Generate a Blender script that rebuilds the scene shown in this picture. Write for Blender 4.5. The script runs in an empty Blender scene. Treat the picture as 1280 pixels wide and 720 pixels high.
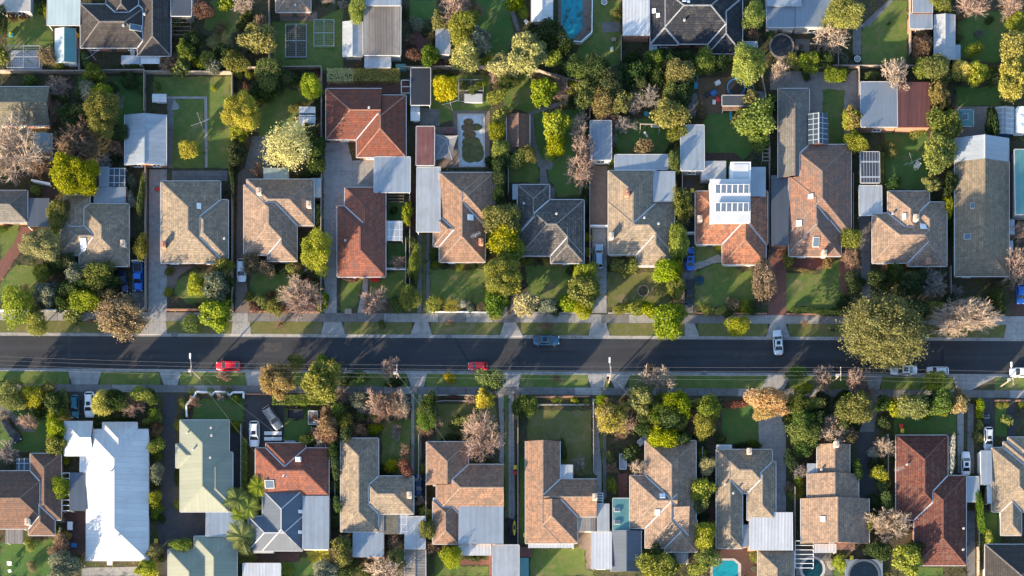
import bpy, bmesh, math, random
from mathutils import Vector, Matrix
random.seed(7)
R = math.radians
sc = bpy.context.scene
COL = sc.collection
# ---------------------------------------------------------------- camera, sky, sun
S = 0.155            # metres per photograph pixel on the ground
H = 300.0            # camera height
NAD = (670.0, 880.0) # the photograph is the upper part of a straight-down view
cam = bpy.data.cameras.new('camera'); cam.lens = 36.0 * H / (1280 * S); cam.sensor_width = 36.0
cam.clip_end = 5000.0; cam.clip_start = 1.0
co = bpy.data.objects.new('camera', cam); COL.objects.link(co)
CX, CY = (NAD[0] - 640) * S, (360 - NAD[1]) * S
co.location = (CX, CY, H); co.rotation_euler = (0, 0, 0)
cam.shift_x = -CX / (1280 * S); cam.shift_y = -CY / (1280 * S)
sc.camera = co
SUN_EL, SUN_DIR = R(13.5), R(47.0)     # SUN_DIR: the way the shadows fall on the ground
w = bpy.data.worlds.new('World'); sc.world = w; w.use_nodes = True
nt = w.node_tree; bg = nt.nodes['Background']
sky = nt.nodes.new('ShaderNodeTexSky'); sky.sky_type = 'NISHITA'; sky.sun_disc = False
sky.sun_elevation = SUN_EL; sky.sun_rotation = math.atan2(-math.cos(SUN_DIR), -math.sin(SUN_DIR)) % (2 * math.pi)
nt.links.new(sky.outputs[0], bg.inputs[0]); bg.inputs[1].default_value = 0.148; sky.ozone_density = 2.5
sl = bpy.data.lights.new('sun', 'SUN'); sl.energy = 5.0; sl.angle = R(0.9); sl.color = (1.0, 0.80, 0.55)
so = bpy.data.objects.new('sun', sl); COL.objects.link(so)
so.rotation_euler = Vector((math.cos(SUN_EL) * math.cos(SUN_DIR), math.cos(SUN_EL) * math.sin(SUN_DIR), -math.sin(SUN_EL))).to_track_quat('-Z', 'Y').to_euler()
sc.view_settings.view_transform = 'Standard'; sc.view_settings.look = 'None'
sc.view_settings.exposure = 1.6; sc.view_settings.gamma = 1.0; sc.view_settings.use_curve_mapping = False

# ---------------------------------------------------------------- picture measurements -> metres
ROW = {'A': (0, 789 / 230), 'B': (190, 789 / 230), 'C': (380, 4.5), 'D': (510, 789 / 230), 'P': (0, 1.0)}
COLX = [0, 210, 420, 630, 840, 1050]
def pix(reg, x, y):
    y0, k = ROW[reg[0]]
    x0 = COLX[int(reg[1]) - 1] if reg[0] != 'P' else 0
    return x0 + x / k, y0 + y / k
def sc_of(reg): return ROW[reg[0]][1]
def W(px, py, h=0.0):
    k = (H - h) / H
    x = NAD[0] + (px - NAD[0]) * k; y = NAD[1] + (py - NAD[1]) * k
    return Vector(((x - 640) * S, (360 - y) * S, h))
def Z(reg, x, y, h=0.0): return W(*pix(reg, x, y), h)
def imgpx(v):            # ground point -> picture pixel
    return v[0] / S + 640, 360 - v[1] / S

# ---------------------------------------------------------------- materials
def new_mat(name):
    m = bpy.data.materials.new(name); m.use_nodes = True
    n = m.node_tree; b = n.nodes['Principled BSDF']
    return m, n, b
def N(n, t, **kw):
    o = n.nodes.new(t)
    for k, v in kw.items(): setattr(o, k, v)
    return o
def math_n(n, op, a, b=None, c=None):
    o = N(n, 'ShaderNodeMath', operation=op)
    for i, v in enumerate((a, b, c)):
        if v is None: continue
        if hasattr(v, 'node'): n.links.new(v, o.inputs[i])
        else: o.inputs[i].default_value = v
    return o.outputs[0]
def mix_n(n, f, a, b, blend='MIX'):
    o = N(n, 'ShaderNodeMix', data_type='RGBA', blend_type=blend)
    for i, v in ((0, f), (6, a), (7, b)):
        if hasattr(v, 'node'): n.links.new(v, o.inputs[i])
        elif i == 0: o.inputs[0].default_value = v
        else: o.inputs[i].default_value = (*v, 1) if len(v) == 3 else v
    return o.outputs[2]
def noise_n(n, vec, scale, detail=4, rough=0.6, dist=0.0):
    o = N(n, 'ShaderNodeTexNoise'); o.inputs['Scale'].default_value = scale; o.inputs['Detail'].default_value = detail
    o.inputs['Roughness'].default_value = rough; o.inputs['Distortion'].default_value = dist
    n.links.new(vec, o.inputs['Vector']); return o.outputs[0]
def ramp_n(n, f, lo, hi):
    o = N(n, 'ShaderNodeMapRange'); o.clamp = True
    n.links.new(f, o.inputs[0]); o.inputs[1].default_value = lo; o.inputs[2].default_value = hi
    return o.outputs[0]
def pos_n(n): return N(n, 'ShaderNodeNewGeometry').outputs['Position']
def plain(name, col, rough=0.6, metal=0.0, var=0.12, scale=1.5):
    m, n, b = new_mat(name)
    f = noise_n(n, pos_n(n), scale, 5)
    c = mix_n(n, ramp_n(n, f, 0.3, 0.7), [max(0, v * (1 - var)) for v in col], [min(1, v * (1 + var)) for v in col])
    n.links.new(c, b.inputs['Base Color']); b.inputs['Roughness'].default_value = rough; b.inputs['Metallic'].default_value = metal
    return m
def tile(name, c1, c2, c3, lich=0.5, spec=0.3):
    """roof tiles: courses and single tiles from the UV (metres), lichen and weather from position"""
    c1, c2, c3 = ([x * 0.8 for x in q] for q in (c1, c2, c3))
    m, n, b = new_mat(name)
    uv = N(n, 'ShaderNodeUVMap').outputs[0]
    sx = N(n, 'ShaderNodeSeparateXYZ'); n.links.new(uv, sx.inputs[0])
    v = math_n(n, 'DIVIDE', sx.outputs[1], 0.42); u = math_n(n, 'DIVIDE', sx.outputs[0], 0.30)
    cm = N(n, 'ShaderNodeCombineXYZ')
    n.links.new(math_n(n, 'FLOOR', u), cm.inputs[0]); n.links.new(math_n(n, 'FLOOR', v), cm.inputs[1])
    wn = N(n, 'ShaderNodeTexWhiteNoise', noise_dimensions='3D'); n.links.new(cm.outputs[0], wn.inputs['Vector'])
    p = pos_n(n)
    big = noise_n(n, p, 0.35, 6, 0.65, 0.4); mid = noise_n(n, p, 1.6, 5, 0.7)
    c = mix_n(n, ramp_n(n, big, 0.35, 0.65), c1, c2)
    c = mix_n(n, math_n(n, 'MULTIPLY', ramp_n(n, wn.outputs[0], 0.45, 1.0), 0.75), c, c3)
    c = mix_n(n, math_n(n, 'MULTIPLY', ramp_n(n, mid, 0.5, 0.68), lich), c, [0.6 * x + 0.4 * y for x, y in zip(c3, (0.10, 0.10, 0.085))])
    st = N(n, 'ShaderNodeMapping'); st.inputs['Scale'].default_value = (1.1, 0.22, 1); n.links.new(uv, st.inputs[0])
    c = mix_n(n, math_n(n, 'MULTIPLY', ramp_n(n, noise_n(n, st.outputs[0], 1.0, 6, 0.75), 0.5, 0.72), 0.5), c, [x * 0.55 for x in c2])
    pat = noise_n(n, p, 0.75, 6, 0.7, 0.8)
    c = mix_n(n, math_n(n, 'MULTIPLY', ramp_n(n, pat, 0.51, 0.62), 0.7), c, [0.5 * x + 0.5 * y for x, y in zip(c3, (0.13, 0.12, 0.105))])
    c = mix_n(n, math_n(n, 'MULTIPLY', ramp_n(n, pat, 0.44, 0.36), 0.55), c, [min(1, x * 1.3) for x in c1])
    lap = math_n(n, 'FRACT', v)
    c = mix_n(n, math_n(n, 'MULTIPLY', math_n(n, 'GREATER_THAN', lap, 0.72), 0.55), c, [x * 0.45 for x in c1])  # shadow line under each course, painted into the tile colour
    # wider, darker bands that follow the tile rows
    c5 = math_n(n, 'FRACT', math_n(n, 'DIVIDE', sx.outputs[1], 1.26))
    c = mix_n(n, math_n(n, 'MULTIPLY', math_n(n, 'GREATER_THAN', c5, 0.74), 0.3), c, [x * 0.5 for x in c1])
    n.links.new(c, b.inputs['Base Color']); b.inputs['Roughness'].default_value = 0.85
    b.inputs['Specular IOR Level'].default_value = spec
    bp = N(n, 'ShaderNodeBump'); bp.inputs['Strength'].default_value = 0.35; bp.inputs['Distance'].default_value = 0.03
    n.links.new(math_n(n, 'ADD', lap, math_n(n, 'MULTIPLY', wn.outputs[0], 0.6)), bp.inputs['Height']); n.links.new(bp.outputs[0], b.inputs['Normal'])
    return m
def sheet(name, col, dirt, pitch=0.8, rough=0.4, dirty=0.35, metal=0.0, c2=None):
    """profiled metal roofing: ribs run down the slope"""
    m, n, b = new_mat(name)
    uv = N(n, 'ShaderNodeUVMap').outputs[0]
    sx = N(n, 'ShaderNodeSeparateXYZ'); n.links.new(uv, sx.inputs[0])
    u = math_n(n, 'DIVIDE', sx.outputs[0], pitch); fu = math_n(n, 'FRACT', u)
    wn = N(n, 'ShaderNodeTexWhiteNoise', noise_dimensions='1D'); n.links.new(math_n(n, 'FLOOR', u), wn.inputs['W'])
    p = pos_n(n); big = noise_n(n, p, 0.3, 6, 0.65, 0.6)
    st = N(n, 'ShaderNodeMapping'); st.inputs['Scale'].default_value = (2.2, 0.25, 1); n.links.new(uv, st.inputs[0])
    streak = noise_n(n, st.outputs[0], 1.0, 5, 0.7)
    c = mix_n(n, wn.outputs[0], [x * 0.93 for x in col], c2 or [min(1, x * 1.05) for x in col])
    c = mix_n(n, math_n(n, 'MULTIPLY', ramp_n(n, big, 0.45, 0.75), dirty), c, dirt)
    c = mix_n(n, math_n(n, 'MULTIPLY', ramp_n(n, streak, 0.5, 0.75), dirty), c, dirt)
    c = mix_n(n, math_n(n, 'MULTIPLY', math_n(n, 'GREATER_THAN', fu, 0.86), 0.22), c, [x * 0.5 for x in col])
    n.links.new(c, b.inputs['Base Color']); b.inputs['Roughness'].default_value = rough; b.inputs['Metallic'].default_value = metal
    bp = N(n, 'ShaderNodeBump'); bp.inputs['Strength'].default_value = 0.4; bp.inputs['Distance'].default_value = 0.03
    n.links.new(math_n(n, 'SINE', math_n(n, 'MULTIPLY', u, 25.13)), bp.inputs['Height']); n.links.new(bp.outputs[0], b.inputs['Normal'])
    return m
def leafm(name, c, c2, trans=0.42):
    m, n, b = new_mat(name)
    oi = N(n, 'ShaderNodeObjectInfo').outputs['Random']
    p = pos_n(n)
    f = noise_n(n, p, 2.3, 4, 0.7); g = noise_n(n, p, 0.5, 3)
    at = N(n, 'ShaderNodeAttribute', attribute_name='tone').outputs['Fac']
    k = math_n(n, 'ADD', math_n(n, 'MULTIPLY', f, 0.5), math_n(n, 'MULTIPLY', at, 0.5))
    cc = mix_n(n, ramp_n(n, k, 0.25, 0.75), c, c2)
    cc = mix_n(n, math_n(n, 'MULTIPLY', oi, 0.6), cc, [v * 0.7 for v in c])
    hs = N(n, 'ShaderNodeHueSaturation'); n.links.new(cc, hs.inputs['Color'])
    n.links.new(math_n(n, 'ADD', math_n(n, 'MULTIPLY', math_n(n, 'FRACT', math_n(n, 'MULTIPLY', oi, 17.3)), 0.05), math_n(n, 'ADD', 0.463, math_n(n, 'MULTIPLY', g, 0.03))), hs.inputs['Hue'])
    n.links.new(math_n(n, 'ADD', 0.80, math_n(n, 'MULTIPLY', math_n(n, 'FRACT', math_n(n, 'MULTIPLY', oi, 7.7)), 0.26)), hs.inputs['Saturation']); hs.inputs['Value'].default_value = 1.18
    n.links.new(hs.outputs[0], b.inputs['Base Color']); b.inputs['Roughness'].default_value = 0.55; b.inputs['Specular IOR Level'].default_value = 0.25
    t = N(n, 'ShaderNodeBsdfTranslucent'); n.links.new(hs.outputs[0], t.inputs[0])
    mx = N(n, 'ShaderNodeMixShader'); mx.inputs[0].default_value = trans
    n.links.new(b.outputs[0], mx.inputs[1]); n.links.new(t.outputs[0], mx.inputs[2])
    n.links.new(mx.outputs[0], n.nodes['Material Output'].inputs[0])
    return m
M = {}
# tiles
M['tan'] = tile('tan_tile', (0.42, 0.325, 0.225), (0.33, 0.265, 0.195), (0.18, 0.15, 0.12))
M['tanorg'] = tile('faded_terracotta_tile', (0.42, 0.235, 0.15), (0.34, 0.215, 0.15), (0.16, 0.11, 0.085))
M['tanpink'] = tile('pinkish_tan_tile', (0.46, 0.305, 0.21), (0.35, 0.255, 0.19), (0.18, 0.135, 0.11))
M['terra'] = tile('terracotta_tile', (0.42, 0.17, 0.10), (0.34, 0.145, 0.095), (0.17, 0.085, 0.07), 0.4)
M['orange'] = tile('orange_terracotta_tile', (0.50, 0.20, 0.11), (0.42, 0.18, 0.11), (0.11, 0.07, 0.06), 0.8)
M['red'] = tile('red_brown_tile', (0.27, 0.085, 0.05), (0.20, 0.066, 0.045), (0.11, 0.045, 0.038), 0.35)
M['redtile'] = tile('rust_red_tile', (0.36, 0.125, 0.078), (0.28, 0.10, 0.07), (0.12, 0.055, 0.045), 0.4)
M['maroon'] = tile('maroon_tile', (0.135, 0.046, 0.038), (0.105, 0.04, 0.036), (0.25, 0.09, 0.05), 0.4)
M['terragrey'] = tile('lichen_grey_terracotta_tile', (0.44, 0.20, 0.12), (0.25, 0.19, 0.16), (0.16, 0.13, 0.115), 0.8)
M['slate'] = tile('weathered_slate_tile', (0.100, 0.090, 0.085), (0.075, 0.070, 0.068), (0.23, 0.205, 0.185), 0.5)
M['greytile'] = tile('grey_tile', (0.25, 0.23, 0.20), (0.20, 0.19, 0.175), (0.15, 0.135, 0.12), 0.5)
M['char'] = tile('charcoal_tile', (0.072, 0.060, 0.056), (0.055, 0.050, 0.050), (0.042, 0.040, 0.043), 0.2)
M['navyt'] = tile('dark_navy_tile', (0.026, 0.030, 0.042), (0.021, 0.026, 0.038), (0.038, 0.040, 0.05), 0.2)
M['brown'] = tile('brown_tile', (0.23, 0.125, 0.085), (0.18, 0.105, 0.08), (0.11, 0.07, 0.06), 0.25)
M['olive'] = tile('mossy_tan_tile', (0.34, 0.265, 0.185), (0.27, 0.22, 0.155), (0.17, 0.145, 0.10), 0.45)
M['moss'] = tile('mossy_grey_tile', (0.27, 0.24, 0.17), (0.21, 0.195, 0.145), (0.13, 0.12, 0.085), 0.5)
# metal roofs
M['white'] = sheet('white_sheet', (0.60, 0.60, 0.59), (0.43, 0.42, 0.40), 1.1, 0.5, 0.5)
M['pale'] = sheet('pale_sheet', (0.30, 0.345, 0.39), (0.235, 0.255, 0.27), 0.9, 0.45, 0.6)
M['bluegrey'] = sheet('blue_grey_sheet', (0.20, 0.24, 0.285), (0.155, 0.18, 0.205), 0.8, 0.45, 0.5)
M['zinc'] = sheet('galvanised_sheet', (0.40, 0.42, 0.435), (0.28, 0.28, 0.27), 0.9, 0.5, 0.7)
M['weather'] = sheet('weathered_corrugated_sheet', (0.185, 0.155, 0.128), (0.12, 0.10, 0.085), 1.2, 0.7, 0.6, c2=(0.36, 0.325, 0.285))
M['mrn'] = sheet('maroon_corrugated_sheet', (0.105, 0.036, 0.031), (0.075, 0.033, 0.030), 1.0, 0.55, 0.5, c2=(0.15, 0.055, 0.045))
M['rust'] = sheet('rusty_red_sheet', (0.15, 0.055, 0.05), (0.30, 0.15, 0.12), 1.0, 0.6, 0.5)
M['dark'] = sheet('dark_grey_sheet', (0.075, 0.085, 0.10), (0.05, 0.06, 0.07), 0.8, 0.5, 0.4)
M['black'] = sheet('black_slat_sheet', (0.02, 0.023, 0.03), (0.035, 0.035, 0.045), 0.5, 0.6, 0.5)
M['navy'] = sheet('slate_blue_sheet', (0.095, 0.115, 0.145), (0.075, 0.09, 0.115), 0.8, 0.45, 0.35)
M['teal'] = sheet('teal_sheet', (0.10, 0.25, 0.245), (0.075, 0.19, 0.185), 0.8, 0.5, 0.4)
M['palegreen'] = sheet('pale_green_sheet', (0.50, 0.58, 0.55), (0.38, 0.46, 0.44), 0.8, 0.5, 0.4)
M['sage'] = sheet('sage_green_sheet', (0.255, 0.27, 0.205), (0.205, 0.22, 0.17), 0.8, 0.5, 0.35)
M['seagrey'] = sheet('sea_grey_sheet', (0.26, 0.31, 0.31), (0.2, 0.24, 0.24), 0.8, 0.5, 0.4)
M['concroof'] = plain('flat_stone_roof', (0.42, 0.38, 0.34), 0.9)
def glass_grid(name, col, line, px=1.0, py=1.4):
    m, n, b = new_mat(name)
    uv = N(n, 'ShaderNodeUVMap').outputs[0]
    sx = N(n, 'ShaderNodeSeparateXYZ'); n.links.new(uv, sx.inputs[0])
    a = math_n(n, 'GREATER_THAN', math_n(n, 'FRACT', math_n(n, 'DIVIDE', sx.outputs[0], px)), 0.86)
    d = math_n(n, 'GREATER_THAN', math_n(n, 'FRACT', math_n(n, 'DIVIDE', sx.outputs[1], py)), 0.9)
    f = math_n(n, 'MAXIMUM', a, d)
    f2 = noise_n(n, pos_n(n), 0.8, 5)
    c = mix_n(n, ramp_n(n, f2, 0.35, 0.7), col, [v * 1.35 for v in col])
    n.links.new(mix_n(n, f, c, line), b.inputs['Base Color']); b.inputs['Roughness'].default_value = 0.25
    return m
M['polyc'] = glass_grid('polycarbonate_sheet', (0.30, 0.31, 0.32), (0.55, 0.56, 0.57))
M['glassgrid'] = glass_grid('dark_glass_panels', (0.035, 0.05, 0.065), (0.30, 0.33, 0.36))
M['slatgrid'] = glass_grid('slatted_shade', (0.045, 0.05, 0.06), (0.38, 0.40, 0.42), 0.55, 3.0)
# walls and trim
M['cream'] = plain('cream_render', (0.62, 0.56, 0.46), 0.85)
M['brick'] = plain('brick_wall', (0.33, 0.17, 0.11), 0.9, var=0.25, scale=4)
M['wallwhite'] = plain('white_weatherboard', (0.78, 0.77, 0.74), 0.7)
M['wallgrey'] = plain('grey_render', (0.35, 0.34, 0.33), 0.85)
M['gutter'] = plain('pale_gutter_paint', (0.55, 0.54, 0.52), 0.5)
M['gutterdark'] = plain('dark_gutter_paint', (0.10, 0.10, 0.11), 0.5)
M['paintwhite'] = plain('white_paint', (0.80, 0.80, 0.78), 0.45, var=0.04)
M['wire'] = plain('dull_cable', (0.16, 0.16, 0.165), 0.6)
M['timber'] = plain('weathered_timber', (0.30, 0.24, 0.19), 0.85, var=0.25, scale=3)
M['timberpale'] = plain('pale_timber', (0.34, 0.30, 0.26), 0.85, var=0.2, scale=3)
M['timberdark'] = plain('dark_timber', (0.10, 0.075, 0.06), 0.85, var=0.25, scale=3)
M['glass'], _n, _b = new_mat('window_glass'); _b.inputs['Base Color'].default_value = (0.02, 0.025, 0.03, 1); _b.inputs['Roughness'].default_value = 0.08
M['skyl'] = plain('skylight_dome', (0.78, 0.80, 0.82), 0.2, var=0.04)
M['skyd'] = plain('skylight_glass', (0.10, 0.14, 0.18), 0.1)
M['solar'] = glass_grid('solar_cells', (0.055, 0.085, 0.13), (0.20, 0.24, 0.30), 0.16, 0.16)
M['steel'] = plain('galvanised_steel', (0.50, 0.51, 0.52), 0.4, 0.3)
M['chimbrick'] = plain('chimney_brick', (0.42, 0.21, 0.14), 0.9, var=0.2, scale=6)
M['chimcream'] = plain('rendered_chimney', (0.58, 0.50, 0.40), 0.85)
M['blackp'] = plain('black_plastic', (0.022, 0.022, 0.025), 0.5)
M['redp'] = plain('red_plastic', (0.55, 0.03, 0.03), 0.4)
M['yelp'] = plain('yellow_plastic', (0.70, 0.52, 0.03), 0.4)
M['bluep'] = plain('blue_plastic', (0.03, 0.16, 0.42), 0.4)
M['tealp'] = plain('teal_plastic', (0.02, 0.28, 0.36), 0.45)
M['greenp'] = plain('dark_green_plastic', (0.025, 0.08, 0.05), 0.45)
M['cloth'] = plain('pale_cloth', (0.50, 0.54, 0.58), 0.8, var=0.2)
M['greysail'] = plain('grey_shade_cloth', (0.15, 0.155, 0.165), 0.9, var=0.25)
M['algae'] = plain('murky_green_water', (0.10, 0.095, 0.02), 0.3, var=0.6, scale=0.8)
M['leaflitter'] = plain('brown_pond_water', (0.15, 0.085, 0.03), 0.4, var=0.5, scale=1.5)
M['poolw'], _n, _b = new_mat('pool_water')
_f = N(_n, 'ShaderNodeTexVoronoi'); _f.inputs['Scale'].default_value = 1.6; _f.feature = 'SMOOTH_F1'
_n.links.new(pos_n(_n), _f.inputs['Vector'])
_n.links.new(mix_n(_n, ramp_n(_n, _f.outputs[0], 0.1, 0.6), (0.015, 0.31, 0.36), (0.016, 0.26, 0.33)), _b.inputs['Base Color']); _b.inputs['Roughness'].default_value = 0.06
M['poold'] = plain('dark_teal_pool_water', (0.006, 0.045, 0.060), 0.08, var=0.35)
M['poolnight'] = plain('dark_pool_cover', (0.008, 0.016, 0.028), 0.25, var=0.4)
M['coping'] = plain('pool_coping_stone', (0.48, 0.44, 0.40), 0.85)
# ground surfaces
def ground(name, cols, scales, rough=0.95, bump=0.4, spots=None, joint=0, lanes=0):
    m, n, b = new_mat(name); p = pos_n(n)
    c = mix_n(n, ramp_n(n, noise_n(n, p, scales[0], 6, 0.65, 0.5), 0.35, 0.65), cols[0], cols[1])
    c = mix_n(n, ramp_n(n, noise_n(n, p, scales[1], 6, 0.7), 0.46, 0.7), c, cols[2])
    f3 = noise_n(n, p, scales[2], 3, 0.7)
    c = mix_n(n, math_n(n, 'MULTIPLY', ramp_n(n, f3, 0.4, 0.75), 0.55), c, [v * 0.45 for v in cols[0]])
    if spots: c = mix_n(n, math_n(n, 'MULTIPLY', ramp_n(n, noise_n(n, p, spots[1], 5, 0.6, 1.0), 0.55, 0.72), spots[2]), c, spots[0])
    if spots:      # smaller worn flecks
        c = mix_n(n, math_n(n, 'MULTIPLY', ramp_n(n, noise_n(n, p, spots[1] * 4.5, 5, 0.7, 1.5), 0.58, 0.70), spots[2] * 0.7), c, [v * 0.8 for v in spots[0]])
    if joint:      # slab joints
        sx = N(n, 'ShaderNodeSeparateXYZ'); n.links.new(p, sx.inputs[0])
        j = math_n(n, 'MAXIMUM', math_n(n, 'GREATER_THAN', math_n(n, 'FRACT', math_n(n, 'DIVIDE', sx.outputs[0], joint)), 0.965), math_n(n, 'GREATER_THAN', math_n(n, 'FRACT', math_n(n, 'DIVIDE', sx.outputs[1], joint)), 0.965))
        c = mix_n(n, math_n(n, 'MULTIPLY', j, 0.55), c, [v * 0.4 for v in cols[0]])
    if lanes:      # wear that follows the traffic
        mp = N(n, 'ShaderNodeMapping'); mp.inputs['Scale'].default_value = (0.02, 0.9, 1); n.links.new(p, mp.inputs[0])
        c = mix_n(n, math_n(n, 'MULTIPLY', ramp_n(n, noise_n(n, mp.outputs[0], 1.0, 4, 0.6), 0.42, 0.62), 0.6), c, [v * 1.25 for v in cols[0]])
        vo = N(n, 'ShaderNodeTexVoronoi', feature='DISTANCE_TO_EDGE'); vo.inputs['Scale'].default_value = 0.11; n.links.new(p, vo.inputs['Vector'])
        c = mix_n(n, math_n(n, 'MULTIPLY', math_n(n, 'LESS_THAN', vo.outputs[0], 0.005), 0.2), c, (0.02, 0.02, 0.022))
    n.links.new(c, b.inputs['Base Color']); b.inputs['Roughness'].default_value = rough; b.inputs['Specular IOR Level'].default_value = 0.2
    bp = N(n, 'ShaderNodeBump'); bp.inputs['Strength'].default_value = bump; bp.inputs['Distance'].default_value = 0.05
    n.links.new(f3, bp.inputs['Height']); n.links.new(bp.outputs[0], b.inputs['Normal'])
    return m
M['soil'] = ground('garden_soil', [(0.090, 0.068, 0.046), (0.060, 0.075, 0.034), (0.130, 0.100, 0.068)], (0.12, 0.9, 4.0), spots=((0.055, 0.100, 0.028), 0.3, 0.75))
M['lawn'] = ground('lawn_grass', [(0.092, 0.160, 0.036), (0.140, 0.185, 0.044), (0.205, 0.198, 0.070)], (0.16, 0.7, 5.0), spots=((0.22, 0.18, 0.09), 0.22, 0.9))
M['lawndry'] = ground('dry_lawn_grass', [(0.110, 0.138, 0.036), (0.155, 0.155, 0.050), (0.20, 0.16, 0.08)], (0.2, 0.7, 5.0), spots=((0.22, 0.17, 0.105), 0.3, 0.9))
M['lawndark'] = ground('lush_lawn_grass', [(0.068, 0.155, 0.040), (0.098, 0.175, 0.042), (0.145, 0.175, 0.054)], (0.16, 0.7, 5.0), spots=((0.15, 0.13, 0.06), 0.25, 0.65))
M['conc'] = ground('concrete_paving', [(0.40, 0.385, 0.365), (0.33, 0.32, 0.305), (0.265, 0.255, 0.24)], (0.25, 1.1, 6.0), 0.9, 0.15, ((0.15, 0.14, 0.13), 0.4, 0.7), joint=2.2)
M['concdark'] = ground('aged_concrete', [(0.235, 0.225, 0.215), (0.185, 0.18, 0.175), (0.145, 0.14, 0.135)], (0.25, 1.1, 6.0), 0.9, 0.15, ((0.10, 0.095, 0.09), 0.4, 0.7), joint=1.8)
M['asph'] = ground('dark_driveway_asphalt', [(0.075, 0.075, 0.078), (0.06, 0.06, 0.064), (0.09, 0.088, 0.085)], (0.2, 1.0, 8.0), 0.85, 0.15)
M['brickpave'] = ground('red_brick_paving', [(0.24, 0.105, 0.08), (0.19, 0.09, 0.075), (0.14, 0.085, 0.07)], (0.3, 1.6, 7.0), 0.9, 0.25)
M['brownpave'] = ground('brown_paving', [(0.25, 0.19, 0.155), (0.20, 0.155, 0.13), (0.15, 0.12, 0.105)], (0.3, 1.4, 7.0), 0.9, 0.25)
M['pebble'] = ground('pebble_paving', [(0.36, 0.315, 0.275), (0.30, 0.265, 0.235), (0.24, 0.205, 0.18)], (0.3, 1.4, 7.0), 0.9, 0.25, ((0.17, 0.145, 0.125), 0.35, 0.6))
M['dirt'] = ground('bare_dirt', [(0.21, 0.135, 0.085), (0.17, 0.11, 0.07), (0.13, 0.09, 0.06)], (0.3, 1.2, 6.0))
M['deck'] = ground('timber_deck', [(0.13, 0.075, 0.06), (0.10, 0.06, 0.05), (0.08, 0.05, 0.045)], (0.3, 1.2, 6.0))
M['road'] = ground('road_asphalt', [(0.046, 0.048, 0.053), (0.039, 0.041, 0.046), (0.055, 0.056, 0.060)], (0.05, 0.35, 9.0), 0.8, 0.2, ((0.030, 0.031, 0.034), 0.12, 0.6), lanes=1)
# foliage
LEAF = {'yg': ((0.125, 0.165, 0.01), (0.4, 0.41, 0.02)), 'ol': ((0.115, 0.13, 0.024), (0.31, 0.3, 0.055)),
        'dg': ((0.026, 0.052, 0.012), (0.085, 0.12, 0.024)), 'gr': ((0.06, 0.1, 0.016), (0.2, 0.255, 0.028)),
        'gy': ((0.10, 0.125, 0.080), (0.27, 0.29, 0.19)), 'cr': ((0.40, 0.345, 0.14), (0.68, 0.60, 0.29)), 'yl': ((0.21, 0.20, 0.012), (0.50, 0.46, 0.03)),
        'au': ((0.20, 0.125, 0.070), (0.42, 0.27, 0.15)), 'pe': ((0.36, 0.255, 0.11), (0.60, 0.46, 0.23)),
        'ye': ((0.28, 0.26, 0.008), (0.60, 0.54, 0.02)), 'br': ((0.13, 0.095, 0.050), (0.27, 0.20, 0.10)),
        'rd': ((0.10, 0.038, 0.030), (0.24, 0.095, 0.065)), 'gd': ((0.22, 0.155, 0.06), (0.46, 0.33, 0.12)),
        'wh': ((0.35, 0.35, 0.28), (0.70, 0.68, 0.56)), 'bo': ((0.125, 0.112, 0.032), (0.34, 0.285, 0.090)),
        'po': ((0.20, 0.20, 0.06), (0.46, 0.43, 0.14)),
        'hy': ((0.19, 0.19, 0.03), (0.42, 0.40, 0.06))}
for k, (a, b_) in LEAF.items(): M['L' + k] = leafm('leaf_' + k, a, b_)
M['Npk'] = plain('pinkish_bark', (0.35, 0.245, 0.195), 0.9, var=0.2)
M['Ntn'] = plain('tan_bark', (0.42, 0.33, 0.255), 0.9, var=0.2)
M['Ngb'] = plain('grey_bark', (0.27, 0.235, 0.21), 0.9, var=0.2)
M['Nbr'] = plain('brown_bark', (0.25, 0.16, 0.105), 0.9, var=0.2)
M['bark'] = plain('bark', (0.13, 0.10, 0.08), 0.95, var=0.3)

# ---------------------------------------------------------------- object helpers
def link(o, parent=None):
    COL.objects.link(o)
    if parent is not None: o.parent = parent
    return o
def mk(name, verts, faces, mat, parent=None, loc=None, uvs=None, smooth=False, midx=None):
    me = bpy.data.meshes.new(name); me.from_pydata([tuple(v) for v in verts], [], faces)
    for m in (mat if isinstance(mat, (list, tuple)) else [mat]): me.materials.append(M[m] if isinstance(m, str) else m)
    if uvs:
        l = me.uv_layers.new(name='UVMap').data; i = 0
        for f in uvs:
            for u in f: l[i].uv = u; i += 1
    if midx: me.polygons.foreach_set('material_index', midx)
    if smooth: me.polygons.foreach_set('use_smooth', [True] * len(me.polygons))
    me.update()
    o = bpy.data.objects.new(name, me)
    if loc is not None: o.location = loc
    return link(o, parent)
def tag(o, label=None, cat=None, group=None, kind=None):
    if label: o['label'] = label
    if cat: o['category'] = cat
    if group: o['group'] = group
    if kind: o['kind'] = kind
    return o
def thing(name, label, cat, loc=(0, 0, 0), rz=0.0, group=None):
    o = bpy.data.objects.new(name, None); o.empty_display_size = 0.3
    o.location = loc; o.rotation_euler = (0, 0, rz)
    link(o); return tag(o, label, cat, group)
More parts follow.
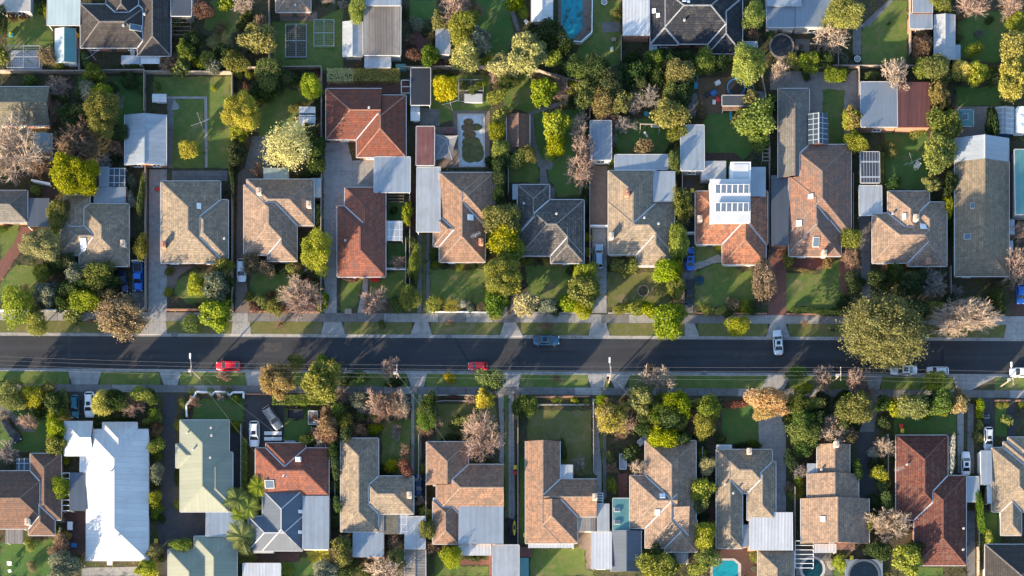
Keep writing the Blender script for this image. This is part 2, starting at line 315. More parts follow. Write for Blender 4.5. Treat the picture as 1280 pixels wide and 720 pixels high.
class MB:
    """collects simple shapes into one mesh"""
    def __init__(s): s.v = []; s.f = []; s.uv = []
    def quad(s, a, b, c, d):
        i = len(s.v); s.v += [Vector(a), Vector(b), Vector(c), Vector(d)]; s.f.append((i, i + 1, i + 2, i + 3))
    def poly(s, pts):
        i = len(s.v); s.v += [Vector(p) for p in pts]; s.f.append(tuple(range(i, i + len(pts))))
    def box(s, c, sz, rz=0.0, mat=None):
        x, y, z = sz[0] / 2, sz[1] / 2, sz[2] / 2; i = len(s.v)
        m = mat if mat is not None else Matrix.Rotation(rz, 3, 'Z'); c = Vector(c)
        for p in ((-x, -y, -z), (x, -y, -z), (x, y, -z), (-x, y, -z), (-x, -y, z), (x, -y, z), (x, y, z), (-x, y, z)): s.v.append(c + m @ Vector(p))
        for f in ((0, 3, 2, 1), (4, 5, 6, 7), (0, 1, 5, 4), (1, 2, 6, 5), (2, 3, 7, 6), (3, 0, 4, 7)): s.f.append(tuple(i + k for k in f))
    def beam(s, a, b, wd, ht):
        a, b = Vector(a), Vector(b); d = b - a; L = d.length
        if L < 1e-4: return
        q = d.to_track_quat('X', 'Z').to_matrix()
        s.box((a + b) / 2, (L, wd, ht), mat=q)
    def tube(s, a, b, r0, r1=None, n=8, cap=True):
        a, b = Vector(a), Vector(b); r1 = r0 if r1 is None else r1
        q = (b - a).to_track_quat('Z', 'Y').to_matrix(); i = len(s.v)
        for k in range(n):
            t = 2 * math.pi * k / n; d = q @ Vector((math.cos(t), math.sin(t), 0)); s.v += [a + d * r0, b + d * r1]
        for k in range(n):
            j = (k + 1) % n; s.f.append((i + 2 * k, i + 2 * j, i + 2 * j + 1, i + 2 * k + 1))
        if cap:
            s.f.append(tuple(i + 2 * k + 1 for k in range(n))); s.f.append(tuple(i + 2 * k for k in reversed(range(n))))
    def ring(s, c, r, wd, ht, n=28):
        c = Vector(c); i = len(s.v)
        for k in range(n):
            t = 2 * math.pi * k / n; d = Vector((math.cos(t), math.sin(t), 0))
            s.v += [c + d * r, c + d * (r + wd), c + d * (r + wd) + Vector((0, 0, ht)), c + d * r + Vector((0, 0, ht))]
        for k in range(n):
            j = (k + 1) % n
            for q in range(4):
                p = (q + 1) % 4; s.f.append((i + 4 * k + q, i + 4 * j + q, i + 4 * j + p, i + 4 * k + p))
    def disc(s, c, r, n=28, rx=1, ry=1):
        c = Vector(c); s.poly([c + Vector((r * rx * math.cos(2 * math.pi * k / n), r * ry * math.sin(2 * math.pi * k / n), 0)) for k in range(n)])
    def prism(s, pts, z0, z1):
        """closed outline (counter-clockwise) raised from z0 to z1"""
        n = len(pts); i = len(s.v)
        s.v += [Vector((p[0], p[1], z0)) for p in pts] + [Vector((p[0], p[1], z1)) for p in pts]
        s.f.append(tuple(i + n + k for k in range(n))); s.f.append(tuple(i + k for k in reversed(range(n))))
        for k in range(n): s.f.append((i + k, i + (k + 1) % n, i + n + (k + 1) % n, i + n + k))
    def build(s, name, mat, parent=None, loc=None, smooth=False):
        return mk(name, s.v, s.f, mat, parent, loc, smooth=smooth)
def copy_tree(o, parent=None):
    kids = list(o.children)
    c = o.copy(); link(c)
    if parent is not None: c.parent = parent
    for k in kids: copy_tree(k, c)
    return c
# ---------------------------------------------------------------- roofs from overlapping wings
EPS = 1e-4
def clip(poly, a, b, c):
    out = []; n = len(poly)
    for i in range(n):
        p, q = poly[i], poly[(i + 1) % n]
        dp, dq = a * p[0] + b * p[1] + c, a * q[0] + b * q[1] + c
        if dp >= -1e-9: out.append(p)
        if (dp > 1e-9 and dq < -1e-9) or (dp < -1e-9 and dq > 1e-9):
            k = dp / (dp - dq); out.append((p[0] + (q[0] - p[0]) * k, p[1] + (q[1] - p[1]) * k))
    return out
def area(p): return abs(sum(p[i][0] * p[(i + 1) % len(p)][1] - p[(i + 1) % len(p)][0] * p[i][1] for i in range(len(p)))) / 2 if len(p) > 2 else 0
def ccw(p):
    s = sum(p[i][0] * p[(i + 1) % len(p)][1] - p[(i + 1) % len(p)][0] * p[i][1] for i in range(len(p)))
    return p if s > 0 else p[::-1]
class Wing:
    def __init__(s, r, sides, t, e):
        s.r = r; s.sides = sides; s.e = e; x0, y0, x1, y1 = r
        if 'F' in sides: s.pl = [(0.0, -0.06, e + 0.06 + 0.06 * y1)]; s.k = ['F']
        else:
            d = {'L': (t, 0, e - t * x0), 'R': (-t, 0, e + t * x1), 'B': (0, t, e - t * y0), 'T': (0, -t, e + t * y1)}
            s.k = list(sides); s.pl = [d[c] for c in sides]
        s.lim = [(1, 0, -x0), (-1, 0, x1), (0, 1, -y0), (0, -1, y1)]
    def z(s, x, y): return min(a * x + b * y + c for a, b, c in s.pl)
    def has(s, x, y): x0, y0, x1, y1 = s.r; return x0 - 1e-6 <= x <= x1 + 1e-6 and y0 - 1e-6 <= y <= y1 + 1e-6
    def face(s, i):
        x0, y0, x1, y1 = s.r; p = [(x0, y0), (x1, y0), (x1, y1), (x0, y1)]
        for j, q in enumerate(s.pl):
            if j != i and len(p) > 2: p = clip(p, q[0] - s.pl[i][0], q[1] - s.pl[i][1], q[2] - s.pl[i][2])
        return p
def visible(poly, pl, wi, wings, cuts=None):
    polys = [poly]
    for j, w2 in enumerate(wings):
        if j == wi: continue
        off = EPS if j < wi else -EPS
        hs = [(q[0] - pl[0], q[1] - pl[1], q[2] - pl[2] + off) for q in w2.pl] + w2.lim
        nxt = []
        for p in polys:
            cur = p; outs = []
            for a, b, c in hs:
                o = clip(cur, -a, -b, -c)
                if area(o) > 1e-4: outs.append(o)
                cur = clip(cur, a, b, c)
                if area(cur) < 1e-4: cur = []; break
            if not cur: nxt.append(p)
            else:
                nxt += outs
                if cuts is not None:
                    for k in range(len(w2.pl)):
                        a, b, c = hs[k]; L = math.hypot(a, b)
                        if L < 1e-6: continue
                        for i in range(len(cur)):
                            u, v = cur[i], cur[(i + 1) % len(cur)]
                            if abs(a * u[0] + b * u[1] + c) / L < 1e-4 and abs(a * v[0] + b * v[1] + c) / L < 1e-4 and math.dist(u, v) > 0.3:
                                cuts.append((u, v, pl))
        polys = nxt
    return polys
def zmax(wings, x, y):
    best = None
    for w_ in wings:
        if w_.has(x, y):
            z = w_.z(x, y)
            if best is None or z > best[0]:
                best = (z, min(w_.pl, key=lambda q: q[0] * x + q[1] * y + q[2]))
    return best
def outline(wings, inset=0.0):
    """outer edge pieces of the union: (side, p, q, wing)"""
    rs = [(w_.r[0] + inset, w_.r[1] + inset, w_.r[2] - inset, w_.r[3] - inset) for w_ in wings]
    out = []
    for i, r in enumerate(rs):
        x0, y0, x1, y1 = r
        for side, fix, lo, hi in (('L', x0, y0, y1), ('R', x1, y0, y1), ('B', y0, x0, x1), ('T', y1, x0, x1)):
            iv = [(lo, hi)]
            for j, o in enumerate(rs):
                if j == i: continue
                if side in 'LR': a0, a1, b0, b1, edge = o[0], o[2], o[1], o[3], (o[0] if side == 'L' else o[2])
                else: a0, a1, b0, b1, edge = o[1], o[3], o[0], o[2], (o[1] if side == 'B' else o[3])
                inside = a0 + 1e-4 < fix < a1 - 1e-4 or (j < i and abs(fix - edge) <= 1e-4)
                if not inside: continue
                nx = []
                for s0, s1 in iv:
                    if b1 <= s0 or b0 >= s1: nx.append((s0, s1))
                    else:
                        if b0 > s0: nx.append((s0, b0))
                        if b1 < s1: nx.append((b1, s1))
                iv = nx
            for s0, s1 in iv:
                if s1 - s0 < 0.05: continue
                out.append((side, (fix, s0), (fix, s1), wings[i]) if side in 'LR' else (side, (s0, fix), (s1, fix), wings[i]))
    return out
def norm_mat(pl):
    g = Vector((pl[0], pl[1], 0)); n = Vector((-pl[0], -pl[1], 1)).normalized()
    if g.length < 0.03: return Matrix.Identity(3)
    y = (Vector((pl[0], pl[1], g.length ** 2)) / g.length).normalized(); x = y.cross(n)
    return Matrix((x, y, n)).transposed()

win_frame = win_pane = door_me = None
def window_meshes():
    global win_frame, win_pane, door_me
    f = MB()
    for x in (-0.75, 0, 0.75): f.box((x, -0.03, 0), (0.09, 0.09, 1.25))
    for z in (-0.58, 0.58): f.box((0, -0.028, z), (1.42, 0.08, 0.09))
    f.box((0, -0.07, -0.68), (1.75, 0.16, 0.07))
    p = MB(); p.box((0, -0.012, 0), (1.44, 0.02, 1.12))
    d = MB(); d.box((0, -0.03, 1.02), (0.92, 0.06, 2.04))
    a = f.build('window', 'paintwhite'); b = p.build('pane', 'glass'); c = d.build('door', 'timberdark')
    win_frame, win_pane, door_me = a.data, b.data, c.data
    for o in (a, b, c): bpy.data.objects.remove(o)
window_meshes()

LAND = []        # (nick, centre px, half size px, row)
FOOT = []        # footprints in metres, for the ground cover
HOUSES = {}
def roof_mesh(name, wings, mat, parent, off, seed, fascia=0.2, capmat=None, gut='gutter', walls=None):
    m = MB(); uvs = []; cuts = []; mi = []; mats = [mat]
    ru = random.Random(seed); ox, oy = ru.uniform(0, 50), ru.uniform(0, 50)
    for wi, w_ in enumerate(wings):
        for i, pl in enumerate(w_.pl):
            f = w_.face(i)
            if area(f) < 1e-3: continue
            g = math.hypot(pl[0], pl[1]); gd = (pl[0] / g, pl[1] / g) if g > 1e-6 else (0, 1); k = math.sqrt(1 + g * g)
            wm_ = getattr(w_, 'mat', None) or mat
            if wm_ not in mats: mats.append(wm_)
            for p in visible(f, pl, wi, wings, cuts):
                mi.append(mats.index(wm_))
                p = ccw(p)
                m.poly([(x - off[0], y - off[1], pl[0] * x + pl[1] * y + pl[2]) for x, y in p])
                uvs.append([((-x * gd[1] + y * gd[0]) + ox, (x * gd[0] + y * gd[1]) * k + oy) for x, y in p])
    for side, a, b, w_ in outline(wings):
        za, zb = w_.z(*a), w_.z(*b)
        dz = Vector((0, 0, fascia)); A = Vector((a[0] - off[0], a[1] - off[1], za)); B = Vector((b[0] - off[0], b[1] - off[1], zb))
        if side in w_.k or 'F' in w_.k:
            m.quad(A - dz, B - dz, B, A); uvs.append([(0, 0)] * 4)
        else:
            mid = ((a[0] + b[0]) / 2, (a[1] + b[1]) / 2); C_ = Vector((mid[0] - off[0], mid[1] - off[1], w_.z(*mid)))
            m.poly([A - dz, C_ - dz, B - dz, B, C_, A]); uvs.append([(0, 0)] * 6)
    roof = mk(name, m.v, m.f, mats, parent, None, uvs, midx=mi + [0] * (len(m.f) - len(mi)) if len(mats) > 1 else None)
    return roof, cuts
def BLD(reg, name, label, nick, mat, wings, e=2.8, t=0.42, wall='cream', ex=(), an=(), row='u', gut='gutter', posts=False, windows=True, cat=None, base=None, inset=0.4, cap=None, group=None):
    k = sc_of(reg); ws = []
    for wg in wings:
        x0, y0, x1, y1, sides = wg[:5]
        tt = wg[5] if len(wg) > 5 and wg[5] is not None else t; ee = wg[6] if len(wg) > 6 else e
        a = Z(reg, x0, y1, ee); b = Z(reg, x1, y0, ee)
        ws.append(Wing((a.x, a.y, b.x, b.y), sides, tt, ee)); ws[-1].mat = wg[7] if len(wg) > 7 else None
    bx0, by0 = min(w_.r[0] for w_ in ws), min(w_.r[1] for w_ in ws); bx1, by1 = max(w_.r[2] for w_ in ws), max(w_.r[3] for w_ in ws)
    off = Vector(((bx0 + bx1) / 2, (by0 + by1) / 2, 0))
    root = thing(name, label, cat or name.split('_')[-1], off, 0, group)
    seed = len(LAND)
    roof, cuts = roof_mesh('roof', ws, mat, root, off, seed)
    cx, cy = imgpx(off); LAND.append((nick, cx, cy, (bx1 - bx0) / 2 / S, (by1 - by0) / 2 / S, row))
    for w_ in ws: FOOT.append(w_.r)
    # ridge and hip caps, valleys
    caps = MB(); vals = MB()
    tiled = mat in ('tan', 'tanorg', 'tanpink', 'terra', 'orange', 'red', 'redtile', 'maroon', 'slate', 'terragrey', 'greytile', 'char', 'navyt', 'brown', 'olive', 'moss')
    for wi, w_ in enumerate(ws):
        segs = {}
        for i, pl in enumerate(w_.pl):
            f = w_.face(i)
            for q in range(len(f)):
                p0, p1 = f[q], f[(q + 1) % len(f)]
                if math.dist(p0, p1) < 0.2: continue
                mx, my = (p0[0] + p1[0]) / 2, (p0[1] + p1[1]) / 2
                lo = sorted(a * mx + b * my + c for a, b, c in w_.pl)
                if len(lo) > 1 and lo[1] - lo[0] < 1e-4:
                    segs[tuple(sorted(((round(p0[0], 3), round(p0[1], 3)), (round(p1[0], 3), round(p1[1], 3)))))] = 1
        for p0, p1 in segs:
            n = max(2, int(math.dist(p0, p1) / 0.25)); run = None
            for q in range(n + 1):
                x, y = p0[0] + (p1[0] - p0[0]) * q / n, p0[1] + (p1[1] - p0[1]) * q / n
                z = w_.z(x, y); ok = all(not (j != wi and w2.has(x, y) and w2.z(x, y) > z + 0.02) for j, w2 in enumerate(ws))
                pt = Vector((x - off.x, y - off.y, z + 0.02))
                if ok:
                    if run is None: run = [pt, pt]
                    run[1] = pt
                if (not ok or q == n) and run is not None:
                    if (run[1] - run[0]).length > 0.2: caps.beam(run[0], run[1], 0.22 if tiled else 0.18, 0.11)
                    run = None
    for u, v, pl in cuts:
        A = Vector((u[0] - off.x, u[1] - off.y, pl[0] * u[0] + pl[1] * u[1] + pl[2] + 0.01)); B = Vector((v[0] - off.x, v[1] - off.y, pl[0] * v[0] + pl[1] * v[1] + pl[2] + 0.01))
        zz = zmax(ws, (u[0] + v[0]) / 2, (u[1] + v[1]) / 2)
        if zz and zz[0] < (A.z + B.z) / 2 + 0.05: vals.beam(A, B, 0.22, 0.05)
    if caps.f: caps.build('ridge_cap', cap or (M_cap(mat) if tiled else mat), roof)
    if vals.f: vals.build('valley_flashing', 'steel' if tiled else mat, roof)
    gm = MB()
    for side, a, b, w_ in outline(ws):
        if side in w_.k or 'F' in w_.k:
            o = {'L': (-0.06, 0), 'R': (0.06, 0), 'B': (0, -0.06), 'T': (0, 0.06)}[side]
            za = w_.z(*a); zb = w_.z(*b)
            gm.beam((a[0] - off.x + o[0], a[1] - off.y + o[1], za - 0.05), (b[0] - off.x + o[0], b[1] - off.y + o[1], zb - 0.05), 0.11, 0.12)
    gm.build('gutter', gut, roof)
    # walls
    ins = min(inset, 0.15) if 'F' in ws[0].k else inset
    wm = MB()
    if posts:
        for w_ in ws:
            x0, y0, x1, y1 = w_.r
            for px_ in (x0 + 0.2, x1 - 0.2):
                for py_ in (y0 + 0.2, (y0 + y1) / 2, y1 - 0.2): pb = MB(); pb.box((px_ - off.x, py_ - off.y, (w_.e - 0.1) / 2), (0.11, 0.11, w_.e - 0.1)); pb.build('post', 'paintwhite', root)
    else:
        for side, a, b, w_ in outline(ws, ins):
            A = Vector((a[0] - off.x, a[1] - off.y, 0)); B = Vector((b[0] - off.x, b[1] - off.y, 0))
            za, zb = w_.z(*a) - 0.05, w_.z(*b) - 0.05
            mid = ((a[0] + b[0]) / 2, (a[1] + b[1]) / 2)
            if side in w_.k: za = zb = w_.e
            Az, Bz = A + Vector((0, 0, za)), B + Vector((0, 0, zb))
            if side in w_.k or 'F' in w_.k: wm.quad(A, B, Bz, Az)
            else: wm.poly([A, B, Bz, Vector((mid[0] - off.x, mid[1] - off.y, w_.z(*mid) - 0.05)), Az])
        wo = wm.build('wall', wall, root)
        if windows:
            dn = False
            for side, a, b, w_ in outline(ws, ins):
                if side not in 'BT': continue
                L = b[0] - a[0]; n = int(L / 3.4)
                for q in range(n):
                    x = a[0] + L * (q + 0.5) / n
                    if side == ('B' if row == 'u' else 'T') and not dn and q == n // 2 and name.endswith('house'):
                        d = bpy.data.objects.new('door', door_me); link(d, root); d.location = (x - off.x, a[1] - off.y, 0.0)
                        if side == 'T': d.rotation_euler.z = math.pi
                        dn = True; continue
                    o = bpy.data.objects.new('window', win_frame); link(o, root); o.location = (x - off.x, a[1] - off.y, 1.45)
                    if side == 'T': o.rotation_euler.z = math.pi
                    link(bpy.data.objects.new('pane', win_pane), o)
    # things on the roof
    for x in ex:
        p = pix(reg, x[1], x[2]); q = W(p[0], p[1], e + 1.0)
        zz = zmax(ws, q.x, q.y)
        if zz is None: continue
        z, pl = zz; mt = norm_mat(pl); L = Vector((q.x - off.x, q.y - off.y, z))
        if x[0] == 'ch':
            cm = x[3] if len(x) > 3 else 'chimbrick'; b = MB()
            b.box(L + Vector((0, 0, 0.45)), (0.75, 1.05, 1.7)); b.box(L + Vector((0, 0, 1.33)), (0.92, 1.22, 0.16))
            c = b.build('chimney', cm, roof); d = MB()
            for s in (-0.25, 0.25): d.tube(L + Vector((0, s, 1.4)), L + Vector((0, s, 1.75)), 0.13, 0.11, 8)
            v = M['chimbrick'] if cm != 'chimbrick' else M['chimcream']
            o = d.build('chimney_pot', 'chimbrick', roof)
        elif x[0] in ('sk', 'sd'):
            wd, ht = x[3] / k * S, x[4] / k * S; b = MB(); c = MB()
            b.box(L + mt @ Vector((0, 0, 0.08)), (wd, ht, 0.2), mat=mt); c.box(L + mt @ Vector((0, 0, 0.19)), (wd * 0.86, ht * 0.86, 0.04), mat=mt)
            b.build('skylight', 'paintwhite' if x[0] == 'sk' else 'gutter', roof); c.build('skylight_pane', 'skyl' if x[0] == 'sk' else 'skyd', roof)
        elif x[0] == 'vt':
            b = MB(); b.tube(L, L + Vector((0, 0, 0.45)), 0.16, 0.16, 10); b.tube(L + Vector((0, 0, 0.45)), L + Vector((0, 0, 0.62)), 0.26, 0.2, 10); b.build('roof_vent', 'steel', roof)
        elif x[0] == 'ac':
            b = MB(); b.box(L + Vector((0, 0, 0.45)), (1.0, 0.9, 0.7)); b.box(L + Vector((0, 0, 0.82)), (0.8, 0.7, 0.06)); b.box(L + Vector((0, 0, 0.1)), (1.1, 1.0, 0.1)); b.build('roof_cooler', 'paintwhite', roof)
        elif x[0] == 'ant':
            b = MB(); b.tube(L, L + Vector((0, 0, 1.9)), 0.03, 0.03, 6); b.beam(L + Vector((-0.9, -0.4, 1.8)), L + Vector((0.9, 0.4, 1.8)), 0.05, 0.05)
            for s in range(-3, 4): c = L + Vector((s * 0.26, s * 0.115, 1.8)); b.beam(c + Vector((-0.16, 0.38, 0)), c + Vector((0.16, -0.38, 0)), 0.035, 0.035)
            b.build('aerial', 'steel', roof)
        elif x[0] == 'sol':
            wd, ht = x[3] / k * S, x[4] / k * S; n = x[5]; tilt = Matrix.Rotation(R(8), 3, 'X')
            for s in range(n):
                cx_ = L + mt @ Vector(((s - (n - 1) / 2) * wd / n, 0, 0.3))
                b = MB(); b.box(cx_, (wd / n * 0.96, ht, 0.06), mat=mt @ tilt); pnl = b.build('solar_panel', 'steel', roof)
                i = len(b.v); c = mt @ tilt; hx, hy = wd / n * 0.43, ht * 0.46
                vv = [cx_ + c @ Vector((a * hx, b_ * hy, 0.036)) for a, b_ in ((-1, -1), (1, -1), (1, 1), (-1, 1))]
                mk('solar_cells', vv, [(0, 1, 2, 3)], 'solar', pnl, uvs=[[(0, 0), (1, 0), (1, 1.9), (0, 1.9)]])
    # annexes with a roof of their own
    for ai, a in enumerate(an):
        x0, y0, x1, y1, sides, amat = a[:6]; ae = a[6] if len(a) > 6 else 2.5; opt = a[7] if len(a) > 7 else ''
        p = Z(reg, x0, y1, ae); q = Z(reg, x1, y0, ae)
        aw = [Wing((p.x, p.y, q.x, q.y), sides, 0.36, ae)]; FOOT.append(aw[0].r)
        ar, _ = roof_mesh('annex_roof', aw, amat, root, off, seed + 31 * (ai + 1), 0.14)
        b = MB(); x0, y0, x1, y1 = (p.x + .12 - off.x, p.y + .12 - off.y, q.x - .12 - off.x, q.y - .12 - off.y)
        if 'P' in opt:
            for u in (x0, x1):
                for v in (y0, y1): pb = MB(); pb.box((u, v, (ae - .1) / 2), (0.1, 0.1, ae - .1)); pb.build('annex_post', 'paintwhite', root)
        else:
            b.box(((x0 + x1) / 2, (y0 + y1) / 2, (ae - 0.03) / 2), (x1 - x0, y1 - y0, ae - 0.03)); b.build('annex_wall', 'wallwhite' if 'W' in opt else wall, root)
        if sides != 'F' and len(sides) > 1:
            cb = MB()
            if sides == 'LR': xm = (x0 + x1) / 2; cb.beam((xm, y0 - .1, aw[0].z(xm + off.x, off.y + y0)), (xm, y1 + .1, aw[0].z(xm + off.x, off.y + y0)), 0.2, 0.1)
            if sides == 'TB': ym = (y0 + y1) / 2; cb.beam((x0 - .1, ym, aw[0].z(x0 + off.x, off.y + ym)), (x1 + .1, ym, aw[0].z(x0 + off.x, off.y + ym)), 0.2, 0.1)
            if cb.f: cb.build('ridge_cap', 'gutter', ar)
    HOUSES[nick] = root
    return root
CAPM = {}
def M_cap(mat):
    c = {'tan': (0.42, 0.34, 0.27), 'tanorg': (0.50, 0.36, 0.27), 'tanpink': (0.46, 0.35, 0.28), 'terra': (0.46, 0.25, 0.17), 'orange': (0.48, 0.27, 0.18),
         'red': (0.50, 0.25, 0.17), 'redtile': (0.25, 0.11, 0.085), 'maroon': (0.30, 0.12, 0.08), 'slate': (0.33, 0.31, 0.29), 'terragrey': (0.36, 0.26, 0.21), 'greytile': (0.30, 0.28, 0.25),
         'char': (0.30, 0.27, 0.25), 'navyt': (0.45, 0.46, 0.48), 'brown': (0.36, 0.24, 0.17), 'olive': (0.30, 0.25, 0.17), 'moss': (0.25, 0.23, 0.18)}[mat]
    if mat not in CAPM: CAPM[mat] = plain('ridge_cap_' + mat, [x * 0.6 for x in c], 0.85, var=0.4, scale=3)
    return CAPM[mat]
# ---------------------------------------------------------------- plants: prototypes shared by all copies
def rdir(r):
    z = r.uniform(-1, 1); t = r.uniform(0, 2 * math.pi); s = math.sqrt(1 - z * z); return Vector((s * math.cos(t), s * math.sin(t), z))
def leaf_quad(v, f, tn, p, nrm, L, wd, r, tone):
    t = nrm.cross(rdir(r))
    if t.length < 1e-3: t = nrm.orthogonal()
    t.normalize(); b = nrm.cross(t); i = len(v)
    v += [p - t * L * 0.5, p + b * wd * 0.5 - t * L * .08, p + t * L * 0.5, p - b * wd * 0.5 - t * L * .08]; f.append((i, i + 1, i + 2, i + 3)); tn.append(tone)
def leafmesh(name, v, f, tn):
    me = bpy.data.meshes.new(name); me.from_pydata([tuple(q) for q in v], [], f)
    a = me.attributes.new('tone', 'FLOAT', 'FACE'); a.data.foreach_set('value', tn)
    me.materials.append(M['Lgr']); me.update(); return me
def crown(seed, Rr, leaf, n, nl, lr, core=0.62, spread=0.72, flat=1.0):
    r = random.Random(seed); lobes = [(Vector((0, 0, -0.05 * Rr)), core * Rr, 0.5)]; nl = int(nl * r.uniform(.6, 1.3)); lr *= r.uniform(.85, 1.2); ph = [r.uniform(0, 6.28) for _ in range(3)]; am = r.uniform(.03, .11) if lr > .1 else .04
    for i in range(nl):
        d = rdir(r)
        if d.z < -0.35: d.z = -d.z * 0.4
        q = d * Rr * spread * r.uniform(0.72, 1.12) * (1.0 if i % 3 else 0.8)
        lobes.append((q, lr * Rr * r.uniform(0.65, 1.3), r.random()))
    wts = [l[1] ** 2 for l in lobes]; v, f, tn = [], [], []; tries = 0
    while len(f) < n and tries < n * 8:
        tries += 1
        c, rad, tone = r.choices(lobes, wts)[0]; d = rdir(r)
        if d.z < -0.5 and r.random() < 0.7: continue
        p = c + d * rad * (1.02 - r.gauss(0, 0.19))
        deep = False
        for c2, r2, _ in lobes:
            if c2 is not c and (p - c2).length < r2 * 0.80: deep = True; break
        if deep and r.random() > 0.10: continue
        an = math.atan2(p.y, p.x); p = Vector((p.x, p.y, p.z)) * (1 + am * math.sin(2 * an + ph[0]) + am * .8 * math.sin(3 * an + ph[1]) + am * .5 * math.sin(5 * an + ph[2]))
        nr = (d * 0.6 + rdir(r) * 0.9 + Vector((0, 0, 0.25))).normalized()
        L = leaf * r.uniform(0.7, 1.45)
        leaf_quad(v, f, tn, p, nr, L, L * r.uniform(0.55, 0.9), r, min(1, max(0, tone * 0.6 + r.random() * 0.5)))
    return leafmesh('crown', v, f, tn)
def bare(seed, Rr, nmain, twig, up=0.55, fine=4):
    """trunk with limbs, and a cloud of fine twigs"""
    r = random.Random(seed); t = MB(); w_ = MB(); ends = []
    def grow(p, d, L, rad, lev):
        n = 3 if lev < 2 else 2; q = p
        for i in range(n):
            d = (d + rdir(r) * 0.20 + Vector((0, 0, 0.05))).normalized(); e = q + d * L / n
            r0, r1 = rad * (1 - 0.35 * i / n), rad * (1 - 0.35 * (i + 1) / n)
            (t if lev < 2 else w_).tube(q, e, r0, r1, 5 if lev < 2 else 3, False)
            if lev < 4 and (lev > 0 or i > 0):
                for k in range(3 if lev == 1 else (2 if r.random() < (fine - 1) / 5 else 1)):
                    s = (d * 0.62 + rdir(r) * 0.72 + Vector((0, 0, 0.12))).normalized()
                    grow(e, s, L * r.uniform(0.5, 0.74), max(twig, r1 * 0.58), lev + 1)
            q = e
        if lev >= 3: ends.append(q)
        if lev < 4: grow(q, (d + rdir(r) * 0.3).normalized(), L * 0.62, max(twig, rad * 0.6), lev + 1)
    hb = 0.4 * Rr; t.tube((0, 0, -0.1), (0, 0, hb), 0.075 * Rr, 0.06 * Rr, 7, False)
    for i in range(nmain):
        a = 2 * math.pi * (i + r.uniform(-.3, .3)) / nmain; el = r.uniform(0.25, 1.0)
        grow(Vector((0, 0, hb)), Vector((math.cos(a) * math.cos(el), math.sin(a) * math.cos(el), math.sin(el))), Rr * r.uniform(0.42, 0.55), 0.034 * Rr, 1)
    m = max(math.hypot(q.x, q.y) for q in ends); k = Rr * 1.28 / m
    out = []
    for b, nm in ((t, 'trunk'), (w_, 'branches')):
        for q in b.v: q.x *= k; q.y *= k
        me = bpy.data.meshes.new(nm); me.from_pydata([tuple(q) for q in b.v], [], b.f); me.materials.append(M['Ntn']); me.update(); out.append(me)
    v, f, tn = [], [], []
    for q in ends:
        for j in range(3):
            p = Vector((q.x * k, q.y * k, q.z)) + rdir(r) * 0.22 * Rr * r.random(); L = 0.075 * Rr * r.uniform(0.7, 1.4)
            leaf_quad(v, f, tn, p, (rdir(r) + Vector((0, 0, .6))).normalized(), L, L * .75, r, r.random())
    out.append(leafmesh('leaves', v, f, tn)); return out
def trunk_mesh():
    b = MB(); r = random.Random(3)
    b.tube((0, 0, -0.1), (0.03, 0.02, 0.5), 0.085, 0.06, 8, False); b.tube((0.03, 0.02, 0.5), (0, 0, 1.0), 0.06, 0.04, 8, False)
    for k in range(5):
        a = 2 * math.pi * k / 5; b.tube((0.02, 0.01, 0.45 + 0.07 * k), (0.42 * math.cos(a), 0.42 * math.sin(a), 0.95 + .05 * k), 0.03, 0.012, 5, False)
    me = bpy.data.meshes.new('trunk'); me.from_pydata([tuple(q) for q in b.v], [], b.f); me.materials.append(M['bark']); return me
TRUNK = trunk_mesh()
LV = (0.84, 0.64, 1.1, 0.74, 0.95)
CR = {'tS': [crown(10 + i, 1.2, 0.25 * LV[i], int(900 * 1.12 / LV[i]), 9, 0.42) for i in range(4)],
      'tM': [crown(20 + i, 2.5, 0.33 * LV[i], int(3000 * 1.12 / LV[i]), 18, 0.34) for i in range(5)],
      'tL': [crown(30 + i, 5.0, 0.42 * LV[i], int(9000 * 1.12 / LV[i]), 42, 0.245, 0.6, 0.78) for i in range(4)],
      'oS': [crown(40 + i, 1.2, 0.16 * LV[i], int(1100 * 1.12 / LV[i]), 14, 0.2, 0.9, 0.82) for i in range(2)],
      'oM': [crown(45 + i, 2.5, 0.24 * LV[i], int(3400 * 1.12 / LV[i]), 40, 0.2, 0.85, 0.82) for i in range(2)],
      'eM': [crown(50 + i, 2.5, 0.28 * LV[i], int(3200 * 1.12 / LV[i]), 34, 0.2, 0.55, 0.8) for i in range(3)],
      'eL': [crown(60 + i, 5.0, 0.38 * LV[i], int(10000 * 1.12 / LV[i]), 75, 0.17, 0.62, 0.82) for i in range(2)],
      'eX': [crown(70, 8.4, 0.34, 46000, 420, 0.082, 0.84, 0.88)]}
BR = {'nM': [bare(80 + i, 2.5, 9, 0.019) for i in range(4)], 'nL': [bare(90 + i, 5.0, 12, 0.025, fine=5) for i in range(3)],
      'nS': [bare(100 + i, 1.3, 7, 0.015) for i in range(3)]}
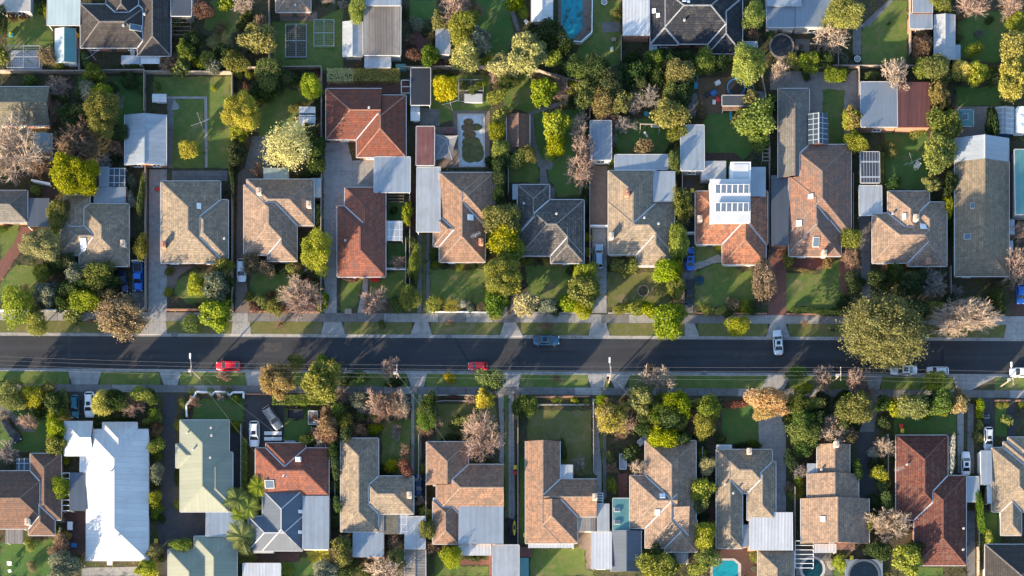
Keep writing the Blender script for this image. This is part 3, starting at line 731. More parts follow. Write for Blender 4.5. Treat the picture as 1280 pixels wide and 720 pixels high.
def palm_mesh(seed, nf=15, L=2.6, droop=1.0):
    r = random.Random(seed); v, f, tn = [], [], []
    for k in range(nf):
        a = 2 * math.pi * k / nf + r.uniform(-.15, .15); el = r.uniform(0.2, 0.9); LL = L * r.uniform(0.8, 1.1); d = Vector((math.cos(a), math.sin(a), 0)); side = Vector((-d.y, d.x, 0))
        tone = r.random()
        for s in range(16):
            u = (s + 0.5) / 16; p = d * LL * u * math.cos(el * 0.5) + Vector((0, 0, LL * (u * math.sin(el) - droop * 0.75 * u * u)))
            wl = LL * 0.30 * math.sin(math.pi * min(1, 0.12 + u * 0.9)) + 0.05
            for sg in (-1, 1):
                tip = p + side * sg * wl + d * wl * 0.65 + Vector((0, 0, -wl * 0.35)); i = len(v); ww = d * LL / 16 * 0.42
                v += [p - ww, p + ww, tip]; f.append((i, i + 1, i + 2)); tn.append(tone * .6 + .4 * r.random())
    me = leafmesh('fronds', v, f, tn); return me
PALM = [palm_mesh(i) for i in range(3)]; ROS = [palm_mesh(10 + i, 20, 1.2, 0.5) for i in range(2)]
b = MB(); b.tube((0, 0, -.1), (0, 0, 1), 0.05, 0.035, 8); _o = b.build('trunk', 'bark'); PTRUNK = _o.data; bpy.data.objects.remove(_o)
def conifer(seed, n=1500):
    r = random.Random(seed); v, f, tn = [], [], []
    for i in range(n):
        z = r.random() ** 1.3; rad = (1 - z) ** 0.75 * (1 - abs(r.gauss(0, .16))); a = r.uniform(0, 6.283)
        p = Vector((rad * math.cos(a), rad * math.sin(a), z * 3.0)); nr = (Vector((math.cos(a), math.sin(a), .5)) + rdir(r) * .7).normalized()
        leaf_quad(v, f, tn, p, nr, .2, .12, r, r.random())
    return leafmesh('crown', v, f, tn)
CON = [conifer(i) for i in range(2)]
CNAME = {'yl': 'yellow-leaved', 'po': 'pale olive', 'yg': 'yellow-green', 'ol': 'olive', 'dg': 'dark green', 'gr': 'green', 'gy': 'grey-green', 'cr': 'pale cream', 'au': 'orange-brown', 'pe': 'peach-gold',
         'ye': 'bright yellow', 'br': 'brown', 'rd': 'reddish', 'gd': 'golden-brown', 'wh': 'white-flowered', 'bo': 'bronze-olive', 'hy': 'lime-yellow',
         'pk': 'pinkish', 'tn': 'tan', 'gb': 'grey'}
PLANTS = []
pr = random.Random(99)
def setmat(o, m):
    o.material_slots[0].link = 'OBJECT'; o.material_slots[0].material = M[m]
def part(name, me, parent, mat, loc, scl, rz=0.0):
    o = bpy.data.objects.new(name, me); link(o, parent); o.location = loc; o.scale = scl; o.rotation_euler.z = rz
    if mat: setmat(o, mat)
    return o
def plant(reg, x, y, rx, ry, ty, col, hk=1.0):
    k = sc_of(reg); rx, ry = rx / k * S, ry / k * S; r = math.sqrt(rx * ry)
    px, py = pix(reg, x, y); rz = pr.choice((0, 1, 2, 3)); q = rz * math.pi / 2 + pr.uniform(-.12, .12); sx, sy = (rx, ry) if rz % 2 == 0 else (ry, rx)
    if ty in 'toe':
        small = r < 1.45
        if small: vz = 0.85 * r; zc = 0.55 * vz + 0.1
        else: vz = 1.0 * r; zc = vz * 0.85 + 0.5 + 0.15 * r
        vz *= hk; zc *= hk; p = W(px, py, zc * 1.15); p.z = 0
        if ty == 'e': cl, base = ('eX', 8.0) if r > 6.5 else (('eL', 5.0) if r > 3.4 else ('eM', 2.5))
        elif ty == 'o': cl, base = ('oS', 1.2) if r < 1.7 else ('oM', 2.5)
        else: cl, base = ('tS', 1.2) if r < 1.7 else (('tM', 2.5) if r < 3.6 else ('tL', 5.0))
        me = pr.choice(CR[cl]); s = (sx / base, sy / base, vz / base)
        if small:
            root = bpy.data.objects.new('clipped_bush' if ty == 'o' else 'shrub', me); link(root); setmat(root, 'L' + col); root.scale = s; root.rotation_euler.z = q; root.location = p + Vector((0, 0, zc))
        else:
            root = thing('clipped_tree' if ty == 'o' else 'tree', None, None, p)
            part('trunk', TRUNK, root, None, (0, 0, 0), (max(1, r * .8), max(1, r * .8), zc), q); part('crown', me, root, 'L' + col, (0, 0, zc), s, q)
        kind = ('clipped round ' if ty == 'o' else '') + ('shrub' if small else 'tree'); cat = 'shrub' if small else 'tree'
        if ty == 'e' and not small: kind = 'clumpy ' + kind
    elif ty in 'nw':
        cl, base = ('nS', 1.3) if r < 1.6 else (('nM', 2.5) if r < 3.9 else ('nL', 5.0)); hz = r / base * hk * 1.2
        t, br, lv = pr.choice(BR[cl]); zc = r * 0.9 * hk; p = W(px, py, zc); p.z = 0
        root = thing('bare_tree' if ty == 'n' else 'autumn_tree', None, None, p); s = (sx / base, sy / base, hz)
        bm = {'pk': 'Npk', 'tn': 'Ntn', 'gb': 'Ngb', 'br': 'Nbr'}.get(col, 'Nbr')
        part('trunk', t, root, bm, (0, 0, 0), s, q); part('branches', br, root, bm, (0, 0, 0), s, q)
        if ty == 'w': part('leaves', lv, root, 'L' + col, (0, 0, 0), s, q)
        kind = ('bare ' if ty == 'n' else 'thin-leaved ') + ('tree' if r > 1.6 else 'shrub'); cat = 'tree' if r > 1.6 else 'shrub'
    elif ty == 'p':
        hgt = 3.4; p = W(px, py, hgt); p.z = 0; root = thing('palm_tree', None, None, p)
        part('trunk', PTRUNK, root, None, (0, 0, 0), (3, 3, hgt), 0); part('fronds', pr.choice(PALM), root, 'L' + col, (0, 0, hgt), (r / 2.5,) * 3, q); kind = cat = 'palm tree'
    elif ty == 'k':
        p = W(px, py, .3); root = bpy.data.objects.new('rosette_plant', pr.choice(ROS)); link(root); setmat(root, 'L' + col); root.location = (p.x, p.y, .15); root.scale = (r / 1.15,) * 3; root.rotation_euler.z = q; kind = 'spiky rosette plant'; cat = 'plant'
    else:
        hgt = r * 3.2 * hk; p = W(px, py, hgt * .5); p.z = 0; root = thing('conifer', None, None, p)
        part('trunk', PTRUNK, root, None, (0, 0, 0), (2, 2, hgt * .3), 0); part('crown', pr.choice(CON), root, 'L' + col, (0, 0, .15), (sx, sy, hgt / 3), q); kind = 'narrow conifer'; cat = 'tree'
    PLANTS.append(dict(o=root, px=px, py=py, r=r, base=CNAME[col] + ' ' + kind if not kind.startswith(('bare', 'clipped', 'clumpy', 'thin')) else kind.split(' ')[0] + ' ' + (('round ' if 'round' in kind else '') + CNAME[col] + ' ' + kind.split(' ')[-1]), cat=cat))
    return root
def plants(reg, txt):
    low = 1.35 if reg[0] == 'C' else 1.0
    for it in txt.replace('\n', ';').split(';'):
        w_ = it.split()
        if not w_: continue
        x, y = float(w_[0]), float(w_[1])
        r = [float(q) for q in w_[2].split('x')]; hk = float(w_[5]) if len(w_) > 5 else 1.0
        plant(reg, x, y, r[0], r[-1], w_[3], w_[4], hk * (low if y > 380 else 1.0))
def hedge(reg, x0, y0, x1, y1, ht, col, label, wob=0.12):
    a = Z(reg, x0, y1, ht); b_ = Z(reg, x1, y0, ht); r = random.Random(int(x0 * 7 + y0)); v, f, tn = [], [], []
    cx, cy, hx, hy = (a.x + b_.x) / 2, (a.y + b_.y) / 2, (b_.x - a.x) / 2, (b_.y - a.y) / 2
    n = int((4 * hx * hy + 3.2 * ht * (hx + hy)) * 55)
    for i in range(n):
        q = Vector((r.uniform(-hx, hx), r.uniform(-hy, hy), r.uniform(0, ht))); s = r.random(); A = hx * hy * 2; B_ = ht * (hx + hy)
        if s < A / (A + B_): q.z = ht; nr = Vector((0, 0, 1))
        elif r.random() < hx / (hx + hy): sg = r.choice((-1, 1)); q.y = sg * hy; nr = Vector((0, sg, 0))
        else: sg = r.choice((-1, 1)); q.x = sg * hx; nr = Vector((sg, 0, 0))
        bump = 0.5 + 0.5 * math.sin(q.x * 2.1 + cx) * math.cos(q.y * 2.7 + cy)
        q -= nr * (abs(r.gauss(0, wob)) + bump * wob * 1.6); 
        leaf_quad(v, f, tn, q, (nr + rdir(r) * .8).normalized(), .22 * r.uniform(.7, 1.4), .15, r, .5 * bump + .5 * r.random())
    me = leafmesh('hedge', v, f, tn); o = bpy.data.objects.new('hedge', me); link(o); setmat(o, 'L' + col); o.location = (cx, cy, 0); tag(o, label, 'hedge', 'clipped hedges')
    return o
def side_words(dx, dy, row):
    back = dy < 0 if row == 'u' else dy > 0
    fb = ('behind' if back else 'in front of'); lr = ('right' if dx > 0 else 'left')
    ax, ay = abs(dx), abs(dy)
    if ax > 2.2 * ay: return lr + ' of', 0
    if ay > 2.2 * ax: return fb, 1
    return (('rear ' if back else 'front ') + lr + ' of'), 2
def label_plants():
    global LONG; LONG = []
    groups = {}
    for p in PLANTS:
        best = None
        for nick, cx, cy, hx, hy, row in LAND:
            dx, dy = p['px'] - cx, p['py'] - cy
            d = math.hypot(max(0, abs(dx) - hx), max(0, abs(dy) - hy))
            if best is None or d < best[0]: best = (d, nick, dx / max(hx, 6), dy / max(hy, 6), row)
        rel, _ = side_words(best[2], best[3], best[4])
        verge = 398 < p['py'] < 492 and (p['py'] < 418 or p['py'] > 464)
        p['where'] = (rel, best[1], verge)
        groups.setdefault((p['base'], rel, best[1]), []).append(p)
    ordw = ['first', 'second', 'third', 'fourth', 'fifth', 'sixth', 'seventh', 'eighth', 'ninth']
    for (base, rel, nick), g in groups.items():
        for p in g:
            lead = ''
            if len(g) > 1:
                xs = [q['px'] for q in g]; ys = [q['py'] for q in g]; rs = sorted(q['r'] for q in g)
                horiz = max(xs) - min(xs) >= max(ys) - min(ys)
                s = sorted(g, key=lambda q: q['px'] if horiz else q['py']); i = s.index(p)
                if len(g) == 2 and rs[1] / rs[0] > 1.25: lead = 'larger ' if p['r'] == rs[1] else 'smaller '
                elif len(g) == 2: lead = ('left-hand ', 'right-hand ')[i] if horiz else ('upper ', 'lower ')[i]
                elif i == 0: lead = 'leftmost ' if horiz else 'uppermost '
                elif i == len(g) - 1: lead = 'rightmost ' if horiz else 'lowest '
                elif len(g) == 3: lead = 'middle '
                else: lead = ordw[i] + (' from left ' if horiz else ' from top ')
            p['o']['label'] = f"{lead}{base} {rel} the {nick}"; p['o']['category'] = p['cat']
            if len(p['o']['label'].split()) > 15: print('LONG', p['o']['label'])
            nm = p['o'].name.split('.')[0]
            p['o']['group'] = {'shrub': 'garden shrubs', 'clipped_bush': 'clipped garden bushes', 'clipped_tree': 'clipped garden bushes', 'tree': 'leafy garden trees', 'bare_tree': 'bare winter trees', 'autumn_tree': 'thin-leaved winter trees', 'palm_tree': 'palm trees', 'rosette_plant': 'rosette plants', 'conifer': 'conifers'}[nm]
# ---------------------------------------------------------------- the setting
def struct(o): o['kind'] = 'structure'; return o
m = MB(); m.quad((-1500, -1500, -0.3), (1500, -1500, -0.3), (1500, 1500, -0.3), (-1500, 1500, -0.3)); struct(m.build('ground', 'soil'))
def yk1(px): return 416.3 + 6.8 * px / 1280    # kerb, upper side
def yk2(px): return 463.0 + 8.0 * px / 1280    # kerb, lower side
XA, XB = -700, 2000
def slab(name, pts, z1, z0, mat): m = MB(); m.prism(ccw([tuple(W(*p)[:2]) for p in pts]), z0, z1); return struct(m.build(name, mat))
slab('garden_ground', [(XA, yk1(XA)), (XB, yk1(XB)), (XB, -900), (XA, -900)], 0.0, -0.29, 'soil')
slab('garden_ground', [(XA, yk2(XA)), (XB, yk2(XB)), (XB, 1600), (XA, 1600)], 0.0, -0.29, 'soil')
m = MB(); m.quad(W(XA, yk1(XA) + 3.0, -.12), W(XB, yk1(XB) + 3.0, -.12), W(XB, yk2(XB) - 3.0, -.12), W(XA, yk2(XA) - 3.0, -.12))
for v in m.v: v.z = -0.125
struct(m.build('road', 'road'))
def flat(pts, z):
    out = []
    for p in pts:
        q = W(*p); out.append((q.x, q.y, z))
    return out
for yk, sg in ((yk1, 1), (yk2, -1)):
    m = MB(); m.poly(flat([(XA, yk(XA)), (XB, yk(XB)), (XB, yk(XB) + 3.1 * sg), (XA, yk(XA) + 3.1 * sg)], -0.118)); struct(m.build('gutter_strip', 'conc'))
    m = MB(); m.prism(ccw([tuple(W(*p)[:2]) for p in [(XA, yk(XA) + .5 * sg), (XB, yk(XB) + .5 * sg), (XB, yk(XB) - .8 * sg), (XA, yk(XA) - .8 * sg)]]), -.29, 0.012); struct(m.build('kerb', 'conc'))
_gi = [0]
PAVED = []
def sheetpoly(name, pts, mat, z, jit=0.0, r=random.Random(5)):
    """flat patch of ground from picture points; edges of lawns wander a little"""
    q = [W(*p) for p in pts]
    if jit:
        out = []
        for i in range(len(q)):
            a, b_ = q[i], q[(i + 1) % len(q)]; n = max(1, int((b_ - a).length / 0.9))
            for k in range(n):
                c = a.lerp(b_, k / n); out.append(c + Vector((r.uniform(-jit, jit), r.uniform(-jit, jit), 0)))
        q = out
    _gi[0] += 1
    if name != 'road_patch': PAVED.append([(v.x, v.y) for v in q])
    q2 = ccw([(v.x, v.y) for v in q])
    mm = MB(); mm.poly([(x, y, z + 0.0021 * (_gi[0] % 7)) for x, y in q2])
    return struct(mm.build(name, mat))
def reg_pts(reg, txt): return [pix(reg, *map(float, t.split(','))) for t in txt.split()]
def lawn(reg, txt, mat='lawn', z=0.008): return sheetpoly('lawn', reg_pts(reg, txt), mat, z, 0.2)
def pave(reg, txt, mat='conc', name='driveway'): return sheetpoly(name, reg_pts(reg, txt), mat, 0.028, 0.0)
def box_pts(x0, y0, x1, y1): return f'{x0},{y0} {x1},{y0} {x1},{y1} {x0},{y1}'
# footpaths, verges and driveway crossovers on both sides of the street
def yf0(px): return 389.5 + 6 * px / 1280
def yf1(px): return 400.5 + 5.5 * px / 1280
def yg0(px): return 480.0 + 8 * px / 1280
def yg1(px): return 489.0 + 8.5 * px / 1280
for (fa, fb) in ((yf0, yf1), (yg0, yg1)):
    st = list(range(-200, 1500, 34)); rr = random.Random(8)
    for a, b_ in zip(st, st[1:]):
        sheetpoly('footpath', [(a + .15, fa(a)), (b_ - .15, fa(b_)), (b_ - .15, fb(b_)), (a + .15, fb(a))], rr.choice(('concdark', 'concdark', 'conc')) if fa is yg0 else rr.choice(('conc', 'concdark', 'conc')), 0.046)
UP = [(178, 207, 186, 207), (291, 312, 291, 312), (403, 429, 405, 427), (515, 538, 519, 535), (627, 651, 630, 645), (738, 760, 739, 758), (858, 872, 856, 868), (960, 985, 963, 982), (1257, 1284, 1258, 1282)]
LO = [(87, 125, 90, 122), (201, 224, 205, 222), (308, 331, 309, 330), (510, 532, 514, 530), (627, 650, 629, 648), (736, 757, 739, 755), (763, 786, 768, 780), (962, 986, 950, 980), (1084, 1101, 1086, 1099), (1193, 1243, 1196, 1214)]
def verge(ivs, yk, fy, up):
    sg = 1 if up else -1; edges = [-120] + [v for iv in ivs for v in iv[:2]] + [1400]
    for a, b_ in zip(edges[0::2], edges[1::2]):
        if b_ - a < 6: continue
        c = 5.0; k = yk; y0a, y0b = fy(a), fy(b_)
        pts = [(a + .5, y0a), (b_ - .5, y0b), (b_ - .5, k(b_) - sg * (.9 + c)), (b_ - 1.8, k(b_) - sg * (.9 + c * .4)), (b_ - c, k(b_) - sg * .9), (a + c, k(a) - sg * .9), (a + 1.8, k(a) - sg * (.9 + c * .4)), (a + .5, k(a) - sg * (.9 + c))]
        sheetpoly('grass_verge', pts, 'lawndry' if up else 'lawn', 0.01, 0.05)
    for a, b_, c, d in ivs:
        q = flat([(c, fy(c)), (d, fy(d)), (b_ + 2, yk(b_) - sg * .9), (a - 2, yk(a) - sg * .9)], 0.030)
        e = [Vector(p) for p in flat([(b_ + 3, yk(b_) + sg * 1.2), (a - 3, yk(a) + sg * 1.2)], -0.112)]
        mm = MB(); mm.poly(q); mm.quad(Vector(q[3]), Vector(q[2]), e[0], e[1]); struct(mm.build('driveway_crossover', 'conc'))
        PAVED.append([(p[0], p[1]) for p in q])
verge(UP, yk1, yf1, True); verge(LO, yk2, yg0, False)
# lawns, drives and paths, read off the photograph
lawn('A1', '20,55 215,0 228,215 30,215'); lawn('A1', '335,330 618,325 620,490 525,560 450,470 330,400', 'lawndark')
lawn('A2', '-62,328 278,328 262,720 165,720 165,420 -62,410'); lawn('A2', '15,425 155,425 155,720 15,720')
pave('A2', '-20,414 168,414 168,424 -20,424', 'conc', 'path'); pave('A2', '156,424 168,424 170,720 158,720', 'conc', 'path')
pave('A1', '718,418 748,418 738,720 714,720', 'concdark', 'path'); pave('A1', '745,425 770,455 765,470 735,472', 'conc', 'path')
lawn('A2', '390,470 440,410 510,380 590,390 610,430 560,470 520,540 480,590 390,590', 'lawn'); lawn('A2', '180,0 310,0 310,130 240,150 150,120', 'lawn')
lawn('A2', '450,95 640,85 750,30 750,300 445,300', 'lawn'); pave('A2', '360,585 440,585 440,720 330,720', 'concdark')
pave('A2', '480,50 640,50 640,90 480,90', 'brownpave', 'paving'); pave('A3', '-40,350 300,345 320,400 -40,400', 'brickpave', 'paving')
lawn('A3', '310,0 430,0 430,80 320,85', 'lawndark'); lawn('A3', '600,0 735,0 760,140 735,230 640,240 600,120', 'lawndark')
pave('A3', '728,0 748,0 775,80 789,130 775,135 755,80', 'concdark', 'path')
pave('A3', '330,135 380,125 395,170 385,215 360,250 348,250 350,215 335,180', 'brickpave', 'path'); lawn('A3', '352,150 372,145 380,190 362,205', 'lawndark'); pave('A3', '380,275 450,262 460,280 380,290', 'brickpave', 'path')
lawn('A3', '405,320 660,320 660,470 410,540 405,460', 'lawn'); pave('A3', '360,462 445,470 445,540 360,540', 'concdark', 'paving')
pave('A3', '500,475 660,475 660,720 425,720 425,545 505,545', 'brownpave', 'paving'); lawn('A3', '725,320 800,320 800,470 725,470', 'lawndark')
lawn('A4', '0,330 90,310 155,470 110,490 40,455 0,470', 'lawn'); lawn('A4', '130,490 340,460 360,720 140,720', 'lawndark'); lawn('A4', '0,650 110,640 125,720 0,720', 'lawn')
pave('A4', '258,405 275,405 272,445 190,470 128,490 135,600 160,685 200,682 212,700 205,720 150,720 110,600 105,482 190,450 258,432', 'concdark', 'path')
pave('B4', '130,0 148,0 165,35 200,35 212,55 200,75 180,75 190,130 220,160 218,205 195,205 195,160 150,150 155,75', 'concdark', 'path')
lawn('B4', '0,0 130,0 150,90 145,130 0,130', 'lawn'); lawn('B4', '190,80 215,50 200,25 345,20 355,185 225,190 215,140 195,120', 'lawndark')
lawn('A4', '330,0 500,0 500,280 360,320 300,250 330,190 378,150', 'lawn'); pave('A4', '418,95 498,95 498,135 425,138', 'concdark', 'paving')
lawn('A4', '465,520 705,500 710,660 480,660', 'lawndark')
pave('A5', '108,335 260,330 260,475 150,490 115,430', 'dirt', 'bare_ground'); pave('A5', '60,400 105,400 115,440 100,500 75,500', 'concdark', 'path'); lawn('A5', '135,490 340,485 345,640 280,720 138,645', 'lawndark')
pave('A5', '140,655 270,655 310,690 140,690', 'deck', 'deck'); pave('A5', '420,310 520,305 789,315 789,620 575,620 575,385 420,385', 'pebble', 'paving'); lawn('A5', '645,385 738,385 738,615 672,615 672,487 645,487', 'lawn', 0.05)
pave('A5', '528,168 590,168 590,232 528,232', 'concdark', 'paving')
lawn('A6', '95,118 230,0 287,0 287,290 93,290', 'lawn'); pave('A6', '210,0 230,0 130,110 92,122 90,235 55,235 55,125 100,100', 'concdark', 'path')
lawn('A6', '500,60 720,50 690,260 640,270 520,250', 'lawndark'); lawn('A6', '498,375 690,370 690,455 498,455', 'lawndark'); pave('A6', '500,457 655,457 650,605 495,605', 'pebble', 'paving'); pave('A6', '0,310 72,300 80,560 20,620 0,620', 'pebble', 'paving')
lawn('A6', '195,570 375,560 375,720 195,720', 'lawndark'); lawn('B6', '192,-80 375,-80 375,160 192,160', 'lawndark')
lawn('B1', '0,320 85,310 70,390 0,465', 'lawn'); lawn('B1', '0,560 70,480 160,490 160,600 80,640 0,640', 'lawn'); pave('B1', '92,318 152,328 110,400 60,470 0,560 -60,600 -60,510 0,468 55,400', 'brickpave')
pave('B1', '640,75 716,75 716,690 636,690', 'conc'); pave('B1', '568,480 622,480 622,690 566,690', 'concdark'); pave('B1', '180,150 235,150 235,200 180,200', 'deck', 'paving')
pave('B2', '300,90 430,0 435,65 410,115 330,120 322,440 352,690 288,690', 'brownpave'); lawn('B2', '30,560 100,515 200,520 250,600 200,650 80,650 30,610', 'lawn')
pave('B2', '-30,490 110,490 50,530 15,600 -30,600', 'brownpave', 'path'); lawn('B2', '355,520 470,520 560,528 600,560 560,640 355,645', 'lawn'); pave('B2', '590,500 600,505 525,600 520,690 505,690 512,595', 'conc', 'path')
pave('B2', '16,80 255,80 255,125 16,125', 'concdark', 'paving')
pave('A3', '-50,612 50,612 70,690 165,690 165,720 -50,720'); pave('B3', '-55,30 40,40 165,30 165,150 60,152 38,230 3,230 3,690 -50,690')
lawn('B3', '22,548 115,545 95,640 60,690 20,690', 'lawn'); lawn('B3', '140,518 335,515 335,600 260,620 140,640', 'lawn'); pave('B3', '118,535 140,535 135,600 118,690 92,690 110,600', 'conc', 'path'); lawn('B3', '220,215 320,215 320,290 220,290', 'lawndark'); lawn('B3', '220,390 320,390 320,500 220,500', 'lawndark')
pave('B3', '350,350 368,350 368,690 348,690', 'concdark'); pave('B3', '388,350 402,350 402,690 388,690', 'concdark'); lawn('B3', '370,350 386,350 386,690 370,690', 'lawndry'); pave('B3', '320,140 345,140 345,350 320,350', 'deck', 'path')
lawn('B3', '405,503 650,503 650,655 405,655', 'lawn'); pave('B3', '712,600 735,600 735,700 705,700', 'conc'); pave('B3', '752,600 772,600 770,700 748,700', 'concdark')
lawn('B4', '90,485 310,485 290,640 110,645', 'lawn'); pave('B4', '372,60 442,60 442,330 372,330', 'brownpave'); pave('B4', '378,330 440,330 440,690 378,690', 'conc')
lawn('B4', '443,515 560,520 640,515 700,545 718,600 715,665 443,665', 'lawndry'); 
pave('B5', '45,120 95,120 95,420 45,690', 'asph'); pave('B5', '45,470 95,470 95,500 90,690 40,690', 'concdark'); lawn('B5', '95,400 195,400 200,440 130,470 95,470', 'lawn'); pave('B5', '95,475 140,465 200,438 235,470 175,478 95,510', 'conc', 'path')
lawn('B5', '95,515 180,482 250,475 300,520 350,500 350,670 130,665 95,640', 'lawn'); pave('B5', '420,405 490,405 490,700 412,700', 'brickpave'); pave('B5', '505,450 650,450 650,502 510,502', 'brickpave', 'paving'); lawn('B5', '485,520 640,520 650,470 745,460 745,680 485,680', 'lawn')
pave('B5', '745,430 789,430 768,600 745,650', 'brickpave', 'path'); pave('B6', '0,430 38,420 25,600 0,600', 'brickpave', 'path'); pave('B6', '80,275 130,275 130,640 95,640', 'concdark')
pave('B6', '730,640 800,640 800,720 730,720', 'deck'); pave('C6', '930,80 1040,80 1040,115 930,115', 'conc')
# lower side of the street
lawn('C1', '0,600 60,590 150,610 290,640 290,720 0,720', 'lawndark'); pave('C1', '0,560 40,580 110,650 200,720 130,720 0,610', 'concdark'); pave('C1', '398,490 545,490 530,640 398,640', 'asph'); pave('C1', '400,452 545,452 545,492 400,492', 'concdark')
lawn('D1', '0,50 200,0 215,190 130,190 0,180', 'lawndark'); lawn('D1', '0,580 225,560 230,720 0,720', 'lawndark'); pave('D1', '700,-60 752,-60 757,440 750,720 690,720 690,440', 'asph'); pave('D2', '-40,440 165,440 165,550 -20,600 -40,600', 'asph')
pave('D1', '272,445 368,445 368,640 272,640', 'deck', 'deck'); pave('D1', '540,610 700,600 640,650 500,650', 'concdark', 'paving'); pave('D1', '350,685 620,680 620,720 350,720', 'conc', 'path')
lawn('C2', '150,540 425,530 425,660 130,660', 'lawndark'); pave('C2', '438,512 652,520 655,720 438,720', 'asph'); lawn('D2', '495,0 620,0 610,150 495,140', 'lawndark'); pave('D2', '340,0 495,0 495,165 340,165', 'asph'); pave('D2', '262,110 305,110 305,440 280,440', 'asph')
lawn('D2', '480,640 640,640 640,720 480,720', 'lawndark'); pave('D2', '370,612 565,612 565,660 370,660', 'deck', 'paving')
lawn('D3', '195,60 320,50 320,285 200,285', 'lawn'); pave('D3', '323,-60 336,-60 336,285 323,285', 'conc'); pave('D3', '354,-60 368,-60 366,285 354,285', 'conc'); lawn('D3', '337,-60 353,-60 353,290 337,290', 'lawn')
lawn('D3', '430,10 560,0 570,140 430,140', 'lawndry'); pave('D3', '695,-60 720,-60 720,240 700,230 705,120', 'conc'); pave('D3', '740,-60 762,-60 768,480 740,470', 'conc'); lawn('D3', '722,-60 740,-60 740,470 726,470', 'lawn')
lawn('D3', '425,630 530,640 530,680 655,680 655,720 425,720', 'lawn'); pave('D3', '530,650 655,650 655,620 672,620 672,720 656,720 656,672 530,672', 'brickpave', 'path'); pave('D3', '730,480 789,480 789,585 730,585', 'asph')
lawn('D4', '100,10 375,10 378,285 245,290 240,140 100,140', 'lawndry'); pave('D4', '378,-40 395,-40 418,250 418,400 398,400 398,290 385,280', 'conc'); pave('D4', '425,-40 436,-40 440,380 425,400', 'concdark'); lawn('D4', '400,-40 424,-40 424,380 420,250', 'lawn')
lawn('D4', '112,602 345,602 350,690 380,700 380,720 112,720', 'lawn'); pave('D4', '316,530 375,530 375,690 350,690 350,610 316,600', 'brownpave', 'paving'); pave('D4', '490,280 530,280 530,390 490,390', 'brickpave', 'path'); lawn('D4', '65,210 92,210 92,580 65,580', 'lawndark')
lawn('D5', '215,0 370,0 370,150 215,155', 'lawndark'); pave('D5', '370,20 488,20 488,445 430,445 430,180 372,170', 'conc'); pave('D5', '190,605 370,605 370,720 190,720', 'deck', 'paving'); lawn('C5', '280,600 480,560 490,720 280,720', 'lawndark')
pave('D5', '135,420 190,420 190,520 135,520', 'deck', 'paving'); lawn('D5', '650,690 740,690 740,720 650,720', 'lawn'); pave('D5', '530,600 680,620 690,720 530,720', 'concdark', 'paving')
pave('D6', '80,-60 158,-60 150,390 70,390', 'asph'); pave('C6', '195,485 225,485 190,720 110,720', 'concdark'); lawn('D6', '230,40 500,30 500,115 230,115', 'lawndark'); pave('D6', '502,-20 530,-20 530,280 505,280', 'conc'); pave('D6', '548,-20 572,-20 575,280 545,280', 'concdark')
pave('D6', '605,-60 660,-60 660,180 605,180', 'asph'); pave('D6', '720,-60 755,-60 755,120 720,120', 'asph', 'path'); lawn('D6', '665,-30 715,-30 715,120 665,120', 'lawndark'); lawn('D6', '605,450 680,445 690,580 640,580 605,600', 'lawndark'); lawn('D6', '300,685 440,685 440,720 300,720', 'lawndark'); pave('D6', '545,440 580,440 580,720 545,720', 'concdark')
lawn('C6', '380,640 655,620 655,720 380,720', 'lawndark'); lawn('C3', '565,560 900,560 900,720 565,720', 'lawndry')
# ---------------------------------------------------------------- buildings: upper two rows
BLD('A1', 'flat_roof_shed', 'small beige flat-roofed shed cut by the top left corner of the photo', 'corner beige shed', 'concroof', [(-40, -60, 130, 50, 'F')], e=2.5, wall='wallgrey', cat='shed', row='u')
BLD('A1', 'carport', 'wide pale green metal carport beside the charcoal house with the blue skylight', 'pale green carport', 'palegreen', [(205, -40, 344, 112, 'F')], e=2.6, posts=True, cat='carport')
BLD('A1', 'garage', 'narrow gabled garage with one white and one teal roof half', 'teal and white garage', 'palegreen', [(237, 122, 322, 270, 'LR', .3)], e=2.4, wall='wallwhite', an=[(280, 123, 324, 268, 'R', 'teal', 2.45)])
BLD('A1', 'tiled_house', 'charcoal tiled hip-roof house with a blue skylight at top left', 'charcoal skylight house', 'char', [(345, 18, 640, 205, 'LRTB'), (590, -90, 732, 240, 'LRTB'), (455, -90, 600, 105, 'LRTB')], ex=[('sd', 582, 120, 26, 52), ('vt', 535, 118), ('vt', 620, 62)], an=[(520, 238, 600, 275, 'F', 'pale', 2.5, 'P'), (602, 245, 686, 274, 'F', 'white', 2.4, 'P')], wall='brick', t=.45)
BLD('A2', 'flat_roof_house', 'grey flat-roofed building at the top edge right of the charcoal skylight house', 'grey flat-roofed building', 'dark', [(15, -60, 102, 72, 'F')], wall='wallgrey')
BLD('A1', 'long_garage', 'long mossy grey gabled garage at the left edge', 'mossy garage', 'moss', [(-60, 372, 213, 538, 'TB', .5)], e=2.6, wall='brick', cat='garage')
BLD('A1', 'garden_shed', 'small grey gabled garden shed between bare and brown trees', 'little grey shed', 'seagrey', [(145, 572, 222, 690, 'LR')], e=2.1, wall='wallgrey', windows=False)
BLD('A1', 'metal_garage', 'white metal gabled garage with a brick street wall', 'white metal garage', 'pale', [(535, 492, 713, 708, 'LR', .22)], e=2.7, wall='brick', cat='garage')
BLD('A1', 'garden_shed', 'tiny white shed on the lawn above the white metal garage', 'tiny white shed', 'white', [(653, 405, 714, 436, 'TB', .25)], e=2.0, wall='wallwhite', windows=False)
BLD('A2', 'tiled_house', 'tan tiled roof cut by the top edge beside netted garden beds', 'tan house at the top edge', 'tanpink', [(462, -80, 612, 52, 'LRTB')], ex=[('vt', 545, 20)], wall='brick')
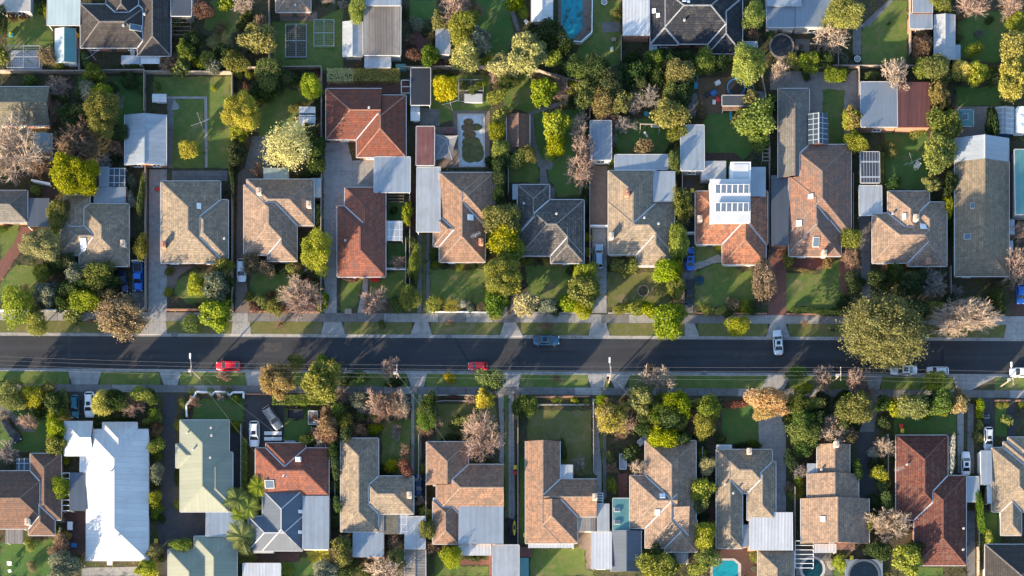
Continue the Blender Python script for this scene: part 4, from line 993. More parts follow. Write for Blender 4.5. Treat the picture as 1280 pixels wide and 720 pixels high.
BLD('A2', 'garden_shed', 'small white shed with a broad black roof stripe', 'black-striped shed', 'white', [(562, 460, 632, 534, 'TB', .12)], e=2.1, wall='wallwhite', an=[(563, 486, 631, 500, 'F', 'black', 2.22)], windows=False)
BLD('A3', 'corrugated_shed', 'big weathered brown-grey corrugated shed with pale patches', 'weathered corrugated shed', 'weather', [(122, 28, 278, 242, 'F')], e=3.0, wall='wallgrey', an=[(122, -60, 279, 26, 'F', 'pale', 3.2), (122, 243, 236, 290, 'F', 'pale', 2.8), (232, 168, 252, 240, 'F', 'white', 3.16)])
BLD('A3', 'metal_shed', 'white gabled metal shed left of the weathered corrugated shed', 'white gabled shed', 'zinc', [(30, 92, 113, 244, 'LR', .25)], e=2.4, wall='wallgrey', cat='shed', windows=False)
BLD('A3', 'garden_shed', 'pale grey skillion shed with a red lean-to in the shrubby garden', 'pale shed with red lean-to', 'zinc', [(430, 125, 488, 235, 'F')], e=2.3, wall='wallgrey', an=[(489, 138, 512, 192, 'F', 'rust', 2.0)], windows=False)
BLD('A3', 'pergola', 'long black slatted pergola roof beside the large red hip-roof house', 'black slatted pergola', 'black', [(322, 292, 405, 454, 'F')], e=2.5, posts=True)
BLD('A3', 'garden_shed', 'small white box shed below the black pergola', 'white box shed', 'white', [(320, 456, 360, 516, 'TB', .2)], e=2.0, wall='wallwhite', windows=False)
BLD('A3', 'tiled_house', 'large red-brown hip-roof house behind the grey curved driveway', 'large red hip-roof house', 'red', [(88, 408, 300, 674, 'LRTB'), (-43, 380, 196, 598, 'LTB')], ex=[('vt', 145, 472), ('ant', 303, 517)], wall='brick')
BLD('A3', 'metal_shed', 'rusty dark red metal shed left of the covered pond', 'rusty red shed', 'rust', [(345, 543, 422, 712, 'F')], e=2.4, wall='wallgrey', cat='shed')
BLD('A4', 'garden_shed', 'grey and brown gabled shed beside the curving garden path', 'grey shed by the path', 'brown', [(12, 490, 110, 634, 'LR', .35)], e=2.3, wall='wallwhite')
BLD('A4', 'metal_shed', 'white gabled shed left of the turquoise swimming pool', 'white shed by the pool', 'white', [(118, -60, 208, 94, 'LR', .2)], e=2.5, wall='wallgrey', cat='shed')
BLD('A4', 'metal_shed', 'blue-grey flat-roofed garage at the end of the brown driveway', 'blue-grey garage', 'bluegrey', [(370, 518, 460, 688, 'F')], e=2.6, wall='wallwhite', cat='garage')
BLD('B4', 'metal_shed', 'wide pale blue-grey flat shed behind the tan two-chimney house', 'wide blue-grey shed', 'pale', [(475, 12, 702, 76, 'F')], e=2.5, wall='wallgrey', cat='shed')
BLD('A5', 'tiled_house', 'very dark navy tiled house with white hip lines at the top edge', 'dark navy tiled house', 'navyt', [(-93, -90, 300, 188, 'LRTB'), (155, -10, 302, 230, 'LRTB'), (-93, -60, 30, 192, 'LRTB')], ex=[('sk', -75, 40, 18, 16), ('sk', -58, 62, 16, 16), ('sk', 50, 15, 18, 14), ('sk', 68, 20, 12, 14), ('vt', 52, 95)], wall='brick', an=[(-212, -60, -97, 158, 'F', 'white', 2.7), (-98, 194, -64, 226, 'F', 'pale', 2.4, 'P')])
BLD('A5', 'flat_roof_house', 'blue-grey flat metal roof building right of the dark navy house', 'blue-grey flat-roofed house', 'bluegrey', [(405, -70, 528, 122, 'F'), (528, -70, 685, 120, 'F', None, 2.95)], wall='wallgrey', an=[(405, -75, 555, 30, 'F', 'pale', 3.2)])
BLD('A5', 'cubby_house', 'low dark-roofed cubby house in the dirt yard beside the blue trampoline', 'dark cubby house', 'dark', [(215, 410, 342, 454, 'F')], e=2.0, wall='timber', windows=False, an=[(216, 455, 330, 474, 'F', 'tanorg', 1.6, 'P')])
BLD('A5', 'garden_shed', 'tiny pale shed behind the round leafy tree and dark navy house', 'tiny pale shed', 'pale', [(303, 180, 365, 212, 'F')], e=2.0, wall='wallgrey', windows=False)
BLD('A5', 'metal_shed', 'long pale blue flat-roofed shed behind the solar-panel house', 'long pale blue shed', 'pale', [(37, 537, 137, 735, 'F')], e=2.6, wall='wallgrey', cat='shed')
BLD('A6', 'gabled_shed', 'blue-white corrugated outbuilding with brick edge at the top edge', 'blue-white outbuilding', 'pale', [(312, -60, 394, 58, 'F'), (300, 58, 394, 124, 'F', None, 2.7)], e=2.9, wall='brick', cat='shed')
BLD('A6', 'metal_shed', 'white gabled shed with two dark roof bands', 'dark-banded white shed', 'zinc', [(405, 62, 492, 256, 'LR', .25)], e=2.5, wall='wallwhite', cat='shed', an=[(492, 192, 516, 258, 'F', 'pale', 2.2)], windows=False)
BLD('A6', 'double_garage', 'double garage with half blue-grey and half maroon ribbed roof', 'blue and maroon garage', 'bluegrey', [(88, 352, 243, 548, 'F')], e=3.0, wall='brick', cat='garage', an=[(243, 352, 385, 550, 'F', 'mrn', 3.0)])
BLD('A6', 'pergola', 'dark pergola of pale slats beside the weathered slate house', 'slatted pergola', 'slatgrid', [(87, 652, 168, 786, 'F')], e=2.4, posts=True)
BLD('A6', 'gazebo', 'square teal gazebo with a dark roof top on brown paving', 'teal gazebo', 'teal', [(508, 472, 572, 540, 'LRTB', .4)], e=2.3, posts=True, ex=[('sd', 540, 498, 26, 26)])
BLD('A6', 'greenhouse', 'blue-grey translucent greenhouse beside the dark conifer', 'translucent greenhouse', 'polyc', [(668, 458, 745, 576, 'LR', .3)], e=2.2, wall='bluep', windows=False)
BLD('B6', 'metal_house', 'teal flat-roofed building at the right edge', 'teal-roofed building', 'teal', [(748, -10, 830, 272, 'F')], e=3.2, wall='wallgrey', cat='house')
BLD('B6', 'tiled_house', 'long mossy tan gabled house with pale metal rear roof', 'long mossy tan house', 'olive', [(492, 42, 725, 533, 'LRB')], t=.38, wall='brick', ex=[('sd', 567, 232, 24, 18), ('sd', 548, 362, 24, 30)], an=[(490, -60, 726, 42, 'LR', 'pale', 2.9), (725, 290, 748, 355, 'F', 'pale', 2.4), (725, 380, 742, 425, 'F', 'pale', 2.4)])
BLD('B1', 'hip_house', 'grey hipped house at left edge with slate blue carport', 'grey house at left edge', 'greytile', [(-120, 165, 118, 302, 'LRTB')], wall='brick', an=[(119, 198, 212, 322, 'F', 'navy', 2.5, 'P')])
BLD('B1', 'tiled_house', 'weathered grey-tan hip-roof house behind the blue ute', 'grey-tan house by the blue ute', 'tan', [(340, 222, 553, 490, 'LRTB'), (258, 295, 475, 441, 'LRTB'), (275, 186, 385, 350, 'LRTB')], ex=[('sk', 357, 395, 26, 54), ('ch', 530, 395, 'chimcream')], an=[(403, 150, 540, 219, 'F', 'bluegrey', 2.6), (425, 62, 467, 150, 'F', 'bluegrey', 2.5), (468, 68, 540, 149, 'F', 'glassgrid', 2.4, 'P'), (345, 442, 410, 480, 'F', 'pale', 2.4, 'P')], wall='brick')
BLD('B2', 'tiled_house', 'tan hip-roof house left of the white car with shadow-casting side chimney', 'tan house with side chimney', 'tan', [(-31, 125, 225, 476, 'LRTB'), (60, 205, 258, 457, 'LRTB')], ex=[('ch', -18, 400), ('sk', 135, 236, 24, 18), ('vt', 240, 368)], wall='brick')
BLD('B2', 'tiled_house', 'pinkish tan hip-roof house beside the white parked car', 'pinkish tan house', 'tanpink', [(325, 140, 553, 441, 'LRTB'), (337, 117, 626, 315, 'LRTB'), (427, 340, 553, 468, 'LRB')], ex=[('ch', 395, 178, 'chimcream'), ('ch', 605, 228, 'chimcream')], wall='brick', an=[(410, 68, 518, 116, 'F', 'seagrey', 2.5), (615, 112, 657, 150, 'F', 'pale', 2.3), (615, 150, 657, 196, 'F', 'concroof', 2.3)])
BLD('B3', 'tiled_house', 'dark red narrow hip-roof house below the pale blue carport', 'narrow dark red house', 'redtile', [(5, 232, 213, 535, 'LRTB'), (38, 152, 213, 400, 'LRTB')], ex=[('vt', 40, 380)], wall='brick', an=[(213, 295, 286, 382, 'F', 'polyc', 2.4, 'P')])
BLD('B3', 'carport', 'pale blue-white flat carport between the two red houses', 'pale blue carport', 'pale', [(165, 22, 318, 176, 'F')], e=2.8, posts=True)
BLD('B3', 'carport', 'long pale grey carport left of the faded terracotta house', 'long pale carport', 'zinc', [(347, 66, 447, 347, 'F')], e=2.6, posts=True)
BLD('B3', 'tiled_house', 'faded terracotta hip-roof house with a white square skylight', 'faded terracotta house', 'tanorg', [(443, 88, 640, 472, 'LRTB'), (448, 88, 680, 321, 'LRTB'), (417, 275, 541, 405, 'LTB')], ex=[('sk', 576, 282, 24, 26), ('ch', 622, 388), ('ant', 600, 365)], wall='brick')
BLD('B4', 'tiled_house', 'dark weathered slate hip-roof house on a square plan', 'dark slate house', 'slate', [(65, 205, 343, 445, 'LRTB'), (58, 140, 195, 350, 'LRTB'), (200, 330, 343, 477, 'LRB')], wall='brick', an=[(36, 138, 58, 205, 'F', 'pale', 2.4, 'P')], ex=[('vt', 85, 220), ('vt', 225, 270)])
BLD('B4', 'tiled_house', 'tan hip-roof house with red chimney, beige chimney and white metal corner', 'tan two-chimney house', 'tan', [(447, 80, 655, 434, 'LRTB'), (447, 215, 730, 440, 'LRTB'), (568, 365, 728, 486, 'LRB')], ex=[('ch', 525, 187), ('ch', 460, 362, 'chimcream'), ('vt', 601, 288), ('vt', 662, 312)], wall='cream', an=[(638, 82, 735, 214, 'F', 'pale', 2.95), (640, 194, 665, 214, 'F', 'white', 3.15)])
BLD('B5', 'solar_house', 'orange terracotta house with white flat upper storey and solar panels', 'solar-panel house', 'orange', [(100, 168, 410, 396, 'LRTB'), (215, 310, 403, 482, 'LRB')], wall='cream', ex=[('ch', 118, 290, 'chimcream')])
BLD('B5', 'tiled_house', 'long lichen-grey terracotta house with glazed rear gable and brick driveway', 'long terracotta house', 'terragrey', [(500, -32, 768, 350, 'LRTB'), (455, -272, 588, 110, 'LRT', None, 2.8, 'greytile'), (502, 300, 725, 447, 'LRB'), (500, 100, 720, 430, 'LRTB')], ex=[('sk', 593, 195, 20, 22), ('sk', 546, 304, 24, 24), ('sd', 617, 386, 28, 42), ('ch', 652, 436, 'chimcream'), ('sd', 492, 142, 22, 66)], wall='brick', an=[(425, 100, 496, 405, 'F', 'dark', 2.6), (584, -165, 668, -33, 'LR', 'glassgrid', 3.3)])
BLD('B6', 'tiled_house', 'tan and rust hip-roof house behind the big bronze tree', 'tan house by the big tree', 'tanpink', [(138, 262, 458, 476, 'LRTB'), (205, 168, 383, 400, 'LRTB'), (290, 215, 458, 490, 'LRTB')], ex=[('sk', 275, 278, 24, 16), ('sk', 355, 322, 26, 26), ('ch', 378, 470), ('ch', 318, 292, 'chimcream'), ('vt', 228, 262)], wall='brick')
BLD('B6', 'carport', 'white flat carport between the slatted pergola and the tan rust house', 'small white carport', 'zinc', [(82, 145, 178, 274, 'F')], e=2.5, posts=True)
# the white upper storey and solar panels of the solar house
h = HOUSES['solar-panel house']; off = h.location
def abox(reg, x0, y0, x1, y1, z0, z1, parent, name, mat, tm=None):
    a = Z(reg, x0, y1, z1); b = Z(reg, x1, y0, z1); o = parent.matrix_world.translation if parent else Vector()
    L = parent.location if parent else Vector(); q = MB()
    q.box(((a.x + b.x) / 2 - L.x, (a.y + b.y) / 2 - L.y, (z0 + z1) / 2), (b.x - a.x, b.y - a.y, z1 - z0)); return q.build(name, mat, parent), a, b
u1, a, b_ = abox('B5', 165, 120, 333, 300, 2.0, 5.4, h, 'upper_storey', 'wallwhite')
mm = MB(); mm.box(((a.x + b_.x) / 2 - off.x, (a.y + b_.y) / 2 - off.y, 5.46), (b_.x - a.x + .3, b_.y - a.y + .3, .12)); mm.build('flat_roof', 'white', u1)
abox('B5', 252, 42, 338, 118, 2.0, 5.0, h, 'upper_storey', 'wallwhite'); abox('B5', 336, 64, 402, 190, 0.0, 3.6, h, 'side_wing', 'pale'); abox('B5', 125, 38, 232, 118, 0.1, 2.6, h, 'rear_pergola', 'polyc')
abox('B5', 262, 52, 328, 112, 4.9, 5.08, h, 'flat_roof', 'white')
for (x0, y0, x1, y1) in ((185, 140, 331, 178), (185, 219, 329, 257)):
    for i in range(6):
        w6 = (x1 - x0) / 6; p = Z('B5', x0 + w6 * (i + .5), (y0 + y1) / 2, 5.7); t_ = Matrix.Rotation(R(12), 3, 'X'); q = MB()
        wd, ht = w6 / ROW['B'][1] * S * .95, (y1 - y0) / ROW['B'][1] * S
        c = Vector((p.x - off.x, p.y - off.y, 5.78)); q.box(c, (wd, ht, .06), mat=t_); q.beam(c + Vector((0, ht * .4, .0)), c + Vector((0, ht * .4, -.25)), .06, .06); q.beam(c + Vector((0, -ht * .4, 0)), c + Vector((0, -ht * .4, -.25)), .06, .06)
        pn = q.build('solar_panel', 'paintwhite', h)
        vv = [c + t_ @ Vector((sx * wd * .43, sy * ht * .46, .035)) for sx, sy in ((-1, -1), (1, -1), (1, 1), (-1, 1))]; mk('solar_cells', vv, [(0, 1, 2, 3)], 'solar', pn, uvs=[[(0, 0), (1, 0), (1, 1.6), (0, 1.6)]])
# ---------------------------------------------------------------- buildings: lower row
L_ = dict(row='l')
BLD('D1', 'tiled_house', 'dark brown tiled hip-roof house in the lower left corner', 'brown tiled house', 'brown', [(-130, 270, 225, 518, 'LRTB'), (130, 195, 262, 480, 'LRTB'), (122, 410, 235, 546, 'LRB')], ex=[('ch', 122, 490, 'chimcream')], wall='brick', an=[(70, 215, 125, 270, 'F', 'glassgrid', 2.5, 'P'), (25, 516, 100, 582, 'F', 'weather', 2.4, 'P')], **L_)
BLD('D1', 'metal_house', 'large gleaming white metal hip-roof house', 'large white-roofed house', 'white', [(370, 92, 635, 654, 'LRTB'), (276, 58, 398, 205, 'LTB'), (440, 62, 588, 300, 'LRT')], t=.36, ex=[('vt', 484, 275), ('vt', 515, 548)], wall='wallwhite', an=[(342, 197, 372, 276, 'F', 'white', 2.6), (300, 277, 372, 442, 'F', 'navy', 2.6, 'P')], cap='white', **L_)
BLD('D2', 'metal_house', 'sage green metal hip-roof house beside the long dark driveway', 'sage green house', 'sage', [(52, 52, 262, 445, 'LRTB'), (140, 190, 277, 418, 'LRTB'), (34, 155, 150, 256, 'LTB')], ex=[('vt', 83, 105), ('vt', 185, 85), ('vt', 110, 178), ('vt', 185, 215), ('vt', 190, 120)], wall='cream', cap='sage', **L_)
BLD('D2', 'carport', 'pale ribbed carport below the sage green house', 'pale ribbed carport', 'pale', [(165, 447, 322, 549, 'F')], e=2.7, posts=True, **L_)
BLD('D2', 'metal_house', 'second sage green metal roof house, cut by the bottom edge', 'sage green house at the bottom edge', 'sage', [(0, 606, 200, 900, 'LRTB'), (112, 550, 296, 850, 'LRTB')], wall='cream', cap='sage', **L_)
BLD('D2', 'tiled_house', 'rusty red tiled cottage behind the parked white and grey cars', 'rusty red cottage', 'redtile', [(375, 172, 690, 376, 'LRTB'), (420, 150, 590, 300, 'LRT')], ex=[('ac', 560, 222), ('sd', 435, 326, 40, 36)], wall='brick', an=[(500, 140, 545, 150, 'F', 'pale', 2.3, 'P')], **L_)
BLD('D2', 'metal_house', 'slate blue metal hip-roof house with pale metal side wing', 'slate blue house', 'navy', [(405, 352, 577, 612, 'LRTB'), (345, 465, 577, 612, 'LRTB')], wall='cream', cap='gutter', an=[(577, 377, 692, 608, 'F', 'pale', 2.9), (366, 612, 452, 622, 'F', 'white', 2.3)], ex=[('sk', 566, 442, 14, 22), ('sk', 566, 530, 14, 22)], **L_)
BLD('D2', 'metal_shed', 'white flat shed below the slate blue house at the bottom edge', 'white shed at bottom edge', 'white', [(322, 667, 482, 800, 'F')], e=2.5, wall='wallwhite', cat='shed', **L_)
BLD('D3', 'tiled_house', 'tan L-shaped hip-roof house with blue-grey rear annexes', 'tan L-shaped house', 'tan', [(20, 130, 182, 531, 'LRTB'), (100, 292, 333, 455, 'LRTB')], ex=[('ch', 315, 375, 'chimcream')], wall='brick', an=[(180, 456, 207, 531, 'F', 'weather', 2.6), (207, 457, 268, 541, 'F', 'moss', 2.5), (268, 457, 313, 541, 'F', 'polyc', 2.4, 'P'), (72, 533, 206, 640, 'F', 'pale', 2.6)], **L_)
BLD('D3', 'metal_shed', 'narrow white metal shed between the L-shaped and cross-gabled houses', 'narrow white shed', 'zinc', [(297, 466, 382, 604, 'F')], e=2.4, wall='wallgrey', cat='shed', **L_)
BLD('D3', 'metal_shed', 'dark slatted shed roof below the narrow white shed', 'dark slatted shed', 'weather', [(295, 607, 384, 780, 'LR', .12)], e=2.3, wall='wallgrey', cat='shed', **L_)
BLD('D3', 'tiled_house', 'tan cross-gabled house with a large blue-grey metal rear roof', 'tan house with metal rear', 'tanorg', [(430, 242, 720, 452, 'TBL'), (388, 145, 568, 330, 'LRT'), (415, 398, 525, 583, 'LRTB')], t=.38, ex=[('ch', 722, 318, 'chimcream')], wall='brick', an=[(525, 372, 719, 583, 'F', 'pale', 3.1), (415, 270, 430, 335, 'F', 'white', 2.5), (415, 385, 430, 425, 'F', 'white', 2.5)], **L_)
BLD('D3', 'carport', 'small white ribbed carport above the red brick path', 'ribbed white carport', 'white', [(527, 586, 664, 630, 'F')], e=2.5, posts=True, **L_)
BLD('D3', 'metal_shed', 'white flat garage at the bottom edge right of the brick path', 'white garage by brick path', 'zinc', [(672, 588, 785, 800, 'F')], e=2.7, wall='wallwhite', cat='garage', **L_)
BLD('D4', 'tiled_house', 'pinkish tan hip-roof house beside the dry front lawn', 'pinkish tan house with dry lawn', 'tanorg', [(92, 142, 240, 580, 'LRB'), (92, 395, 315, 580, 'LRB'), (170, 305, 397, 466, 'TB')], t=.4, ex=[('ch', 388, 386, 'chimcream'), ('ant', 405, 388)], wall='cream', an=[(104, 581, 300, 600, 'F', 'white', 2.5, 'P'), (239, 243, 296, 305, 'F', 'zinc', 2.6), (316, 466, 393, 530, 'F', 'weather', 2.6), (398, 410, 452, 529, 'F', 'zinc', 2.5)], **L_)
BLD('D4', 'garden_shed', 'teal green metal shed with two dark roof vents', 'teal shed', 'teal', [(467, 388, 536, 524, 'F')], e=2.3, wall='greenp', windows=False, ex=[('sd', 486, 434, 26, 18), ('sd', 486, 488, 26, 18)], **L_)
BLD('D4', 'metal_shed', 'white flat-roofed garage left of the grey gabled garage', 'white flat garage', 'white', [(375, 532, 460, 690, 'F')], e=2.6, wall='wallwhite', cat='garage', **L_)
BLD('D4', 'metal_shed', 'grey gabled garage with one lit and one slate blue roof half', 'grey gabled garage', 'navy', [(460, 526, 588, 702, 'LR', .4)], e=2.6, wall='wallwhite', cat='garage', **L_)
BLD('D4', 'tiled_house', 'big grey tiled house with stepped terracotta wings', 'big grey stepped house', 'tanpink', [(605, 140, 823, 600, 'LRTB'), (540, 290, 740, 516, 'LTB'), (618, 430, 790, 586, 'LB'), (690, 480, 828, 617, 'LRB')], ex=[('sk', 678, 380, 24, 22), ('sk', 658, 447, 22, 24), ('ch', 838, 200)], wall='brick', an=[(700, 616, 790, 668, 'F', 'weather', 2.4, 'P')], **L_)
BLD('D5', 'tiled_house', 'grey-tan U-shaped hip-roof house with white metal rear roof', 'U-shaped grey-tan house', 'tan', [(190, 178, 302, 602, 'LRTB'), (190, 178, 430, 366, 'LRTB'), (322, 230, 445, 481, 'LRTB')], ex=[('ch', 330, 188, 'chimcream'), ('vt', 228, 325), ('vt', 262, 365)], wall='brick', an=[(330, 447, 518, 611, 'F', 'white', 2.9), (298, 500, 328, 597, 'F', 'bluegrey', 2.6), (191, 157, 257, 177, 'F', 'zinc', 2.4, 'P')], **L_)
BLD('D5', 'tiled_garage', 'tan hip-roof garage at the bottom edge right of the swimming pool', 'tan garage at bottom edge', 'tan', [(368, 612, 523, 800, 'LRT')], e=2.6, wall='brick', cat='garage', **L_)
BLD('D5', 'tiled_house', 'stepped pinkish tan gabled house above the round dark pool', 'stepped pinkish tan house', 'tanpink', [(553, 388, 845, 581, 'LR'), (580, 282, 800, 470, 'LR'), (622, 155, 762, 380, 'LR')], t=.38, ex=[('sk', 645, 477, 22, 22), ('ch', 700, 160, 'chimcream'), ('vt', 642, 262)], wall='brick', an=[(579, 238, 622, 284, 'F', 'zinc', 2.5), (611, 582, 705, 621, 'F', 'white', 2.5, 'P'), (706, 580, 785, 608, 'F', 'tanorg', 2.6, 'P')], **L_)
BLD('D6', 'tiled_house', 'maroon tiled Z-shaped hip-roof house with rusty lit edges', 'maroon house', 'maroon', [(240, 117, 462, 480, 'LRTB'), (318, 290, 541, 675, 'LRTB')], ex=[('vt', 287, 242), ('ant', 250, 265), ('vt', 532, 515), ('vt', 530, 606)], wall='brick', **L_)
BLD('D6', 'carport', 'blue-grey flat carport between the maroon house and the grey-tan houses', 'blue-grey carport', 'pale', [(541, 295, 594, 402, 'F')], e=2.5, posts=True, **L_)
BLD('D6', 'tiled_house', 'grey-tan many-hipped house at the right edge with pale side annex', 'many-hipped grey-tan house', 'tan', [(651, 170, 860, 445, 'LRTB'), (700, 145, 900, 335, 'LRTB'), (690, 400, 778, 546, 'LRB'), (720, 125, 900, 250, 'LRTB')], wall='cream', an=[(603, 182, 651, 330, 'F', 'pale', 2.8, 'W'), (630, 332, 650, 410, 'F', 'white', 2.5)], **L_)
BLD('D6', 'tiled_house', 'tan and charcoal hip-roof house in the lower right corner', 'corner charcoal house', 'char', [(622, 585, 900, 860, 'LRTB')], wall='cream', **L_)
# ---------------------------------------------------------------- plants, read off the photograph
plants('A1', '''250 365 62x42 n pk; 135 345 35x24 t gr; 400 318 42 t gr; 382 390 40 t gy; 440 470 85x105 t ol; 435 395 50x40 t yg; 330 610 105x95 n br 1; 330 625 70 t br .8; 60 640 150x140 n tn; 230 490 38x60 n br; 268 478 36 t dg; 270 420 24 t gr
-5 225 34x40 t yg; 0 90 34x60 t dg; 50 68 26 t rd; 108 66 20 t rd; 210 250 46 w br; 240 285 34x28 t yg; 748 95 32 t yg; 745 258 42 n br; 515 570 42 t dg; 505 640 40 n br; 345 480 40 t dg; 500 440 30x50 n gb; 540 345 30 t dg; 612 385 22 t gr; 675 370 16 t ol; 345 400 28 t gr; 185 20 18x40 t dg; 200 60 14x40 t yg; 300 540 36 t dg; 180 700 60 n br; 370 265 24x36 t gr; 520 295 26x14 t gr; 580 292 30x14 t gr; 570 350 30 t dg; 480 385 30 t dg; 450 690 40 n gb; 560 650 30 n br''')
plants('A2', '''150 40 40 t rd; 322 15 60x50 n tn; 225 182 60 k hy; 222 115 26 t br; 380 160 72x64 t po; 400 100 40 n br; 285 265 52x42 t ol; 138 266 32 t yg; 75 215 42 t gr; 110 170 40 t dg; 190 285 36 t gy; 432 308 64x72 t gr; 298 312 20 t yg; 343 322 20 t yg; 325 480 84x96 t yl; 305 575 40 t yg; 513 620 96x100 o cr; 90 640 40x44 t ye; 196 376 12 t yg; 370 388 36 t dg; 420 405 44x34 t dg; 335 375 22 t rd; 505 335 50x36 t dg; 610 365 38x56 t yg; 590 335 30 t dg; 640 318 20 t rd; 543 462 24 t ol; 572 448 15 t ol; 335 612 32 n rd; 292 650 40x46 t dg; 610 570 38 t dg; 632 635 46 t dg; 250 8 34 t yg; 175 250 40 t dg; 240 225 34 t dg; 60 290 36 t gr; 10 285 50 n br; 690 0 30x20 n tn; 320 100 30 t dg; 560 350 30 t dg; 470 370 36 t dg; 360 200 20 t ol; 640 420 24 t gr; 590 630 24 t gr; 260 200 20 n rd; 345 60 26 t dg; 480 340 26 t gr''')
plants('A3', '''95 35 42x60 t yg; 345 110 32 t gy; 340 238 42x30 w rd; 402 235 40 t gr; 410 160 20 t gd; 445 85 38 t ol; 520 30 80 n pk; 545 112 66x80 t yg; 615 168 50x56 t gy; 555 245 62 t po; 640 265 30 t yg; 715 278 60x52 t po; 672 250 30 t yg; 370 270 18 t ol; 472 378 50x60 t ye; 400 300 16 t yg; 685 415 36 t yg; 700 492 34x36 t yg; 690 560 34x44 t yg; 706 640 38x48 t yg; 700 700 40 t dg; 770 10 34 t yg; 590 380 22 t gr; 555 372 20 t dg; 620 360 20 t yg; 735 350 50x30 t dg; 320 170 26 n rd; 400 190 22 t br; 600 45 38 n br; 785 690 36 t ol; 770 665 28 n tn; 300 60 14x26 t dg; 325 215 18 t rd; 30 20 22 n gb; 440 300 12 t yg; 380 140 18 t dg; 660 700 22 t dg; 480 330 20 t dg; 480 270 22 n br; 585 405 16 t gr; 690 330 34 n pk''')
plants('A4', '''195 150 66x62 t dg; 68 12 26 t yg; 80 48 26 t yg; 100 228 92 t po; 222 250 36 t yg; 305 288 48 t gr; 5 285 44 t po; 172 392 52x62 t yg; 240 370 50x56 n pk; 382 335 32 t ol; 352 400 55 t ol; 455 360 70x60 t dg; 428 432 56 t bo; 505 432 46x50 t ol; 432 492 52x36 n br; 610 420 75x56 n gb; 520 535 55x40 n gb; 742 305 66x58 t bo; 722 392 46 t gr; 705 490 66x62 t bo; 742 572 38x36 t ol; 226 540 52x70 t yg; 222 620 46x50 t yg; 320 545 46x62 n tn; 345 640 62x72 n pk; 610 628 44x32 t br; 470 665 24 t gr; 570 312 58x52 t dg; 645 262 46 t gr; 290 372 32 t yg; 400 300 60 t dg; 300 440 30 t dg; 260 200 34 t dg; 560 250 30 t dg; 660 330 44 t dg; 720 255 40 t dg; 480 60 26 w gr; 120 125 18 t dg; 730 690 26x60 t gr; 720 640 22 t dg; 100 660 40 t ol; 460 600 30 n gb; 560 460 36 n gb; 270 300 30 t dg; 400 450 30 t ol; 580 370 46 t dg; 470 520 34 n br''')
plants('A5', '''350 66 54 t yg; 345 146 38 n br; 426 146 24 t gr; 330 280 83x81 t yg; 462 302 52x60 n tn; 35 308 58 t bo; 45 400 50 t dg; 30 492 40 t bo; 18 572 24 t ol; 138 265 54 t gr; 212 268 40 t dg; 70 255 40 t dg; 572 258 36 t yg; 600 266 42 t yg; 662 260 38 t dg; 702 322 46x34 t gr; 690 158 82x76 n tn; 742 58 80 t hy; 368 520 82x66 t yg; 300 500 34 t ol; 376 605 40 t gr; 126 482 26 t br; 772 512 38x46 t yg; 782 600 40 t yg; 520 250 36 t ol; 345 420 34 t ol; 20 640 24 t ol; 430 430 20 t gr; 420 470 22 t dg; 575 325 20 t dg; 545 235 24 t dg; 640 130 20 n tn; 735 255 26 t gy; 760 240 18 t dg; 60 350 40 t dg''')
plants('A6', '''435 12 50x40 t ol; 572 15 82x64 n pk; 742 20 70x60 n pk; 755 95 42x40 t yg; 520 75 20 t br; 597 145 24 k gy; 512 165 18 t ol; 576 208 34 t yg; 355 200 46x52 w au; 355 150 30 w br; 418 290 62 t ol; 350 300 32x48 t yg; 425 400 56x70 e bo; 450 530 62x66 t ol; 485 552 34 t yg; 425 650 68x74 t yg; 520 300 40x46 t ye; 585 312 46 t ye; 630 315 34 t gr; 745 210 66x70 t yl; 745 345 78x90 t yl; 235 318 72x80 n tn; 130 326 36x24 t gr; 8 318 26x32 t gr; 55 505 40x46 t gd; 70 612 42 t yg; 216 642 32 t ol; 652 530 26x74 t dg; 500 320 34 t dg; 655 345 34 t dg; 470 330 30 t dg; 320 350 24 n br; 460 10 24 n br; 490 230 22 t gr; 380 345 26 t ol; 330 570 30 t ol; 460 460 30 t dg; 395 520 22 t dg; 670 300 24 n br; 640 90 20 t dg; 400 590 24 n br; 210 100 8 t dg''')
plants('B1', '''300 92 110x104 t yg; 190 402 92x78 t po; 250 260 54x64 t ol; 182 512 46x40 t yg; 155 158 22 t yg; 75 655 66x74 t yg; 195 610 54x46 t gy; 215 568 46x32 n rd; 362 632 58x52 t yg; 420 522 70x60 t ol; 330 525 56x46 t gy; 350 570 44 t dg; 605 412 32x48 t ol; 560 118 22x36 t gy; 560 210 22x42 w wh; 12 332 18 t gr; 300 590 44 t dg; 470 560 40 t dg; 150 700 34 t ol; 460 620 40 t br; 280 470 44 t dg; 605 200 14x100 t gr; 270 640 40 t dg; 150 655 30 n pk; 100 600 36 n br; 495 20 26 t dg; 535 190 16 t dg; 230 480 40 t dg; 320 690 36 t ol; 240 330 26 t dg; 560 380 18 t dg; 555 640 20 t br; 470 680 26 t dg''')
plants('B2', '''635 418 76x86 t yg; 360 472 46x50 w br; 525 490 32x28 t yg; 425 490 36 t br; 122 568 44 t ye; 205 580 58x64 t gy; 240 492 40x44 t ol; 565 620 96x82 n pk; 352 618 20 t yg; 400 640 32 t ol; 455 660 34 t ol; 372 672 24 t rd; 612 655 26 t rd; 668 640 24x40 t yg; 648 268 20x44 t yg; 590 108 26 t dg; 640 60 38 t dg; 380 78 28x40 n rd; 5 510 20 t ol; 5 600 20 t yg; 480 505 36x20 t dg; 612 550 24 t rd; 640 590 30 t gr; 250 560 36 t dg; 265 620 28 t dg; 275 130 12x90 t dg; 500 670 30 n br; 540 500 26 t br; 570 525 24 t dg; 285 40 16x60 t dg; 440 610 20 t rd; 560 440 20 t dg''')
